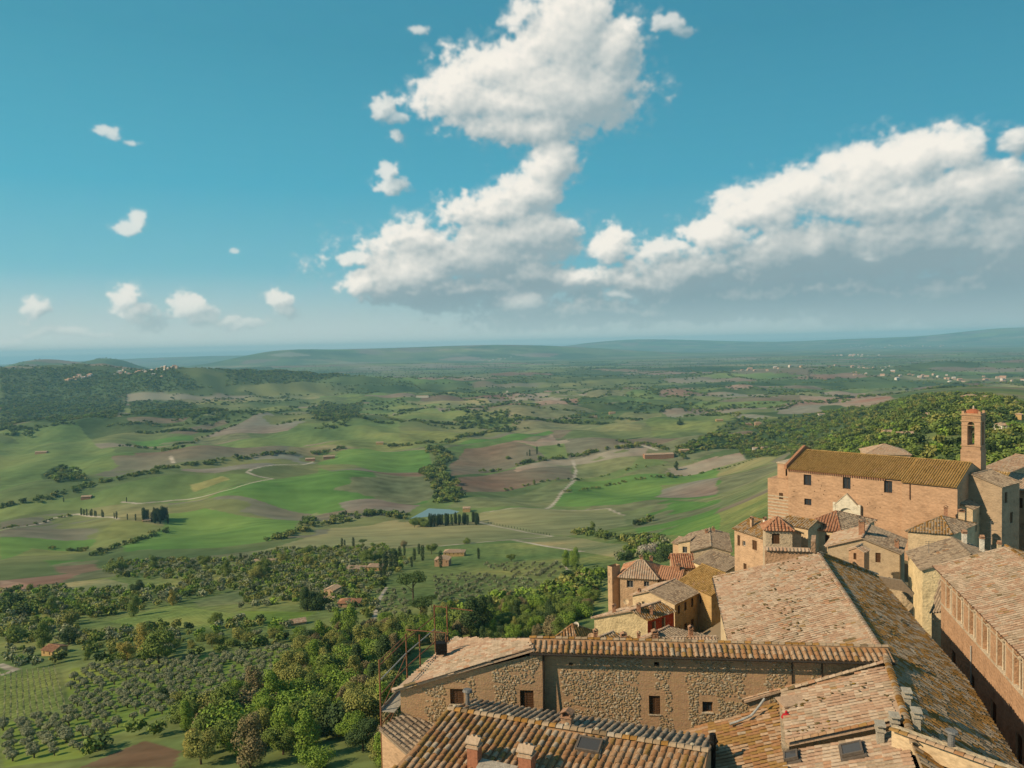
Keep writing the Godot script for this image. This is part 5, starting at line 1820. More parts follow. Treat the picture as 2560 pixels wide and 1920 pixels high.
	# grey chimney stacks
	for q in [[21.18, -20.3, 43.04], [20.47, -20.25, 40.59], [19.45, -20.6, 40.84], [18.58, -20.9, 40.55]]:
		var c := P(q[0], q[1], q[2])
		st = st_new()
		var ux := Vector3(0.95, 0, 0.3)
		var uz := Vector3(-0.3, 0, 0.95)
		cbox(st, c + Vector3.DOWN * 0.8, ux, uz, 0.34, 1.45, 0.55)
		cbox(st, c + Vector3.UP * 0.65, ux, uz, 0.48, 0.07, 0.7)
		cbox(st, c + Vector3.UP * 0.72, ux, uz, 0.28, 0.2, 0.45)
		cbox(st, c + Vector3.UP * 0.92, ux, uz, 0.5, 0.07, 0.72)
		part(pal, "chimney", done(st), mat("grey cement", col(0.46, 0.42, 0.35), 0.9, 0.8))
	# parapet with plastered head crossing the ridge
	st = st_new()
	var pa := P(18.67, -20.6, 39.48)
	var pb := P(22.73, -20.6, 34.40)
	box(st, pa, pb - pa, Vector3.UP * 1.0, Vector3(0.28, 0, -0.26))
	part(pal, "parapet", done(st), wall_mat("cream"))
	ridge(pal, pa + Vector3.UP * 0.95 + Vector3(-0.15, 0, 0.15), pb + Vector3.UP * 0.95 + Vector3(-0.15, 0, 0.15), "near", 0.34, true)
	st = st_new()
	tube(st, P(20.53, -20.5, 37.47), P(20.60, -18.95, 37.50), 0.16, 0.16, 12)
	tube(st, P(20.60, -18.95, 37.50), P(20.61, -18.85, 37.50), 0.3, 0.28, 12)
	part(pal, "vent_pipe", done(st), metal_mat())
	# skylights
	skylight(pal, P(17.11, -21.41, 40.40) + Vector3.UP * 0.08, P(20.02, -20.5, 41.14) - P(14.50, -22.6, 42.84), P(16.85, 0, 32.08) - P(19.95, 0, 41.11), 1.1, 1.2)
	skylight(pal, P(14.50, -22.49, 41.91) + Vector3.UP * 0.08, P(20.02, -20.5, 41.14) - P(14.50, -22.6, 42.84), P(16.85, 0, 32.08) - P(19.95, 0, 41.11), 0.75, 0.9)
	# hose, red bag and stove pipe left on the roof
	var hose := thing("grey_hose", "grey hose curving over the lower tiled roof beside the stone wall", "hose")
	st = st_new()
	var last := P(12.61, -23.05, 47.25)
	var last0 := last
	for i in 13:
		var t := i / 12.0
		var p := last0 + Vector3(2.3 * t, 0.75 * t + 0.55 * maxf(0.0, t - 0.6) * 2.2, 0.3 * t - 0.9 * t * t)
		if i > 0: tube(st, last, p, 0.07, 0.07, 8)
		last = p
	part(hose, "hose_line", done(st), mat("grey hose", col(0.42, 0.43, 0.42), 0.5, 0.6))
	var bag := thing("red_bag", "crumpled red plastic bag lying on the roof tiles", "bag")
	var bm := part(bag, "sack", stone_mesh, mat("red plastic", col(0.5, 0.03, 0.04), 0.4, 1.5))
	bm.transform = Transform3D(Basis(Vector3(0.5, 0.1, 0), Vector3(0, 0.32, 0), Vector3(0, 0, 0.4)), P(15.61, -22.34, 46.17) + Vector3.UP * 0.22)
	var knot := part(bag, "knot", stone_mesh, mats["red plastic"])
	knot.transform = Transform3D(Basis(Vector3(0.16, 0, 0), Vector3(0, 0.16, 0), Vector3(0, 0, 0.16)), P(15.68, -22.32, 46.23) + Vector3.UP * 0.42)
	var stove := thing("stove_pipe", "black stove pipe with cowl at the end of the boldly ribbed roof", "chimney pipe")
	st = st_new()
	tube(st, P(10.58, -25.0, 43.36), P(10.69, -22.3, 43.46), 0.14, 0.14, 10)
	part(stove, "pipe", done(st), mat("soot black", col(0.015, 0.014, 0.013), 0.6, 0.8))
	st = st_new()
	tube(st, P(10.69, -22.3, 43.46), P(10.66, -21.75, 43.49), 0.2, 0.18, 10)
	tube(st, P(10.49, -22.25, 43.47), P(10.90, -22.05, 43.46), 0.17, 0.17, 10)
	part(stove, "cowl", done(st), mats["soot black"])

	# ---- near house with the boldly ribbed roof
	var nh := thing("ribbed_tile_house", "house with boldly ribbed brown tile roof and two brick chimneys", "house")
	var nl := P(-4.33, -22, 47.72)
	var nr := P(10.02, -22, 41.98)
	var down := Vector3(-0.46, -0.3, 0.88)
	var fl := P(-9.84, -24.55, 38.76)
	var fr := P(6.56, -24.55, 33.04)
	roof(nh, [nl, nr, fr, fl], "near", {"singles": 290, "pitch": 0.41, "wide": 0.29, "step": 0.44, "rise": 1.25, "down": down})
	roof(nh, [nl, nr, P(11.15, -22.72, 44.83), P(-3.10, -22.72, 50.59)], "grey", {"singles": 60, "pitch": 0.41, "wide": 0.29, "step": 0.44, "rise": 1.25})
	ridge(nh, nl + Vector3.UP * 0.05, nr + Vector3.UP * 0.05, "ochre", 0.44, true)
	st = st_new()
	for f in [[P(-9.52, -24.7, 38.95), P(-4.25, -22.15, 47.59)], [P(-4.25, -22.15, 47.59), P(-2.90, -23.1, 50.43)], [P(9.91, -22.15, 41.98), P(6.46, -24.7, 33.15)], [P(11.13, -23.1, 44.70), P(9.91, -22.15, 41.98)]]:
		quad(st, f[0], f[1], Vector3(f[1].x, base, f[1].z), Vector3(f[0].x, base, f[0].z))
	quad(st, P(-9.52, -24.7, 38.95), P(6.46, -24.7, 33.15), P(5.80, -50, 33.35), P(-9.89, -50, 38.70))
	part(nh, "wall", done(st), wall_mat("cream"))
	var rx := (nr - nl).normalized()
	var plane := [[-3.67, -22.0, 44.6], [10.1, -22.0, 40.0], [-8.9, -24.55, 36.4]]
	for q in [[P(-2.51, -22.92, 42.96), 1.55, 0.62], [P(0.34, -22.89, 41.96), 1.5, 0.72]]:
		var c: Vector3 = q[0]
		st = st_new()
		var uz := Vector3.UP.cross(rx)
		cbox(st, c + Vector3.DOWN * 0.8, rx, uz, q[2], q[1] + 0.3, q[2])
		var ch := part(nh, "chimney", done(st), mat("red chimney brick", col(0.42, 0.185, 0.11), 0.9, 1.4))
		st = st_new()
		var top: Vector3 = c + Vector3.UP * (q[1] - 0.5)
		cbox(st, top, rx, uz, q[2] + 0.1, 0.1, q[2] + 0.1)
		# squat hood: a pale block under a saddle of slabs and two cover tiles
		cbox(st, top + Vector3.UP * 0.1, rx, uz, q[2] * 0.92, 0.2, q[2] * 0.92)
		var hw: float = q[2] * 0.5 + 0.09
		for s in [-1, 1]:
			var a: Vector3 = top + Vector3.UP * 0.28 + uz * s * hw
			box(st, a - rx * hw, -uz * s * hw + Vector3.UP * 0.2, Vector3.UP * 0.06, rx * hw * 2.0)
		for s in [-1, 1]:
			tube(st, top + Vector3.UP * 0.36 + uz * hw + rx * s * 0.13, top + Vector3.UP * 0.56 + rx * s * 0.13, 0.085, 0.075, 8)
		part(ch, "hood", done(st), mat("pale hood", col(0.56, 0.42, 0.30), 0.9, 1.2))
	# low cement slab between the chimneys
	st = st_new()
	var s0: Vector3 = P(-2.14, -22.85, 43.11)
	var s1: Vector3 = P(-0.13, -22.87, 42.23)
	box(st, s0 + Vector3.UP * 0.1, s1 - s0, Vector3.UP * 0.12, Vector3(-0.4, 0.05, 1.6))
	box(st, s0 + Vector3.DOWN * 0.7 + Vector3(0.1, 0, 0.2), (s1 - s0) * 0.9, Vector3.UP * 0.8, Vector3(-0.35, 0, 1.4))
	part(nh, "dormer", done(st), mat("pale cement", col(0.50, 0.45, 0.38), 0.9, 0.7))
	skylight(nh, P(3.82, -22.26, 43.32), -rx, down, 1.35, 1.0)
	# rear chimney with gabled tile hood, iron pipe
	chimney(nh, P(2.78, -22.7, 45.88), rx, 1.0, 0.6, "pink")
	st = st_new()
	tube(st, P(-3.20, -22.6, 48.72), P(-3.19, -21.4, 48.84), 0.13, 0.13, 10)
	tube(st, P(-3.19, -21.4, 48.84), P(-3.18, -21.25, 48.85), 0.32, 0.26, 12)
	part(nh, "vent_pipe", done(st), metal_mat())
	# loose stones that hold the ridge down
	for i in 9:
		var q := nl.lerp(nr, 0.03 + i * 0.115) + Vector3.UP * 0.22 + Vector3(0, 0, -0.15)
		var s := part(nh, "ridge_stone", stone_mesh, mat("rubble 2", col(0.47, 0.41, 0.31), 0.95, 2.2))
		s.transform = Transform3D(Basis(Vector3(0.28, 0, 0), Vector3(0, 0.2, 0), Vector3(0, 0, 0.24)), q)

	# ---- small peach house at the foot of the scaffold
	house("gable_house", "small peach gable wall below the rusty scaffolding", "house", P(-8.88, -25.33, 50.5), P(-6.99, -26.38, 49.0), P(-4.23, -27, 53.26), {"base": -50.0, "wall": "peach", "roof": "shed_r", "rise": 0.9, "pal": "grey", "over": 0.1, "win": [["f", 1.35, 1.6, 0.3, 0.8]]})

	# ---- scaffolding at the left end of the wing
	var sf := thing("scaffolding", "rusty tube scaffolding with grey platforms at the end of the stone wing", "scaffolding")
	var spots := [[-9.20, 52.23], [-8.04, 56.93], [-6.45, 61.75]]
	for k in 3:
		for s in 2:
			var xx: float = spots[k][0] + s * 1.0
			var dd: float = spots[k][1] - s * 0.25
			if s == 1 and k == 0: continue
			st = st_new()
			tube(st, P(xx, -42, dd), P(xx, -20.6 + (0.5 if k == 2 else 0.0), dd), 0.06, 0.06, 6)
			part(sf, "upright", done(st), rust_mat())
	for lv in 9:
		var yy := -21.0 - lv * 1.0 if lv < 3 else -23.0 - (lv - 2) * 1.0
		st = st_new()
		tube(st, P(spots[0][0], yy, spots[0][1]), P(spots[1][0], yy, spots[1][1]), 0.045, 0.045, 6)
		tube(st, P(spots[1][0], yy, spots[1][1]), P(spots[2][0], yy, spots[2][1]), 0.045, 0.045, 6)
		part(sf, "ledger", done(st), rust_mat() if lv % 2 == 0 else mat("galvanised tube", col(0.40, 0.40, 0.38), 0.4, 0.8))
	for lv in 4:
		var yy := -24.1 - lv * 2.0
		st = st_new()
		var a := P(spots[0][0], yy, spots[0][1])
		box(st, a, P(spots[1][0], yy, spots[1][1]) - a, Vector3.UP * 0.06, Vector3(0.95, 0, 0.2))
		box(st, a + Vector3.UP * 0.06, P(spots[1][0], yy, spots[1][1]) - a, Vector3.UP * 0.18, Vector3(0.04, 0, 0.01))
		part(sf, "platform", done(st), mat("grey planks", col(0.40, 0.38, 0.33), 0.8, 0.9))
		st = st_new()
		tube(st, a, P(spots[1][0], yy + 2.0, spots[1][1]), 0.03, 0.03, 6)
		part(sf, "brace", done(st), rust_mat())
	for q in [[spots[0][0], -20.7, spots[0][1], spots[1][0], -20.7, spots[1][1]], [spots[1][0], -20.3, spots[1][1], spots[1][0] + 2.9, -20.45, spots[1][1] - 0.4], [spots[2][0], -20.2, spots[2][1], spots[2][0] + 3.0, -20.5, spots[2][1] - 0.4], [spots[1][0] + 2.9, -20.45, spots[1][1] - 0.4, spots[1][0] + 2.9, -21.9, spots[1][1] - 0.4]]:
		st = st_new()
		tube(st, P(q[0], q[1], q[2]), P(q[3], q[4], q[5]), 0.04, 0.04, 6)
		part(sf, "guard_rail", done(st), rust_mat())
	st = st_new()
	cbox(st, P(-5.46, -21.9, 56.45), Vector3.RIGHT, Vector3.BACK, 0.75, 0.8, 0.6)
	tube(st, P(-5.34, -21.1, 56.57), P(-4.91, -20.5, 56.53), 0.04, 0.04, 6)
	part(sf, "hoist", done(st), mats["soot black"])

func skylight(parent: Node, at: Vector3, across: Vector3, down: Vector3, w: float, h: float) -> void:
	var x := across.normalized()
	var n := x.cross(down).normalized()
	if n.y < 0: n = -n
	var z := n.cross(x).normalized()
	if z.y > 0: z = -z
	var o := at - x * w * 0.5 - z * h * 0.5 + n * 0.1
	var st := st_new()
	box(st, o, x * w, n * 0.16, z * 0.09)
	box(st, o + z * (h - 0.09), x * w, n * 0.16, z * 0.09)
	box(st, o + z * 0.09, x * 0.09, n * 0.16, z * (h - 0.18))
	box(st, o + z * 0.09 + x * (w - 0.09), x * 0.09, n * 0.16, z * (h - 0.18))
	box(st, o - z * 0.2 - x * 0.1 - n * 0.12, x * (w + 0.2), n * 0.10, z * (h + 0.45))
	var f := part(parent, "skylight", done(st), mat("brown grey flashing", col(0.15, 0.125, 0.105), 0.5, 0.8))
	st = st_new()
	box(st, o + x * 0.09 + z * 0.09, x * (w - 0.18), n * 0.12, z * (h - 0.18))
	part(f, "pane", done(st), mat("skylight glass", col(0.055, 0.055, 0.055), 0.15, 1.0, false))

# ---------------------------------------------------------------- town houses
func build_town() -> void:
	# street palace with paired arched windows, at right
	var q := thing("arcaded_palace", "pink brick palace with paired arched windows and broad tiled roof", "building")
	var qa := P(39.71, -21.5, 74.16)
	var qb := P(30.44, -21.5, 36.52)
	var qn := (qb - qa).normalized()
	var qi := Vector3.UP.cross(qn)
	var st := st_new()
	var holes := []
	for i in 9:
		holes.append([2.6 + i * 3.35, 0.75, 1.7, 2.7])
	for i in 6:
		holes.append([4.0 + i * 5.2, 6.6, 1.2, 2.6])
	wall_face(st, qa, qb, EYE - 45.0, holes, qi, 0.35)
	quad(st, qa, qa + qi * 11.0, qa + qi * 11.0 + Vector3.DOWN * 24, qa + Vector3.DOWN * 24)
	tri(st, qa, qa + qi * 5.5 + Vector3.UP * 1.85, qa + qi * 11.0)
	quad(st, qa + qi * 11.0, qb + qi * 11.0, qb + qi * 11.0 + Vector3.DOWN * 24, qa + qi * 11.0 + Vector3.DOWN * 24)
	quad(st, qb, qb + qi * 11.0, qb + qi * 11.0 + Vector3.DOWN * 24, qb + Vector3.DOWN * 24)
	tri(st, qb, qb + qi * 5.5 + Vector3.UP * 1.85, qb + qi * 11.0)
	part(q, "wall", done(st), wall_mat("pink"))
	for h in holes:
		var o: Vector3 = qa + qn * (h[0] - h[2] * 0.5) + Vector3.DOWN * h[1]
		if h[1] > 5.0:
			window_part(q, o, qn, qi, h[2], h[3], "shut")
			continue
		st = st_new()
		# stone surround, middle shaft and two small arches
		for s in 2:
			var c: Vector3 = o + qn * (h[2] * (0.25 + 0.5 * s)) + Vector3.DOWN * 0.42 + qi * 0.12
			for k in 8:
				var a0 := PI * k / 8.0
				var a1 := PI * (k + 1) / 8.0
				var r0 := 0.36
				var r1 := 0.425
				var d0 := qn * cos(a0) + Vector3.UP * sin(a0)
				var d1 := qn * cos(a1) + Vector3.UP * sin(a1)
				quad(st, c + d0 * r0, c + d0 * r1, c + d1 * r1, c + d1 * r0)
				quad(st, c + d0 * r0, c + d1 * r0, c + d1 * r0 + qi * 0.2, c + d0 * r0 + qi * 0.2)
				# spandrel up to the flat head
				quad(st, c + d0 * r1, Vector3(0, 0, 0) + c + qn * cos(a0) * r1 + Vector3.UP * 0.43, c + qn * cos(a1) * r1 + Vector3.UP * 0.43, c + d1 * r1)
		tube(st, o + qn * h[2] * 0.5 + Vector3.DOWN * h[3] + qi * 0.12, o + qn * h[2] * 0.5 + Vector3.DOWN * 0.42 + qi * 0.12, 0.075, 0.06, 10)
		box(st, o + qn * (h[2] * 0.5 - 0.12) + Vector3.DOWN * 0.55 + qi * 0.0, qn * 0.24, Vector3.UP * 0.13, qi * 0.24)
		box(st, o - qn * 0.12 + Vector3.DOWN * (h[3] + 0.1) - qi * 0.1, qn * (h[2] + 0.24), Vector3.UP * 0.1, qi * 0.3)
		box(st, o - qn * 0.14 + Vector3.DOWN * h[3] - qi * 0.05, qn * 0.14, Vector3.UP * (h[3] + 0.02), qi * 0.05)
		box(st, o + qn * h[2] + Vector3.DOWN * h[3] - qi * 0.05, qn * 0.14, Vector3.UP * (h[3] + 0.02), qi * 0.05)
		var f := part(q, "arched_window", done(st), mat("white window stone", col(0.66, 0.58, 0.46), 0.8, 0.6))
		st = st_new()
		quad(st, o + qi * 0.3, o + qn * h[2] + qi * 0.3, o + qn * h[2] + qi * 0.3 + Vector3.DOWN * h[3], o + qi * 0.3 + Vector3.DOWN * h[3])
		part(f, "shutter", done(st), mat("faded shutter", col(0.24, 0.17, 0.11), 0.8, 1.2))
	roof(q, [qa + qi * 5.5 + Vector3.UP * 1.95 - qn * 0.4, qb + qi * 5.5 + Vector3.UP * 1.95, qb - qi * 0.6 + Vector3.DOWN * 0.1, qa - qi * 0.6 - qn * 0.4 + Vector3.DOWN * 0.1], "pink", {"pitch": 0.4, "singles": 120, "jitter": 1.7})
	roof(q, [qa + qi * 5.5 + Vector3.UP * 1.95 - qn * 0.4, qb + qi * 5.5 + Vector3.UP * 1.95, qb + qi * 11.6 + Vector3.DOWN * 0.1, qa + qi * 11.6 - qn * 0.4 + Vector3.DOWN * 0.1], "ochre", {})
	ridge(q, qa + qi * 5.5 + Vector3.UP * 2.0 - qn * 0.4, qb + qi * 5.5 + Vector3.UP * 2.0, "ochre")
	st = st_new()
	tube(st, qa - qi * 0.62 - qn * 0.4 + Vector3.DOWN * 0.18, qb - qi * 0.62 + Vector3.DOWN * 0.18, 0.07, 0.07)
	part(q, "gutter", done(st), mat("copper gutter", col(0.14, 0.07, 0.045), 0.5, 0.8))
	st = st_new()
	tube(st, qa + qn * 9.2 - qi * 0.1 + Vector3.DOWN * 4.2, qa + qn * 9.2 - qi * 0.1 + Vector3.DOWN * 16, 0.06, 0.06)
	part(q, "down_pipe", done(st), mat("grey hose", col(0.42, 0.43, 0.42), 0.5, 0.6))
	st = st_new()
	box(st, qa - qi * 0.08 + Vector3.DOWN * 3.6, (qb - qa), Vector3.UP * 0.14, qi * 0.08)
	box(st, qa - qi * 0.06 + Vector3.DOWN * 1.3, (qb - qa), Vector3.UP * 0.08, qi * 0.06)
	part(q, "string_course", done(st), stonetrim_mat())
	# low roof and stone pier at the palace's far end
	patch_house("corner_house", "low tiled house with stone corner pier at the end of the arcaded palace", [P(44.72, -24.6, 83.25), P(44.52, -25.2, 80.50), P(43.60, -27.3, 78.89), P(42.85, -28.72, 82.04)], "grey", "stone")
	patch_house("lean_to_house", "grey tiled roof adjoining the palace ridge beside the dark lane", [P(36.60, -24.6, 82.30), P(39.43, -24.9, 81.09), P(40.55, -26.2, 80.85), P(39.78, -28.33, 81.62)], "grey", "cream")

	# houses below the church
	house("stone_gable_house", "stone gabled house with balcony door behind the palace ridge", "house", P(40.64, -27, 103.57), P(47.97, -27, 99.34), P(51.97, -27, 106.27), {"base": -46.0, "wall": "stone", "roof": "cross", "mid": 0.49, "rise": 1.45, "pal": "pink", "pal2": "grey", "win": [["f", 6.0, 0.35, 0.6, 1.25], ["f", 3.0, 0.6, 0.45, 0.9, "white"]], "chim": [[0.46, 0.25, 1.2, 1.7, 0.7], [0.95, 0.2, 0.0, 0.9, 0.5]]})
	house("porch_house", "small brick gabled porch on the stone house front", "porch", P(40.42, -25.71, 96.5), P(41.72, -25.41, 95.2), P(42.85, -25.71, 96.33), {"base": -40.0, "wall": "pink", "roof": "cross", "rise": 0.45, "pal": "pink", "over": 0.12, "win": [["f", 0.75, 0.35, 0.35, 0.8]]})
	house("corner_tower_house", "tall peach house with shuttered windows beside the turret", "house", P(32.67, -28, 118.67), P(35.21, -28, 112.34), P(41.24, -28, 114.77), {"base": -50.0, "wall": "peach", "roof": "par", "rise": 1.3, "pal": "ochre", "win": [["f", 1.0, 0.9, 0.6, 1.6], ["f", 2.2, 1.5, 0.7, 0.75, "white"], ["f", 4.6, 0.9, 1.0, 1.4], ["f", 2.4, 4.8, 0.7, 1.2]], "chim": [[0.35, 0.2, 0.3, 1.3, 0.4, "peach"], [0.6, 0.35, 0.6, 1.2, 0.4, "white"]]})
	house("turret", "small stone turret with pyramid of bold terracotta tiles", "turret", P(33.57, -25.5, 106.73), P(36.91, -25.5, 106.08), P(37.52, -25.5, 109.23), {"base": -44.0, "wall": "grey", "roof": "pyr", "rise": 1.45, "pal": "red", "over": 0.25, "tiles": {"wide": 0.32, "rise": 1.3, "pitch": 0.45}, "win": [["f", 1.3, 0.55, 1.0, 1.4]]})
	house("red_hip_house", "low house with bright red ribbed hipped roof in front of church", "house", P(42.57, -28.5, 120.53), P(47.84, -28.5, 117.39), P(56.02, -28.5, 124.14), {"base": -44.0, "wall": "cream", "roof": "pyr", "rise": 1.9, "pal": "red", "pal2": "grey", "tiles": {"wide": 0.3, "rise": 1.2}, "win": [["f", 2.4, 0.9, 0.9, 1.4, "white"], ["f", 4.4, 0.8, 0.7, 1.3]]})
	house("long_low_house", "low tiled link roof between turret and red hipped roof", "house", P(40.26, -27.8, 120.66), P(43.07, -27.8, 117.11), P(46.20, -27.8, 119.59), {"base": -44.0, "wall": "cream", "roof": "par", "rise": 0.7, "pal": "ochre"})
	house("cream_gable_house", "cream gabled house leaning against the church side", "house", P(67.38, -28, 133.45), P(73.87, -28, 128.50), P(80.50, -28, 135.32), {"base": -46.0, "wall": "cream", "roof": "cross", "mid": 0.52, "rise": 1.5, "pal": "grey", "win": [["f", 3.8, 0.25, 0.75, 0.6, "white"], ["r", 2.0, 2.6, 0.9, 1.6], ["r", 5.0, 2.6, 0.9, 1.6]]})
	house("hip_roof_house", "cream house with grey hipped roof below the gabled house", "house", P(60.70, -30, 122.98), P(65.89, -30, 120.29), P(73.01, -30, 126.56), {"base": -46.0, "wall": "cream", "roof": "pyr", "rise": 1.7, "pal": "ochre", "pal2": "grey", "chim": [[0.4, 0.85, 1.0, 1.4, 0.55], [0.75, 0.9, 0.9, 1.0, 0.9, "cream"]], "win": [["r", 2.0, 1.2, 0.9, 1.4], ["r", 5.0, 1.2, 0.9, 1.4]]})
	house("lane_house", "tiled house with yellow side wall above the dark lane", "house", P(49.33, -27, 99.86), P(47.16, -27, 92.13), P(56.78, -27, 89.42), {"base": -46.0, "wall": "yellow", "roof": "par", "rise": 1.9, "pal": "grey", "chim": [[0.15, 0.6, 1.6, 1.2, 0.5, "white"], [0.35, 0.75, 1.2, 1.4, 0.45, "white"], [0.5, 0.9, 0.8, 1.5, 0.4, "cream"]]})
	house("annex", "golden tiled annex at the foot of the bell tower", "annex", P(78.62, -25, 134.32), P(80.50, -25, 132.32), P(83.78, -25, 135.41), {"base": -46.0, "wall": "cream", "roof": "shed_f", "rise": 1.5, "pal": "gold"})
	house("shadowed_house", "tall stone house standing beside the golden annex", "house", P(78.62, -24.5, 128.59), P(83.90, -24.5, 132.48), P(78.56, -24.5, 139.72), {"base": -46.0, "wall": "dark", "roof": "par", "rise": 1.4, "pal": "grey", "win": [["f", 1.5, 1.2, 1.0, 1.8], ["f", 3.6, 4.8, 1.0, 1.8]]})
	house("broad_roof_house", "broad pink tiled house beyond the golden annex", "house", P(92.19, -26, 156.38), P(93.21, -26, 150.25), P(107.02, -26, 152.55), {"base": -46.0, "wall": "cream", "roof": "par", "rise": 2.2, "pal": "pink"})
	house("brown_roof_house", "brown tiled house with windows beyond the tall stone house", "house", P(86.14, -27, 140.99), P(93.10, -27, 129.44), P(101.39, -27, 136.66), {"base": -48.0, "wall": "pink", "roof": "par", "rise": 1.8, "pal": "pink", "win": [["f", 3, 1.5, 1.0, 1.8], ["f", 7, 1.5, 1.0, 1.8]]})
	house("hidden_roof_house", "pink pyramid roof peeking over the church ridge", "house", P(102.23, -34, 232.11), P(113.66, -34, 228.73), P(117.06, -34, 240.24), {"base": -50.0, "wall": "peach", "roof": "pyr", "rise": 2.3, "pal": "pink"})
	# wall with tile coping behind the palace roof
	var gw := thing("terrace_wall", "terrace wall with bold tile coping behind the pink roof", "wall")
	var ga: Vector3 = P(28.95, -24.5, 92.29)
	var gb: Vector3 = P(33.84, -24.5, 91.13)
	st = st_new()
	box(st, ga + Vector3.DOWN * 12, gb - ga, Vector3.UP * 12, Vector3(0.1, 0, -0.5))
	box(st, gb + Vector3.DOWN * 12, Vector3(0.5, 0, 0.05), Vector3.UP * 13.2, Vector3(1.2, 0, -3.0))
	part(gw, "wall", done(st), wall_mat("pink"))
	roof(gw, [ga + Vector3(0, 0.35, -0.5), gb + Vector3(0, 0.35, -0.5), gb + Vector3(0, 0.05, 0.2), ga + Vector3(0, 0.05, 0.2)], "pink", {"singles": 40, "step": 0.6, "wide": 0.28, "thick": 0.06})

	# the lower quarter at left
	house("yellow_house", "pale yellow gabled house with red side wall", "house", P(11.25, -40, 115.85), P(18.77, -40, 114.16), P(23.27, -40, 117.67), {"base": -54.0, "wall": "yellow", "side_wall": "red", "side_label": "red side wall", "roof": "cross", "mid": 0.72, "rise": 1.25, "pal": "pink", "pal2": "ochre", "win": [["r", 1.3, 0.6, 0.8, 1.1], ["r", 3.4, 0.5, 0.8, 1.6]], "chim": [[0.78, 0.12, 0.9, 0.9, 0.55], [0.3, 0.15, 0.7, 0.7, 0.5], [0.92, 0.3, 0.4, 0.8, 0.5]]})
	house("ochre_house", "ochre house with grey gable roof behind the yellow house", "house", P(18.39, -40, 125.86), P(24.12, -40, 121.24), P(29.05, -40, 126.72), {"base": -56.0, "wall": "cream", "side_wall": "ochre", "side_label": "ochre side wall with dark windows", "roof": "cross", "mid": 0.41, "rise": 1.15, "pal": "pink", "pal2": "grey", "win": [["f", 1.9, 0.8, 0.5, 0.6, "white"], ["r", 1.2, 0.7, 0.65, 1.3], ["r", 3.2, 0.7, 0.65, 1.3], ["r", 5.3, 0.6, 0.65, 1.4], ["r", 1.2, 4.2, 0.8, 1.6], ["r", 3.2, 4.1, 0.8, 1.6], ["r", 5.3, 4.0, 0.8, 1.8]], "chim": [[0.14, 0.04, -0.6, 1.3, 0.4, "brick"]]})
	house("blue_window_house", "pink house with pale blue shutters and hipped roof", "house", P(17.71, -40, 135.79), P(23.81, -40, 134.14), P(25.90, -40, 141.86), {"base": -58.0, "wall": "peach", "roof": "hip", "hip": 0.42, "rise": 1.9, "pal": "pink", "pal2": "orange", "win": [["f", 1.7, 0.6, 1.1, 1.25, "white"], ["f", 4.5, 0.6, 0.9, 0.9, "white"]], "chim": [[0.5, 0.6, 1.4, 0.8, 0.5], [0.75, 0.8, 0.8, 0.9, 0.5]]})
	house("ruined_tower", "slim ruined brick tower with little openings beside pink house", "tower", P(15.80, -38.5, 137.24), P(16.45, -38.5, 136.44), P(18.00, -38.5, 137.71), {"base": -58.0, "wall": "peach", "roof": "none", "win": [["f", 0.3, 1.2, 0.14, 0.5, "dark"], ["f", 0.3, 2.5, 0.14, 0.5, "dark"]]})
	house("ribbed_roof_house", "house with orange brown ribbed roof beside the palace eave", "house", P(27.11, -39.5, 131.27), P(30.29, -39.5, 123.40), P(38.64, -39.5, 126.76), {"base": -56.0, "wall": "ochre", "roof": "par", "rise": 2.1, "pal": "gold", "tiles": {"wide": 0.3, "rise": 1.2}, "win": [["f", 2.0, 1.0, 0.7, 1.3], ["f", 5.5, 1.0, 0.7, 1.3]]})
	house("salmon_roof_house", "house with smooth salmon roof behind the ochre house", "house", P(24.21, -40.2, 135.25), P(27.51, -40.2, 133.83), P(29.88, -40.2, 139.35), {"base": -56.0, "wall": "peach", "roof": "par", "rise": 1.2, "pal": "orange", "chim": [[0.8, 0.4, 0.8, 0.9, 0.6]]})
	house("red_rib_house", "small house with red ribbed roof below the grey roofs", "house", P(28.62, -41, 144.39), P(32.25, -41, 144.09), P(32.74, -41, 150.07), {"base": -58.0, "wall": "peach", "roof": "par", "rise": 1.6, "pal": "red", "tiles": {"wide": 0.32, "rise": 1.2}})
	house("pale_low_house", "low cream house with grey roof below the tall peach house", "house", P(32.34, -40, 144.44), P(35.73, -40, 136.99), P(43.01, -40, 140.31), {"base": -56.0, "wall": "yellow", "roof": "par", "rise": 1.5, "pal": "grey", "win": [["f", 3.0, 0.5, 0.6, 0.6, "white"]]})
	house("grey_roof_house", "grey stone house with worn pale gable roof on the town edge", "house", P(36.27, -43, 163.37), P(43.77, -43, 162.06), P(47.22, -43, 177.34), {"base": -62.0, "wall": "grey", "roof": "cross", "rise": 1.0, "pal": "grey", "chim": [[0.4, 0.75, 0.6, 0.8, 0.6], [0.6, 0.9, 0.6, 0.8, 0.5]]})
	house("grey_wing_house", "grey wing beside the worn gable roof", "house", P(35.30, -43.5, 172.49), P(37.53, -43.5, 171.24), P(41.95, -43.5, 179.07), {"base": -62.0, "wall": "cream", "roof": "shed_l", "rise": 0.8, "pal": "grey", "win": [["f", 1.4, 0.9, 1.0, 1.4, "white"]]})
	house("terrace_house", "small terraced house with orange balcony at the town edge", "house", P(34.83, -44.5, 176.22), P(35.82, -44.5, 175.05), P(39.62, -44.5, 178.30), {"base": -62.0, "wall": "peach", "roof": "par", "rise": 0.8, "pal": "pink"})
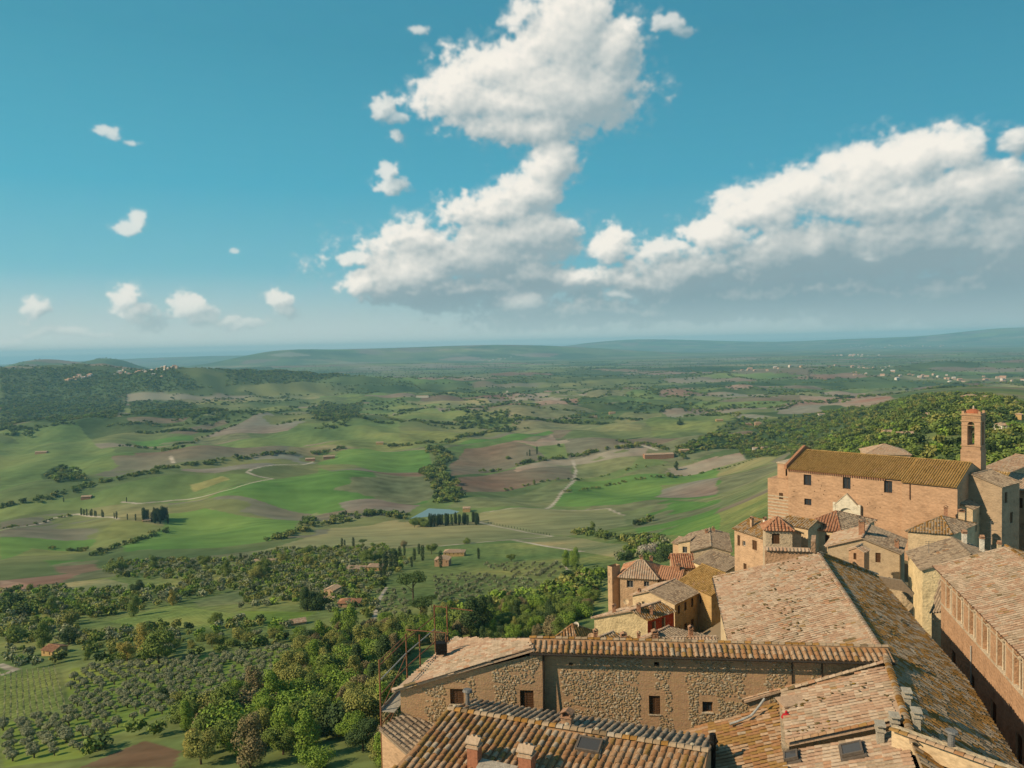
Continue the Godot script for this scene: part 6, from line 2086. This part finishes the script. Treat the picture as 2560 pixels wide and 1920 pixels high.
	house("chimney_roof_house", "tiled roof with little brick chimney just beyond the wall head", "house", P(6.35, -36.2, 94.41), P(12.93, -36.2, 94.26), P(14.68, -36.2, 95.96), {"base": -54.0, "wall": "cream", "roof": "cross", "mid": 0.5, "rise": 1.1, "pal": "pink", "pal2": "ochre", "chim": [[0.93, 0.1, -0.2, 1.4, 0.7], [0.35, 0.4, 0.9, 0.6, 0.5]]})
	house("grey_tile_house", "broad grey tiled roof with twin brick chimneys beyond the wall head", "house", P(12.33, -36.6, 95.09), P(22.08, -36.6, 95.01), P(24.34, -36.6, 97.50), {"base": -54.0, "wall": "grey", "roof": "cross", "mid": 0.40, "rise": 1.45, "pal": "pink", "pal2": "grey", "chim": [[0.42, 0.03, 0.6, 1.0, 0.7], [0.15, 0.4, 0.3, 0.8, 0.35], [0.78, 0.5, 0.5, 1.1, 0.5]]})
	house("pink_tile_house", "low pink tiled roof against the palace eave wall", "house", P(18.59, -36, 92.89), P(23.40, -36, 92.85), P(23.43, -36, 96.35), {"base": -54.0, "wall": "cream", "roof": "par", "rise": 0.6, "pal": "pink"})
	house("brown_hip_house", "brown hipped roof house beside white satellite dish", "house", P(4.56, -40, 106.75), P(7.87, -40, 107.14), P(10.50, -40, 109.69), {"base": -56.0, "wall": "ochre", "roof": "pyr", "rise": 1.7, "pal": "near", "pal2": "gold", "tiles": {"wide": 0.32, "rise": 1.2}})
	# satellite dishes
	for q2 in [[P(8.07, -38.6, 108.59), 0.42, "white satellite dish above the brown hipped roof", "white plaster"], [P(9.43, -37.6, 101.28), 0.5, "terracotta coloured satellite dish on the pink roof", "peach plaster"], [P(16.52, -39.2, 119.76), 0.42, "cream satellite dish beside the silvery bush", "cream plaster"]]:
		var dish := thing("satellite_dish", q2[2], "satellite dish")
		st = st_new()
		var dc: Vector3 = q2[0]
		var face := Vector3(-0.35, 0.45, 0.8).normalized()
		var sx := face.cross(Vector3.UP).normalized()
		var sy := sx.cross(face)
		for k in 14:
			var a0 := TAU * k / 14.0
			var a1 := TAU * (k + 1) / 14.0
			var d0 := sx * cos(a0) + sy * sin(a0)
			var d1 := sx * cos(a1) + sy * sin(a1)
			var rr: float = q2[1]
			quad(st, dc + d0 * rr + face * 0.12, dc + d1 * rr + face * 0.12, dc + d1 * rr * 0.5, dc + d0 * rr * 0.5)
			tri(st, dc + d0 * rr * 0.5, dc + d1 * rr * 0.5, dc - face * 0.04)
		part(dish, "reflector", done(st), mats.get(q2[3], wall_mat("white")))
		st = st_new()
		tube(st, dc - face * 0.05, dc - face * 0.2 + Vector3.DOWN * 1.6, 0.03, 0.03, 6)
		tube(st, dc - sy * q2[1] * 0.9, dc + face * 0.5, 0.015, 0.015, 5)
		part(dish, "mast", done(st), metal_mat())
	# roof aerials
	for q3 in [[P(57.48, -26, 96.13), 3.4, "tall television aerial over the dark lane houses"], [P(80.58, -27, 141.89), 1.2, "small television aerial on the cream gabled house"], [P(49.54, -25.5, 95.32), 0.9, "white bent pipe aerial on the lane house roof"]]:
		var ae := thing("television_aerial", q3[2], "aerial")
		var f: Vector3 = q3[0]
		st = st_new()
		tube(st, f + Vector3.DOWN * 0.6, f + Vector3.UP * q3[1], 0.035, 0.03, 6)
		part(ae, "mast", done(st), metal_mat())
		for k in 3:
			st = st_new()
			var yy: float = q3[1] * (0.98 - 0.28 * k)
			tube(st, f + Vector3(-0.5, yy, 0.1), f + Vector3(0.9, yy - 0.2, -0.2), 0.02, 0.02, 5)
			part(ae, "rod", done(st), metal_mat())

# a house of which little more than one roof plane shows
func patch_house(called: String, label: String, poly: Array, pal: String, wall: String) -> void:
	var root := thing(called, label, "house")
	roof(root, poly, pal, {"thick": 0.2})
	var st := st_new()
	var mid := Vector3.ZERO
	for p in poly: mid += p / poly.size()
	for i in poly.size():
		var a: Vector3 = poly[i].lerp(mid, 0.06) + Vector3.DOWN * 0.22
		var b: Vector3 = poly[(i + 1) % poly.size()].lerp(mid, 0.06) + Vector3.DOWN * 0.22
		quad(st, a, b, Vector3(b.x, EYE - 46.0, b.z), Vector3(a.x, EYE - 46.0, a.z))
	part(root, "wall", done(st), wall_mat(wall))

# ---------------------------------------------------------------- church
func build_church() -> void:
	var a: Vector3 = P(51.15, -24, 149.05)
	var b: Vector3 = P(65.58, -24, 134.71)
	var ux := (b - a).normalized()
	var un := Vector3.UP.cross(ux)
	var wins := [["f", 3.72, 1.00, 1.45, 2.01], ["f", 10.90, 0.78, 1.38, 2.11], ["f", 17.96, 0.67, 1.36, 2.10], ["f", 3.78, 5.47, 1.35, 1.21]]
	var r := RandomNumberGenerator.new()
	r.seed = 3
	for i in 34:
		wins.append(["f", r.randf_range(0.6, 17.0), r.randf_range(1.2, 10.0), 0.16, 0.16, "hole"])
	var keep := []
	for w in wins:
		var clear := true
		if w.size() > 5 and w[5] == "hole":
			for v in keep:
				if absf(w[1] - v[1]) < (w[3] + v[3]) * 0.5 + 0.15 and w[2] + 0.3 > v[2] and w[2] < v[2] + v[4] + 0.15: clear = false
			if w[1] > 7.6 and w[1] < 12.2 and w[2] > 5.0: clear = false
		if clear: keep.append(w)
	var real := keep.filter(func(w): return w.size() < 6)
	var root := thing("church", "large brick church with long golden tiled roof and bell tower", "church")
	var c := b + un * 14.4
	var d := a + un * 14.4
	var base := EYE - 44.0
	var holes := []
	for w in keep: holes.append([w[1], w[2], w[3], w[4]])
	var st := st_new()
	wall_face(st, a, b, base, holes, un, 0.35)
	for f in [[b, c], [c, d], [d, a]]:
		quad(st, f[0], f[1], Vector3(f[1].x, base, f[1].z), Vector3(f[0].x, base, f[0].z))
	var rise := Vector3.UP * 2.55
	tri(st, a, d, (a + d) * 0.5 + rise)
	part(root, "wall", done(st), wall_mat("church"))
	for w in real:
		window_part(root, a + ux * (w[1] - w[3] * 0.5) + Vector3.DOWN * w[2] + un * 0.1, ux, un, w[3], w[4], "dark")
	var r0 := (a + d) * 0.5 + rise
	var r1 := (b + c) * 0.5 + rise
	roof(root, [r0, r1, b - un * 0.45 + Vector3.DOWN * 0.12, a - un * 0.45 + Vector3.DOWN * 0.12], "gold", {"wide": 0.23, "rise": 1.9})
	roof(root, [r0, r1, c + un * 0.45 + Vector3.DOWN * 0.12, d + un * 0.45 + Vector3.DOWN * 0.12], "gold")
	# transept: the eave drops a little
	var b2 := b - un * 0.5 + Vector3.DOWN * 0.35
	var e2: Vector3 = P(72.14, -24.35, 129.20)
	var l2 := (e2 - b2).dot(ux)
	e2 = b2 + ux * l2
	var rr := r1 + ux * l2
	roof(root, [r1, rr, e2 - un * 0.4 + Vector3.DOWN * 0.1, b2 - un * 0.4 + Vector3.DOWN * 0.1], "gold", {"wide": 0.23, "rise": 1.9})
	roof(root, [r1, rr, c + ux * l2, c], "gold")
	ridge(root, r0, rr, "gold", 0.32)
	st = st_new()
	quad(st, b2, e2, Vector3(e2.x, base, e2.z), Vector3(b2.x, base, b2.z))
	quad(st, e2, c + ux * l2, Vector3(c.x + ux.x * l2, base, c.z + ux.z * l2), Vector3(e2.x, base, e2.z))
	tri(st, e2, rr, c + ux * l2)
	quad(st, b2, b, Vector3(b.x, base, b.z), Vector3(b2.x, base, b2.z))
	part(root, "wall", done(st), wall_mat("church"))
	# brick corbels under the eave
	for i in 44:
		st = st_new()
		var o := a + ux * (0.15 + i * 0.4) + Vector3.DOWN * 0.62
		box(st, o - un * 0.28, ux * 0.2, Vector3.UP * 0.42, un * 0.3)
		part(root, "corbel", done(st), wall_mat("brick"))
	st = st_new()
	box(st, a - un * 0.40 + Vector3.DOWN * 0.2, b - a, Vector3.UP * 0.08, un * 0.42)
	part(root, "gutter", done(st), mat("dark gutter", col(0.05, 0.042, 0.035), 0.5, 0.7))
	st = st_new()
	tube(st, e2 - ux * 7.2 - un * 0.12, e2 - ux * 7.2 - un * 0.12 + Vector3.DOWN * 3.0, 0.07, 0.07, 6)
	part(root, "down_pipe", done(st), mat("copper gutter", col(0.14, 0.07, 0.045), 0.5, 0.8))
	# coping on the far left gable
	st = st_new()
	box(st, a - un * 0.7 - ux * 0.45 + Vector3.DOWN * 0.25, (r0 - a) + un * 0.7 + Vector3.UP * 0.35, Vector3.UP * 0.75, ux * 0.5)
	box(st, d + un * 0.7 - ux * 0.45 + Vector3.DOWN * 0.25, (r0 - d) - un * 0.7 + Vector3.UP * 0.35, Vector3.UP * 0.75, ux * 0.5)
	part(root, "gable_coping", done(st), mat("coping brick", col(0.42, 0.22, 0.13), 0.9, 0.6))
	# lower front block with striped brickwork, left of the nave
	var fa := a - ux * 4.6 + un * 1.0 + Vector3.DOWN * 2.6
	st = st_new()
	wall_face(st, fa, fa + ux * 4.7, base, [[2.7, 2.6, 0.8, 1.3]], un, 0.3)
	wall_face(st, fa + un * 9.0, fa, base, [], ux)
	quad(st, fa, fa + ux * 4.7, fa + ux * 4.7 + un * 9, fa + un * 9)
	var fb := fa + ux * 1.0 + un * 2.0 + Vector3.UP * 2.7
	wall_face(st, fb, fb + ux * 3.7, base, [[1.8, 0.9, 0.35, 1.4]], un, 0.3)
	wall_face(st, fb + un * 6.0, fb, base, [], ux)
	part(root, "striped_block", done(st), wall_mat("church"))
	st = st_new()
	box(st, fb - ux * 0.15 - un * 0.15, ux * 3.9, Vector3.UP * 0.25, un * 6.2)
	for i in 9:
		box(st, fa - un * 0.05 + Vector3.DOWN * (3.4 + i * 0.62), ux * 4.55, Vector3.UP * 0.24, un * 0.05)
	part(root, "pale_band", done(st), stonetrim_mat())
	window_part(root, fa + ux * 2.3 + Vector3.DOWN * 2.6, ux, un, 0.8, 1.3, "shut")
	# white gabled portal on the flank
	var p: Vector3 = P(57.45, -29.88, 142.79)
	var p2: Vector3 = P(60.58, -29.69, 139.68)
	var top: Vector3 = P(58.94, -27.70, 141.31)
	var w := (p2 - p).dot(ux)
	var hh := top.y - p.y
	var o := p - un * 0.55
	st = st_new()
	var cx := o + ux * w * 0.5 + Vector3.DOWN * 1.6
	var rad := w * 0.30
	for k in 10:
		var a0 := PI * k / 10.0
		var a1 := PI * (k + 1) / 10.0
		var d0 := ux * -cos(a0) + Vector3.UP * sin(a0)
		var d1 := ux * -cos(a1) + Vector3.UP * sin(a1)
		var q0 := cx + d0 * rad
		var q1 := cx + d1 * rad
		# face between the arch and the gable line
		var g0 := Vector3(q0.x, o.y + hh * (1.0 - absf((q0 - cx).dot(ux)) / (w * 0.5)) , q0.z)
		var g1 := Vector3(q1.x, o.y + hh * (1.0 - absf((q1 - cx).dot(ux)) / (w * 0.5)) , q1.z)
		quad(st, q0, g0, g1, q1)
		quad(st, q0, q1, q1 + un * 0.45, q0 + un * 0.45)
	for s in [-1, 1]:
		var e: Vector3 = o + ux * (w * 0.5 + s * w * 0.5)
		var i0: Vector3 = cx + ux * s * rad
		var gi := Vector3(i0.x, o.y + hh * (1.0 - rad / (w * 0.5)), i0.z)
		quad(st, e + Vector3.DOWN * 6, e, gi, i0)
		quad(st, e + Vector3.DOWN * 6, i0, i0 + Vector3.DOWN * 4.4, e + Vector3.DOWN * 6)
		quad(st, e, e + Vector3.DOWN * 6, e + Vector3.DOWN * 6 + un * 0.5, e + un * 0.5)
		quad(st, i0, i0 + Vector3.DOWN * 4.4, i0 + Vector3.DOWN * 4.4 + un * 0.45, i0 + un * 0.45)
		# corner pinnacle
		box(st, e - ux * 0.22 - un * 0.05 + Vector3.DOWN * 6, ux * 0.44, Vector3.UP * 6.5, un * 0.45)
		quad(st, o + ux * w * 0.5 + Vector3.UP * hh, e, e + un * 0.5, o + ux * w * 0.5 + Vector3.UP * hh + un * 0.5)
	quad(st, cx - ux * rad + un * 0.42 + Vector3.DOWN * 4.4, cx - ux * rad + un * 0.42 + Vector3.UP * rad, cx + ux * rad + un * 0.42 + Vector3.UP * rad, cx + ux * rad + un * 0.42 + Vector3.DOWN * 4.4)
	part(root, "portal", done(st), mat("white travertine", col(0.70, 0.66, 0.55), 0.85, 0.4))
	st = st_new()
	for s in [-1, 1]:
		var e: Vector3 = o + ux * (w * 0.5 + s * w * 0.5) - un * 0.08
		var t2: Vector3 = o + ux * w * 0.5 + Vector3.UP * hh - un * 0.08
		box(st, e, t2 - e, Vector3.UP * 0.14, un * 0.6)
	part(root, "portal_coping", done(st), stonetrim_mat())
	# two arched blind windows low on the flank
	# bell tower
	var bt := thing("bell_tower", "slender brick bell tower with open arch and small red cap", "tower")
	var tw := 2.95
	var foot: Vector3 = P(78.55, -21.00, 140.2)
	foot.y = EYE - 36.0
	var top_y: float = EYE + -13.53
	var sill_y: float = EYE + -19.26
	var arch_y: float = EYE + -15.74
	var cor_y: float = EYE + -15.14
	var led_y: float = EYE + -20.24
	var f0 := foot
	st = st_new()
	box(st, Vector3(f0.x, EYE - 44.0, f0.z) - ux * 0.12 - un * 0.12, ux * (tw + 0.24), Vector3.UP * (led_y - EYE + 44.0), un * (tw + 0.24))
	box(st, Vector3(f0.x, led_y, f0.z), ux * tw, Vector3.UP * (sill_y - led_y), un * tw)
	# four piers and the heads above the arches
	var pw := (tw - 1.12) * 0.5
	for s in 2:
		for t in 2:
			box(st, Vector3(f0.x, sill_y, f0.z) + ux * s * (tw - pw) + un * t * (tw - pw), ux * pw, Vector3.UP * (arch_y - sill_y), un * pw)
	for t in 2:
		for side in 2:
			var fo := Vector3(f0.x, arch_y, f0.z)
			var vx := ux if side == 0 else un
			var vn := un if side == 0 else ux
			var oo := fo + vn * t * (tw - pw)
			var cc := oo + vx * tw * 0.5
			for k in 8:
				var a0 := PI * k / 8.0
				var a1 := PI * (k + 1) / 8.0
				var d0 := cc + (vx * -cos(a0) + Vector3.UP * sin(a0)) * 0.56
				var d1 := cc + (vx * -cos(a1) + Vector3.UP * sin(a1)) * 0.56
				var h0 := Vector3(d0.x, cor_y + 0.05, d0.z)
				var h1 := Vector3(d1.x, cor_y + 0.05, d1.z)
				quad(st, d0, h0, h1, d1)
				quad(st, d0 + vn * pw, d1 + vn * pw, h1 + vn * pw, h0 + vn * pw)
				quad(st, d0, d1, d1 + vn * pw, d0 + vn * pw)
	for s in 2:
		for t in 2:
			box(st, Vector3(f0.x, arch_y, f0.z) + ux * s * (tw - pw) + un * t * (tw - pw), ux * pw, Vector3.UP * (cor_y + 0.05 - arch_y), un * pw)
	part(bt, "shaft", done(st), wall_mat("church"))
	st = st_new()
	for q in [[cor_y, 0.14, 0.2], [cor_y + 0.35, 0.05, 0.1], [top_y - 0.55, 0.16, 0.16], [sill_y - 0.18, 0.14, 0.18], [led_y, 0.10, 0.16], [arch_y - 0.1, 0.07, 0.12]]:
		for side in 4:
			var yy: float = q[0]
			var ex: float = q[1]
			var o4 := Vector3(f0.x, yy, f0.z)
			if side == 0: box(st, o4 - ux * ex - un * ex, ux * (tw + 2 * ex), Vector3.UP * q[2], un * ex)
			if side == 1: box(st, o4 - ux * ex + un * tw, ux * (tw + 2 * ex), Vector3.UP * q[2], un * ex)
			if side == 2: box(st, o4 - ux * ex, ux * ex, Vector3.UP * q[2], un * tw)
			if side == 3: box(st, o4 + ux * tw, ux * ex, Vector3.UP * q[2], un * tw)
	part(bt, "cornice", done(st), mat("pale brick", col(0.50, 0.33, 0.21), 0.9, 0.5))
	st = st_new()
	box(st, Vector3(f0.x, cor_y + 0.05, f0.z), ux * tw, Vector3.UP * (top_y - cor_y - 0.25), un * tw)
	for s in 2:
		for t in 2:
			box(st, Vector3(f0.x, top_y - 0.2, f0.z) + ux * (s * (tw - 0.4)) + un * (t * (tw - 0.4)), ux * 0.4, Vector3.UP * 0.4, un * 0.4)
	part(bt, "parapet", done(st), mats["pale brick"])
	for i in 10:
		st = st_new()
		box(st, Vector3(f0.x, cor_y + 0.62, f0.z) - un * 0.09 + ux * (0.1 + i * 0.285), ux * 0.16, Vector3.UP * 0.18, un * 0.09)
		part(bt, "dentil", done(st), mats["pale brick"])
	st = st_new()
	var mid := Vector3(f0.x, top_y - 0.2, f0.z) + (ux + un) * tw * 0.5
	var prof := [[1.25, 0.0], [1.12, 0.3], [0.85, 0.52], [0.45, 0.68], [0.18, 0.74]]
	for k in prof.size() - 1:
		tube(st, mid + Vector3.UP * prof[k][1], mid + Vector3.UP * prof[k + 1][1], prof[k][0], prof[k + 1][0], 12)
	var cap := part(bt, "cap", done(st), mat("red cap tile", col(0.42, 0.15, 0.08), 0.9, 1.0))
	st = st_new()
	tube(st, mid + Vector3.UP * 0.7, mid + Vector3.UP * 0.95, 0.2, 0.14, 8)
	tube(st, mid + Vector3.UP * 0.95, mid + Vector3.UP * 1.3, 0.17, 0.05, 8)
	part(cap, "finial", done(st), stonetrim_mat())
	st = st_new()
	var bc := Vector3(f0.x, arch_y - 1.5, f0.z) + (ux + un) * tw * 0.5
	var bp := [[0.12, 0.75], [0.24, 0.62], [0.3, 0.3], [0.46, 0.0]]
	for k in 3:
		tube(st, bc + Vector3.UP * bp[k][1], bc + Vector3.UP * bp[k + 1][1], bp[k][0], bp[k + 1][0], 14)
	tube(st, bc + Vector3.UP * 0.8 - ux * 1.2, bc + Vector3.UP * 0.8 + ux * 1.2, 0.06, 0.06, 6)
	part(bt, "bell", done(st), mat("bronze", col(0.12, 0.12, 0.08), 0.4, 0.8))

# ---------------------------------------------------------------- valley farms, pond, far towns
const VINE_ROWS := [[-205.5, 312.9, -154.6, 232.9], [-203.3, 312.8, -153.1, 233.8], [-201.1, 312.8, -151.6, 234.6], [-198.9, 312.7, -150.1, 235.5], [-196.7, 312.7, -148.7, 236.5], [-194.5, 312.6, -147.2, 237.4], [-192.4, 312.6, -145.7, 238.3], [-190.2, 312.6, -144.2, 239.3], [-188.0, 312.5, -142.7, 240.3], [-185.9, 312.5, -141.2, 241.3], [-183.7, 312.5, -139.7, 242.3]]
func build_vines() -> void:
	for i in VINE_ROWS.size():
		var v: Array = VINE_ROWS[i]
		var a := Vector2(v[0], v[1])
		var b := Vector2(v[2], v[3])
		var row := thing("vine_row", "trained row of pale green vines with posts in the small vineyard", "vine row", "vine rows of the small vineyard")
		var l := a.distance_to(b)
		var st := st_new()
		var r := RandomNumberGenerator.new()
		r.seed = 300 + i
		for k in int(l * 5.0):
			var q := a.lerp(b, r.randf())
			var p := on_ground(q.x + r.randf_range(-0.25, 0.25), q.y) + Vector3.UP * r.randf_range(0.4, 1.5)
			var n := Vector3(r.randfn(), r.randfn() + 0.6, r.randfn()).normalized()
			var t := n.cross(Vector3(r.randfn(), r.randfn(), r.randfn())).normalized() * r.randf_range(0.14, 0.28)
			var u := n.cross(t)
			quad(st, p - t, p + u, p + t, p - u)
		part(row, "vines", done(st), mat("vine leaves", col(0.33, 0.36, 0.17), 0.8, 1.0))
		for k in int(l / 6.0) + 1:
			st = st_new()
			var q := a.lerp(b, minf(1.0, k * 6.0 / l))
			tube(st, on_ground(q.x, q.y, 0.3), on_ground(q.x, q.y) + Vector3.UP * 1.8, 0.06, 0.05, 5)
			part(row, "post", done(st), mat("grey post", col(0.50, 0.47, 0.40), 0.9, 0.8))

func build_valley() -> void:
	for v in VALLEY_HOUSES:
		var y: float = v[4] + v[5]
		var a := P(v[0], y, v[1])
		var b := P(v[2], y, v[3])
		var ux := (b - a).normalized()
		var c := b + Vector3.UP.cross(ux) * float(v[6])
		var l := a.distance_to(b)
		var win := []
		if v[1] < 1300.0 and v[5] > 2.0:
			var n := clampi(int(l / 3.0), 1, 5)
			for i in n:
				win.append(["f", l * (i + 0.5) / n, 0.55, 0.8, minf(1.2, v[5] - 0.8)])
		var wall: String = v[8]
		var label: String = v[9]
		var pal := "orange" if "orange" in label and v[1] < 500.0 else "pink"
		house("valley_house", label, v[10], a, b, c, {"base": v[4] - 4.0, "wall": wall, "roof": v[7], "rise": 0.26 * minf(v[6], l if v[7] == "cross" else 99.0) * 0.62, "pal": pal, "win": win, "group": "farms of the valley and the ridge", "tiles": {"pitch": 0.45 if v[1] < 700.0 else 1.6, "step": 0.42 if v[1] < 700.0 else 1.6, "wide": 0.3 if v[1] < 700.0 else 1.0, "rise": 1.0 if v[1] < 700.0 else 0.4}})
	# pond
	var st := st_new()
	var pts := []
	for i in POND.size() / 2:
		pts.append(P(POND[i * 2], pond_level + 0.3, POND[i * 2 + 1]))
	for i in range(1, pts.size() - 1):
		tri(st, pts[0], pts[i], pts[i + 1])
	var wm := mat("pond water", col(0.12, 0.20, 0.20), 0.35, 1.0, false)
	wm.metallic_specular = 0.6
	structure("pond", done(st), wm)
	# hill village on the left crest and towns in the plain: small houses, one by one
	var wall := []
	for c in [[0.50, 0.40, 0.31], [0.45, 0.34, 0.25], [0.54, 0.49, 0.43], [0.42, 0.30, 0.22]]:
		wall.append(mat("far wall %d" % wall.size(), col(c[0], c[1], c[2]), 0.9, 0.1, false))
	var rf := mat("far roof", col(0.42, 0.24, 0.16), 0.9, 0.1, false)
	var pale_roof := mat("far pale roof", col(0.48, 0.45, 0.42), 0.8, 0.1, false)
	st = st_new()
	for f in [[0, 0, 1, 0], [1, 0, 1, 1], [1, 1, 0, 1], [0, 1, 0, 0]]:
		quad(st, Vector3(f[0] - 0.5, -0.5, f[1] - 0.5), Vector3(f[0] - 0.5, 1, f[1] - 0.5), Vector3(f[2] - 0.5, 1, f[3] - 0.5), Vector3(f[2] - 0.5, -0.5, f[3] - 0.5))
	tri(st, Vector3(-0.5, 1, -0.5), Vector3(-0.5, 1.4, 0), Vector3(-0.5, 1, 0.5))
	tri(st, Vector3(0.5, 1, -0.5), Vector3(0.5, 1.4, 0), Vector3(0.5, 1, 0.5))
	var body := done(st)
	st = st_new()
	quad(st, Vector3(-0.55, 0.97, -0.56), Vector3(0.55, 0.97, -0.56), Vector3(0.55, 1.43, 0), Vector3(-0.55, 1.43, 0))
	quad(st, Vector3(-0.55, 0.97, 0.56), Vector3(-0.55, 1.43, 0), Vector3(0.55, 1.43, 0), Vector3(0.55, 0.97, 0.56))
	var lid := done(st)
	var r := RandomNumberGenerator.new()
	r.seed = 8
	var sets := [
		[[-2330, 4754, -1844, 4364], 62, 70.0, 7.5, "tiny pale house of the hilltop village", "hilltop village"],
		[[-2522, 4585, -2414, 4606], 22, 60.0, 9.0, "tiny pale house of the village below the hilltop", "village on the hillside"],
		[[-494, 13829, -91, 14212], 22, 260.0, 10.0, "tiny house of the distant hill settlement", "distant hill settlement"],
		[[1671, 5449, 3140, 7127], 70, 420.0, 10.0, "tiny white roofed building of the town in the plain", "town in the plain"],
		[[2224, 5049, 2749, 4480], 45, 480.0, 10.0, "tiny building scattered in the far farmland", "scattered far buildings"],
		[[4714, 11251, 4943, 11056], 20, 350.0, 13.0, "tiny pink building of the far low town", "far low town"],
		[[9178, 21905, 11204, 20425], 44, 900.0, 16.0, "tiny building of the farthest town under the mountain", "farthest town"]]
	for s in sets:
		var pa: Array = s[0]
		for i in int(s[1]):
			var t := r.randf()
			var x: float = lerpf(pa[0], pa[2], t) + r.randf_range(-1, 1) * s[2] * 0.6
			var d: float = lerpf(pa[1], pa[3], t) + r.randfn() * s[2] * 0.5
			var h := thing("distant_house", s[4], "house", s[5], on_ground(x, d))
			var size: float = s[3] * r.randf_range(0.7, 1.6)
			h.scale = Vector3(size * r.randf_range(1.0, 2.2), size * r.randf_range(0.5, 0.8), size)
			h.rotation.y = r.randf_range(-0.7, 0.7)
			part(h, "wall", body, wall[r.randi() % 4])
			part(h, "roof", lid, rf if r.randf() < 0.65 else pale_roof)
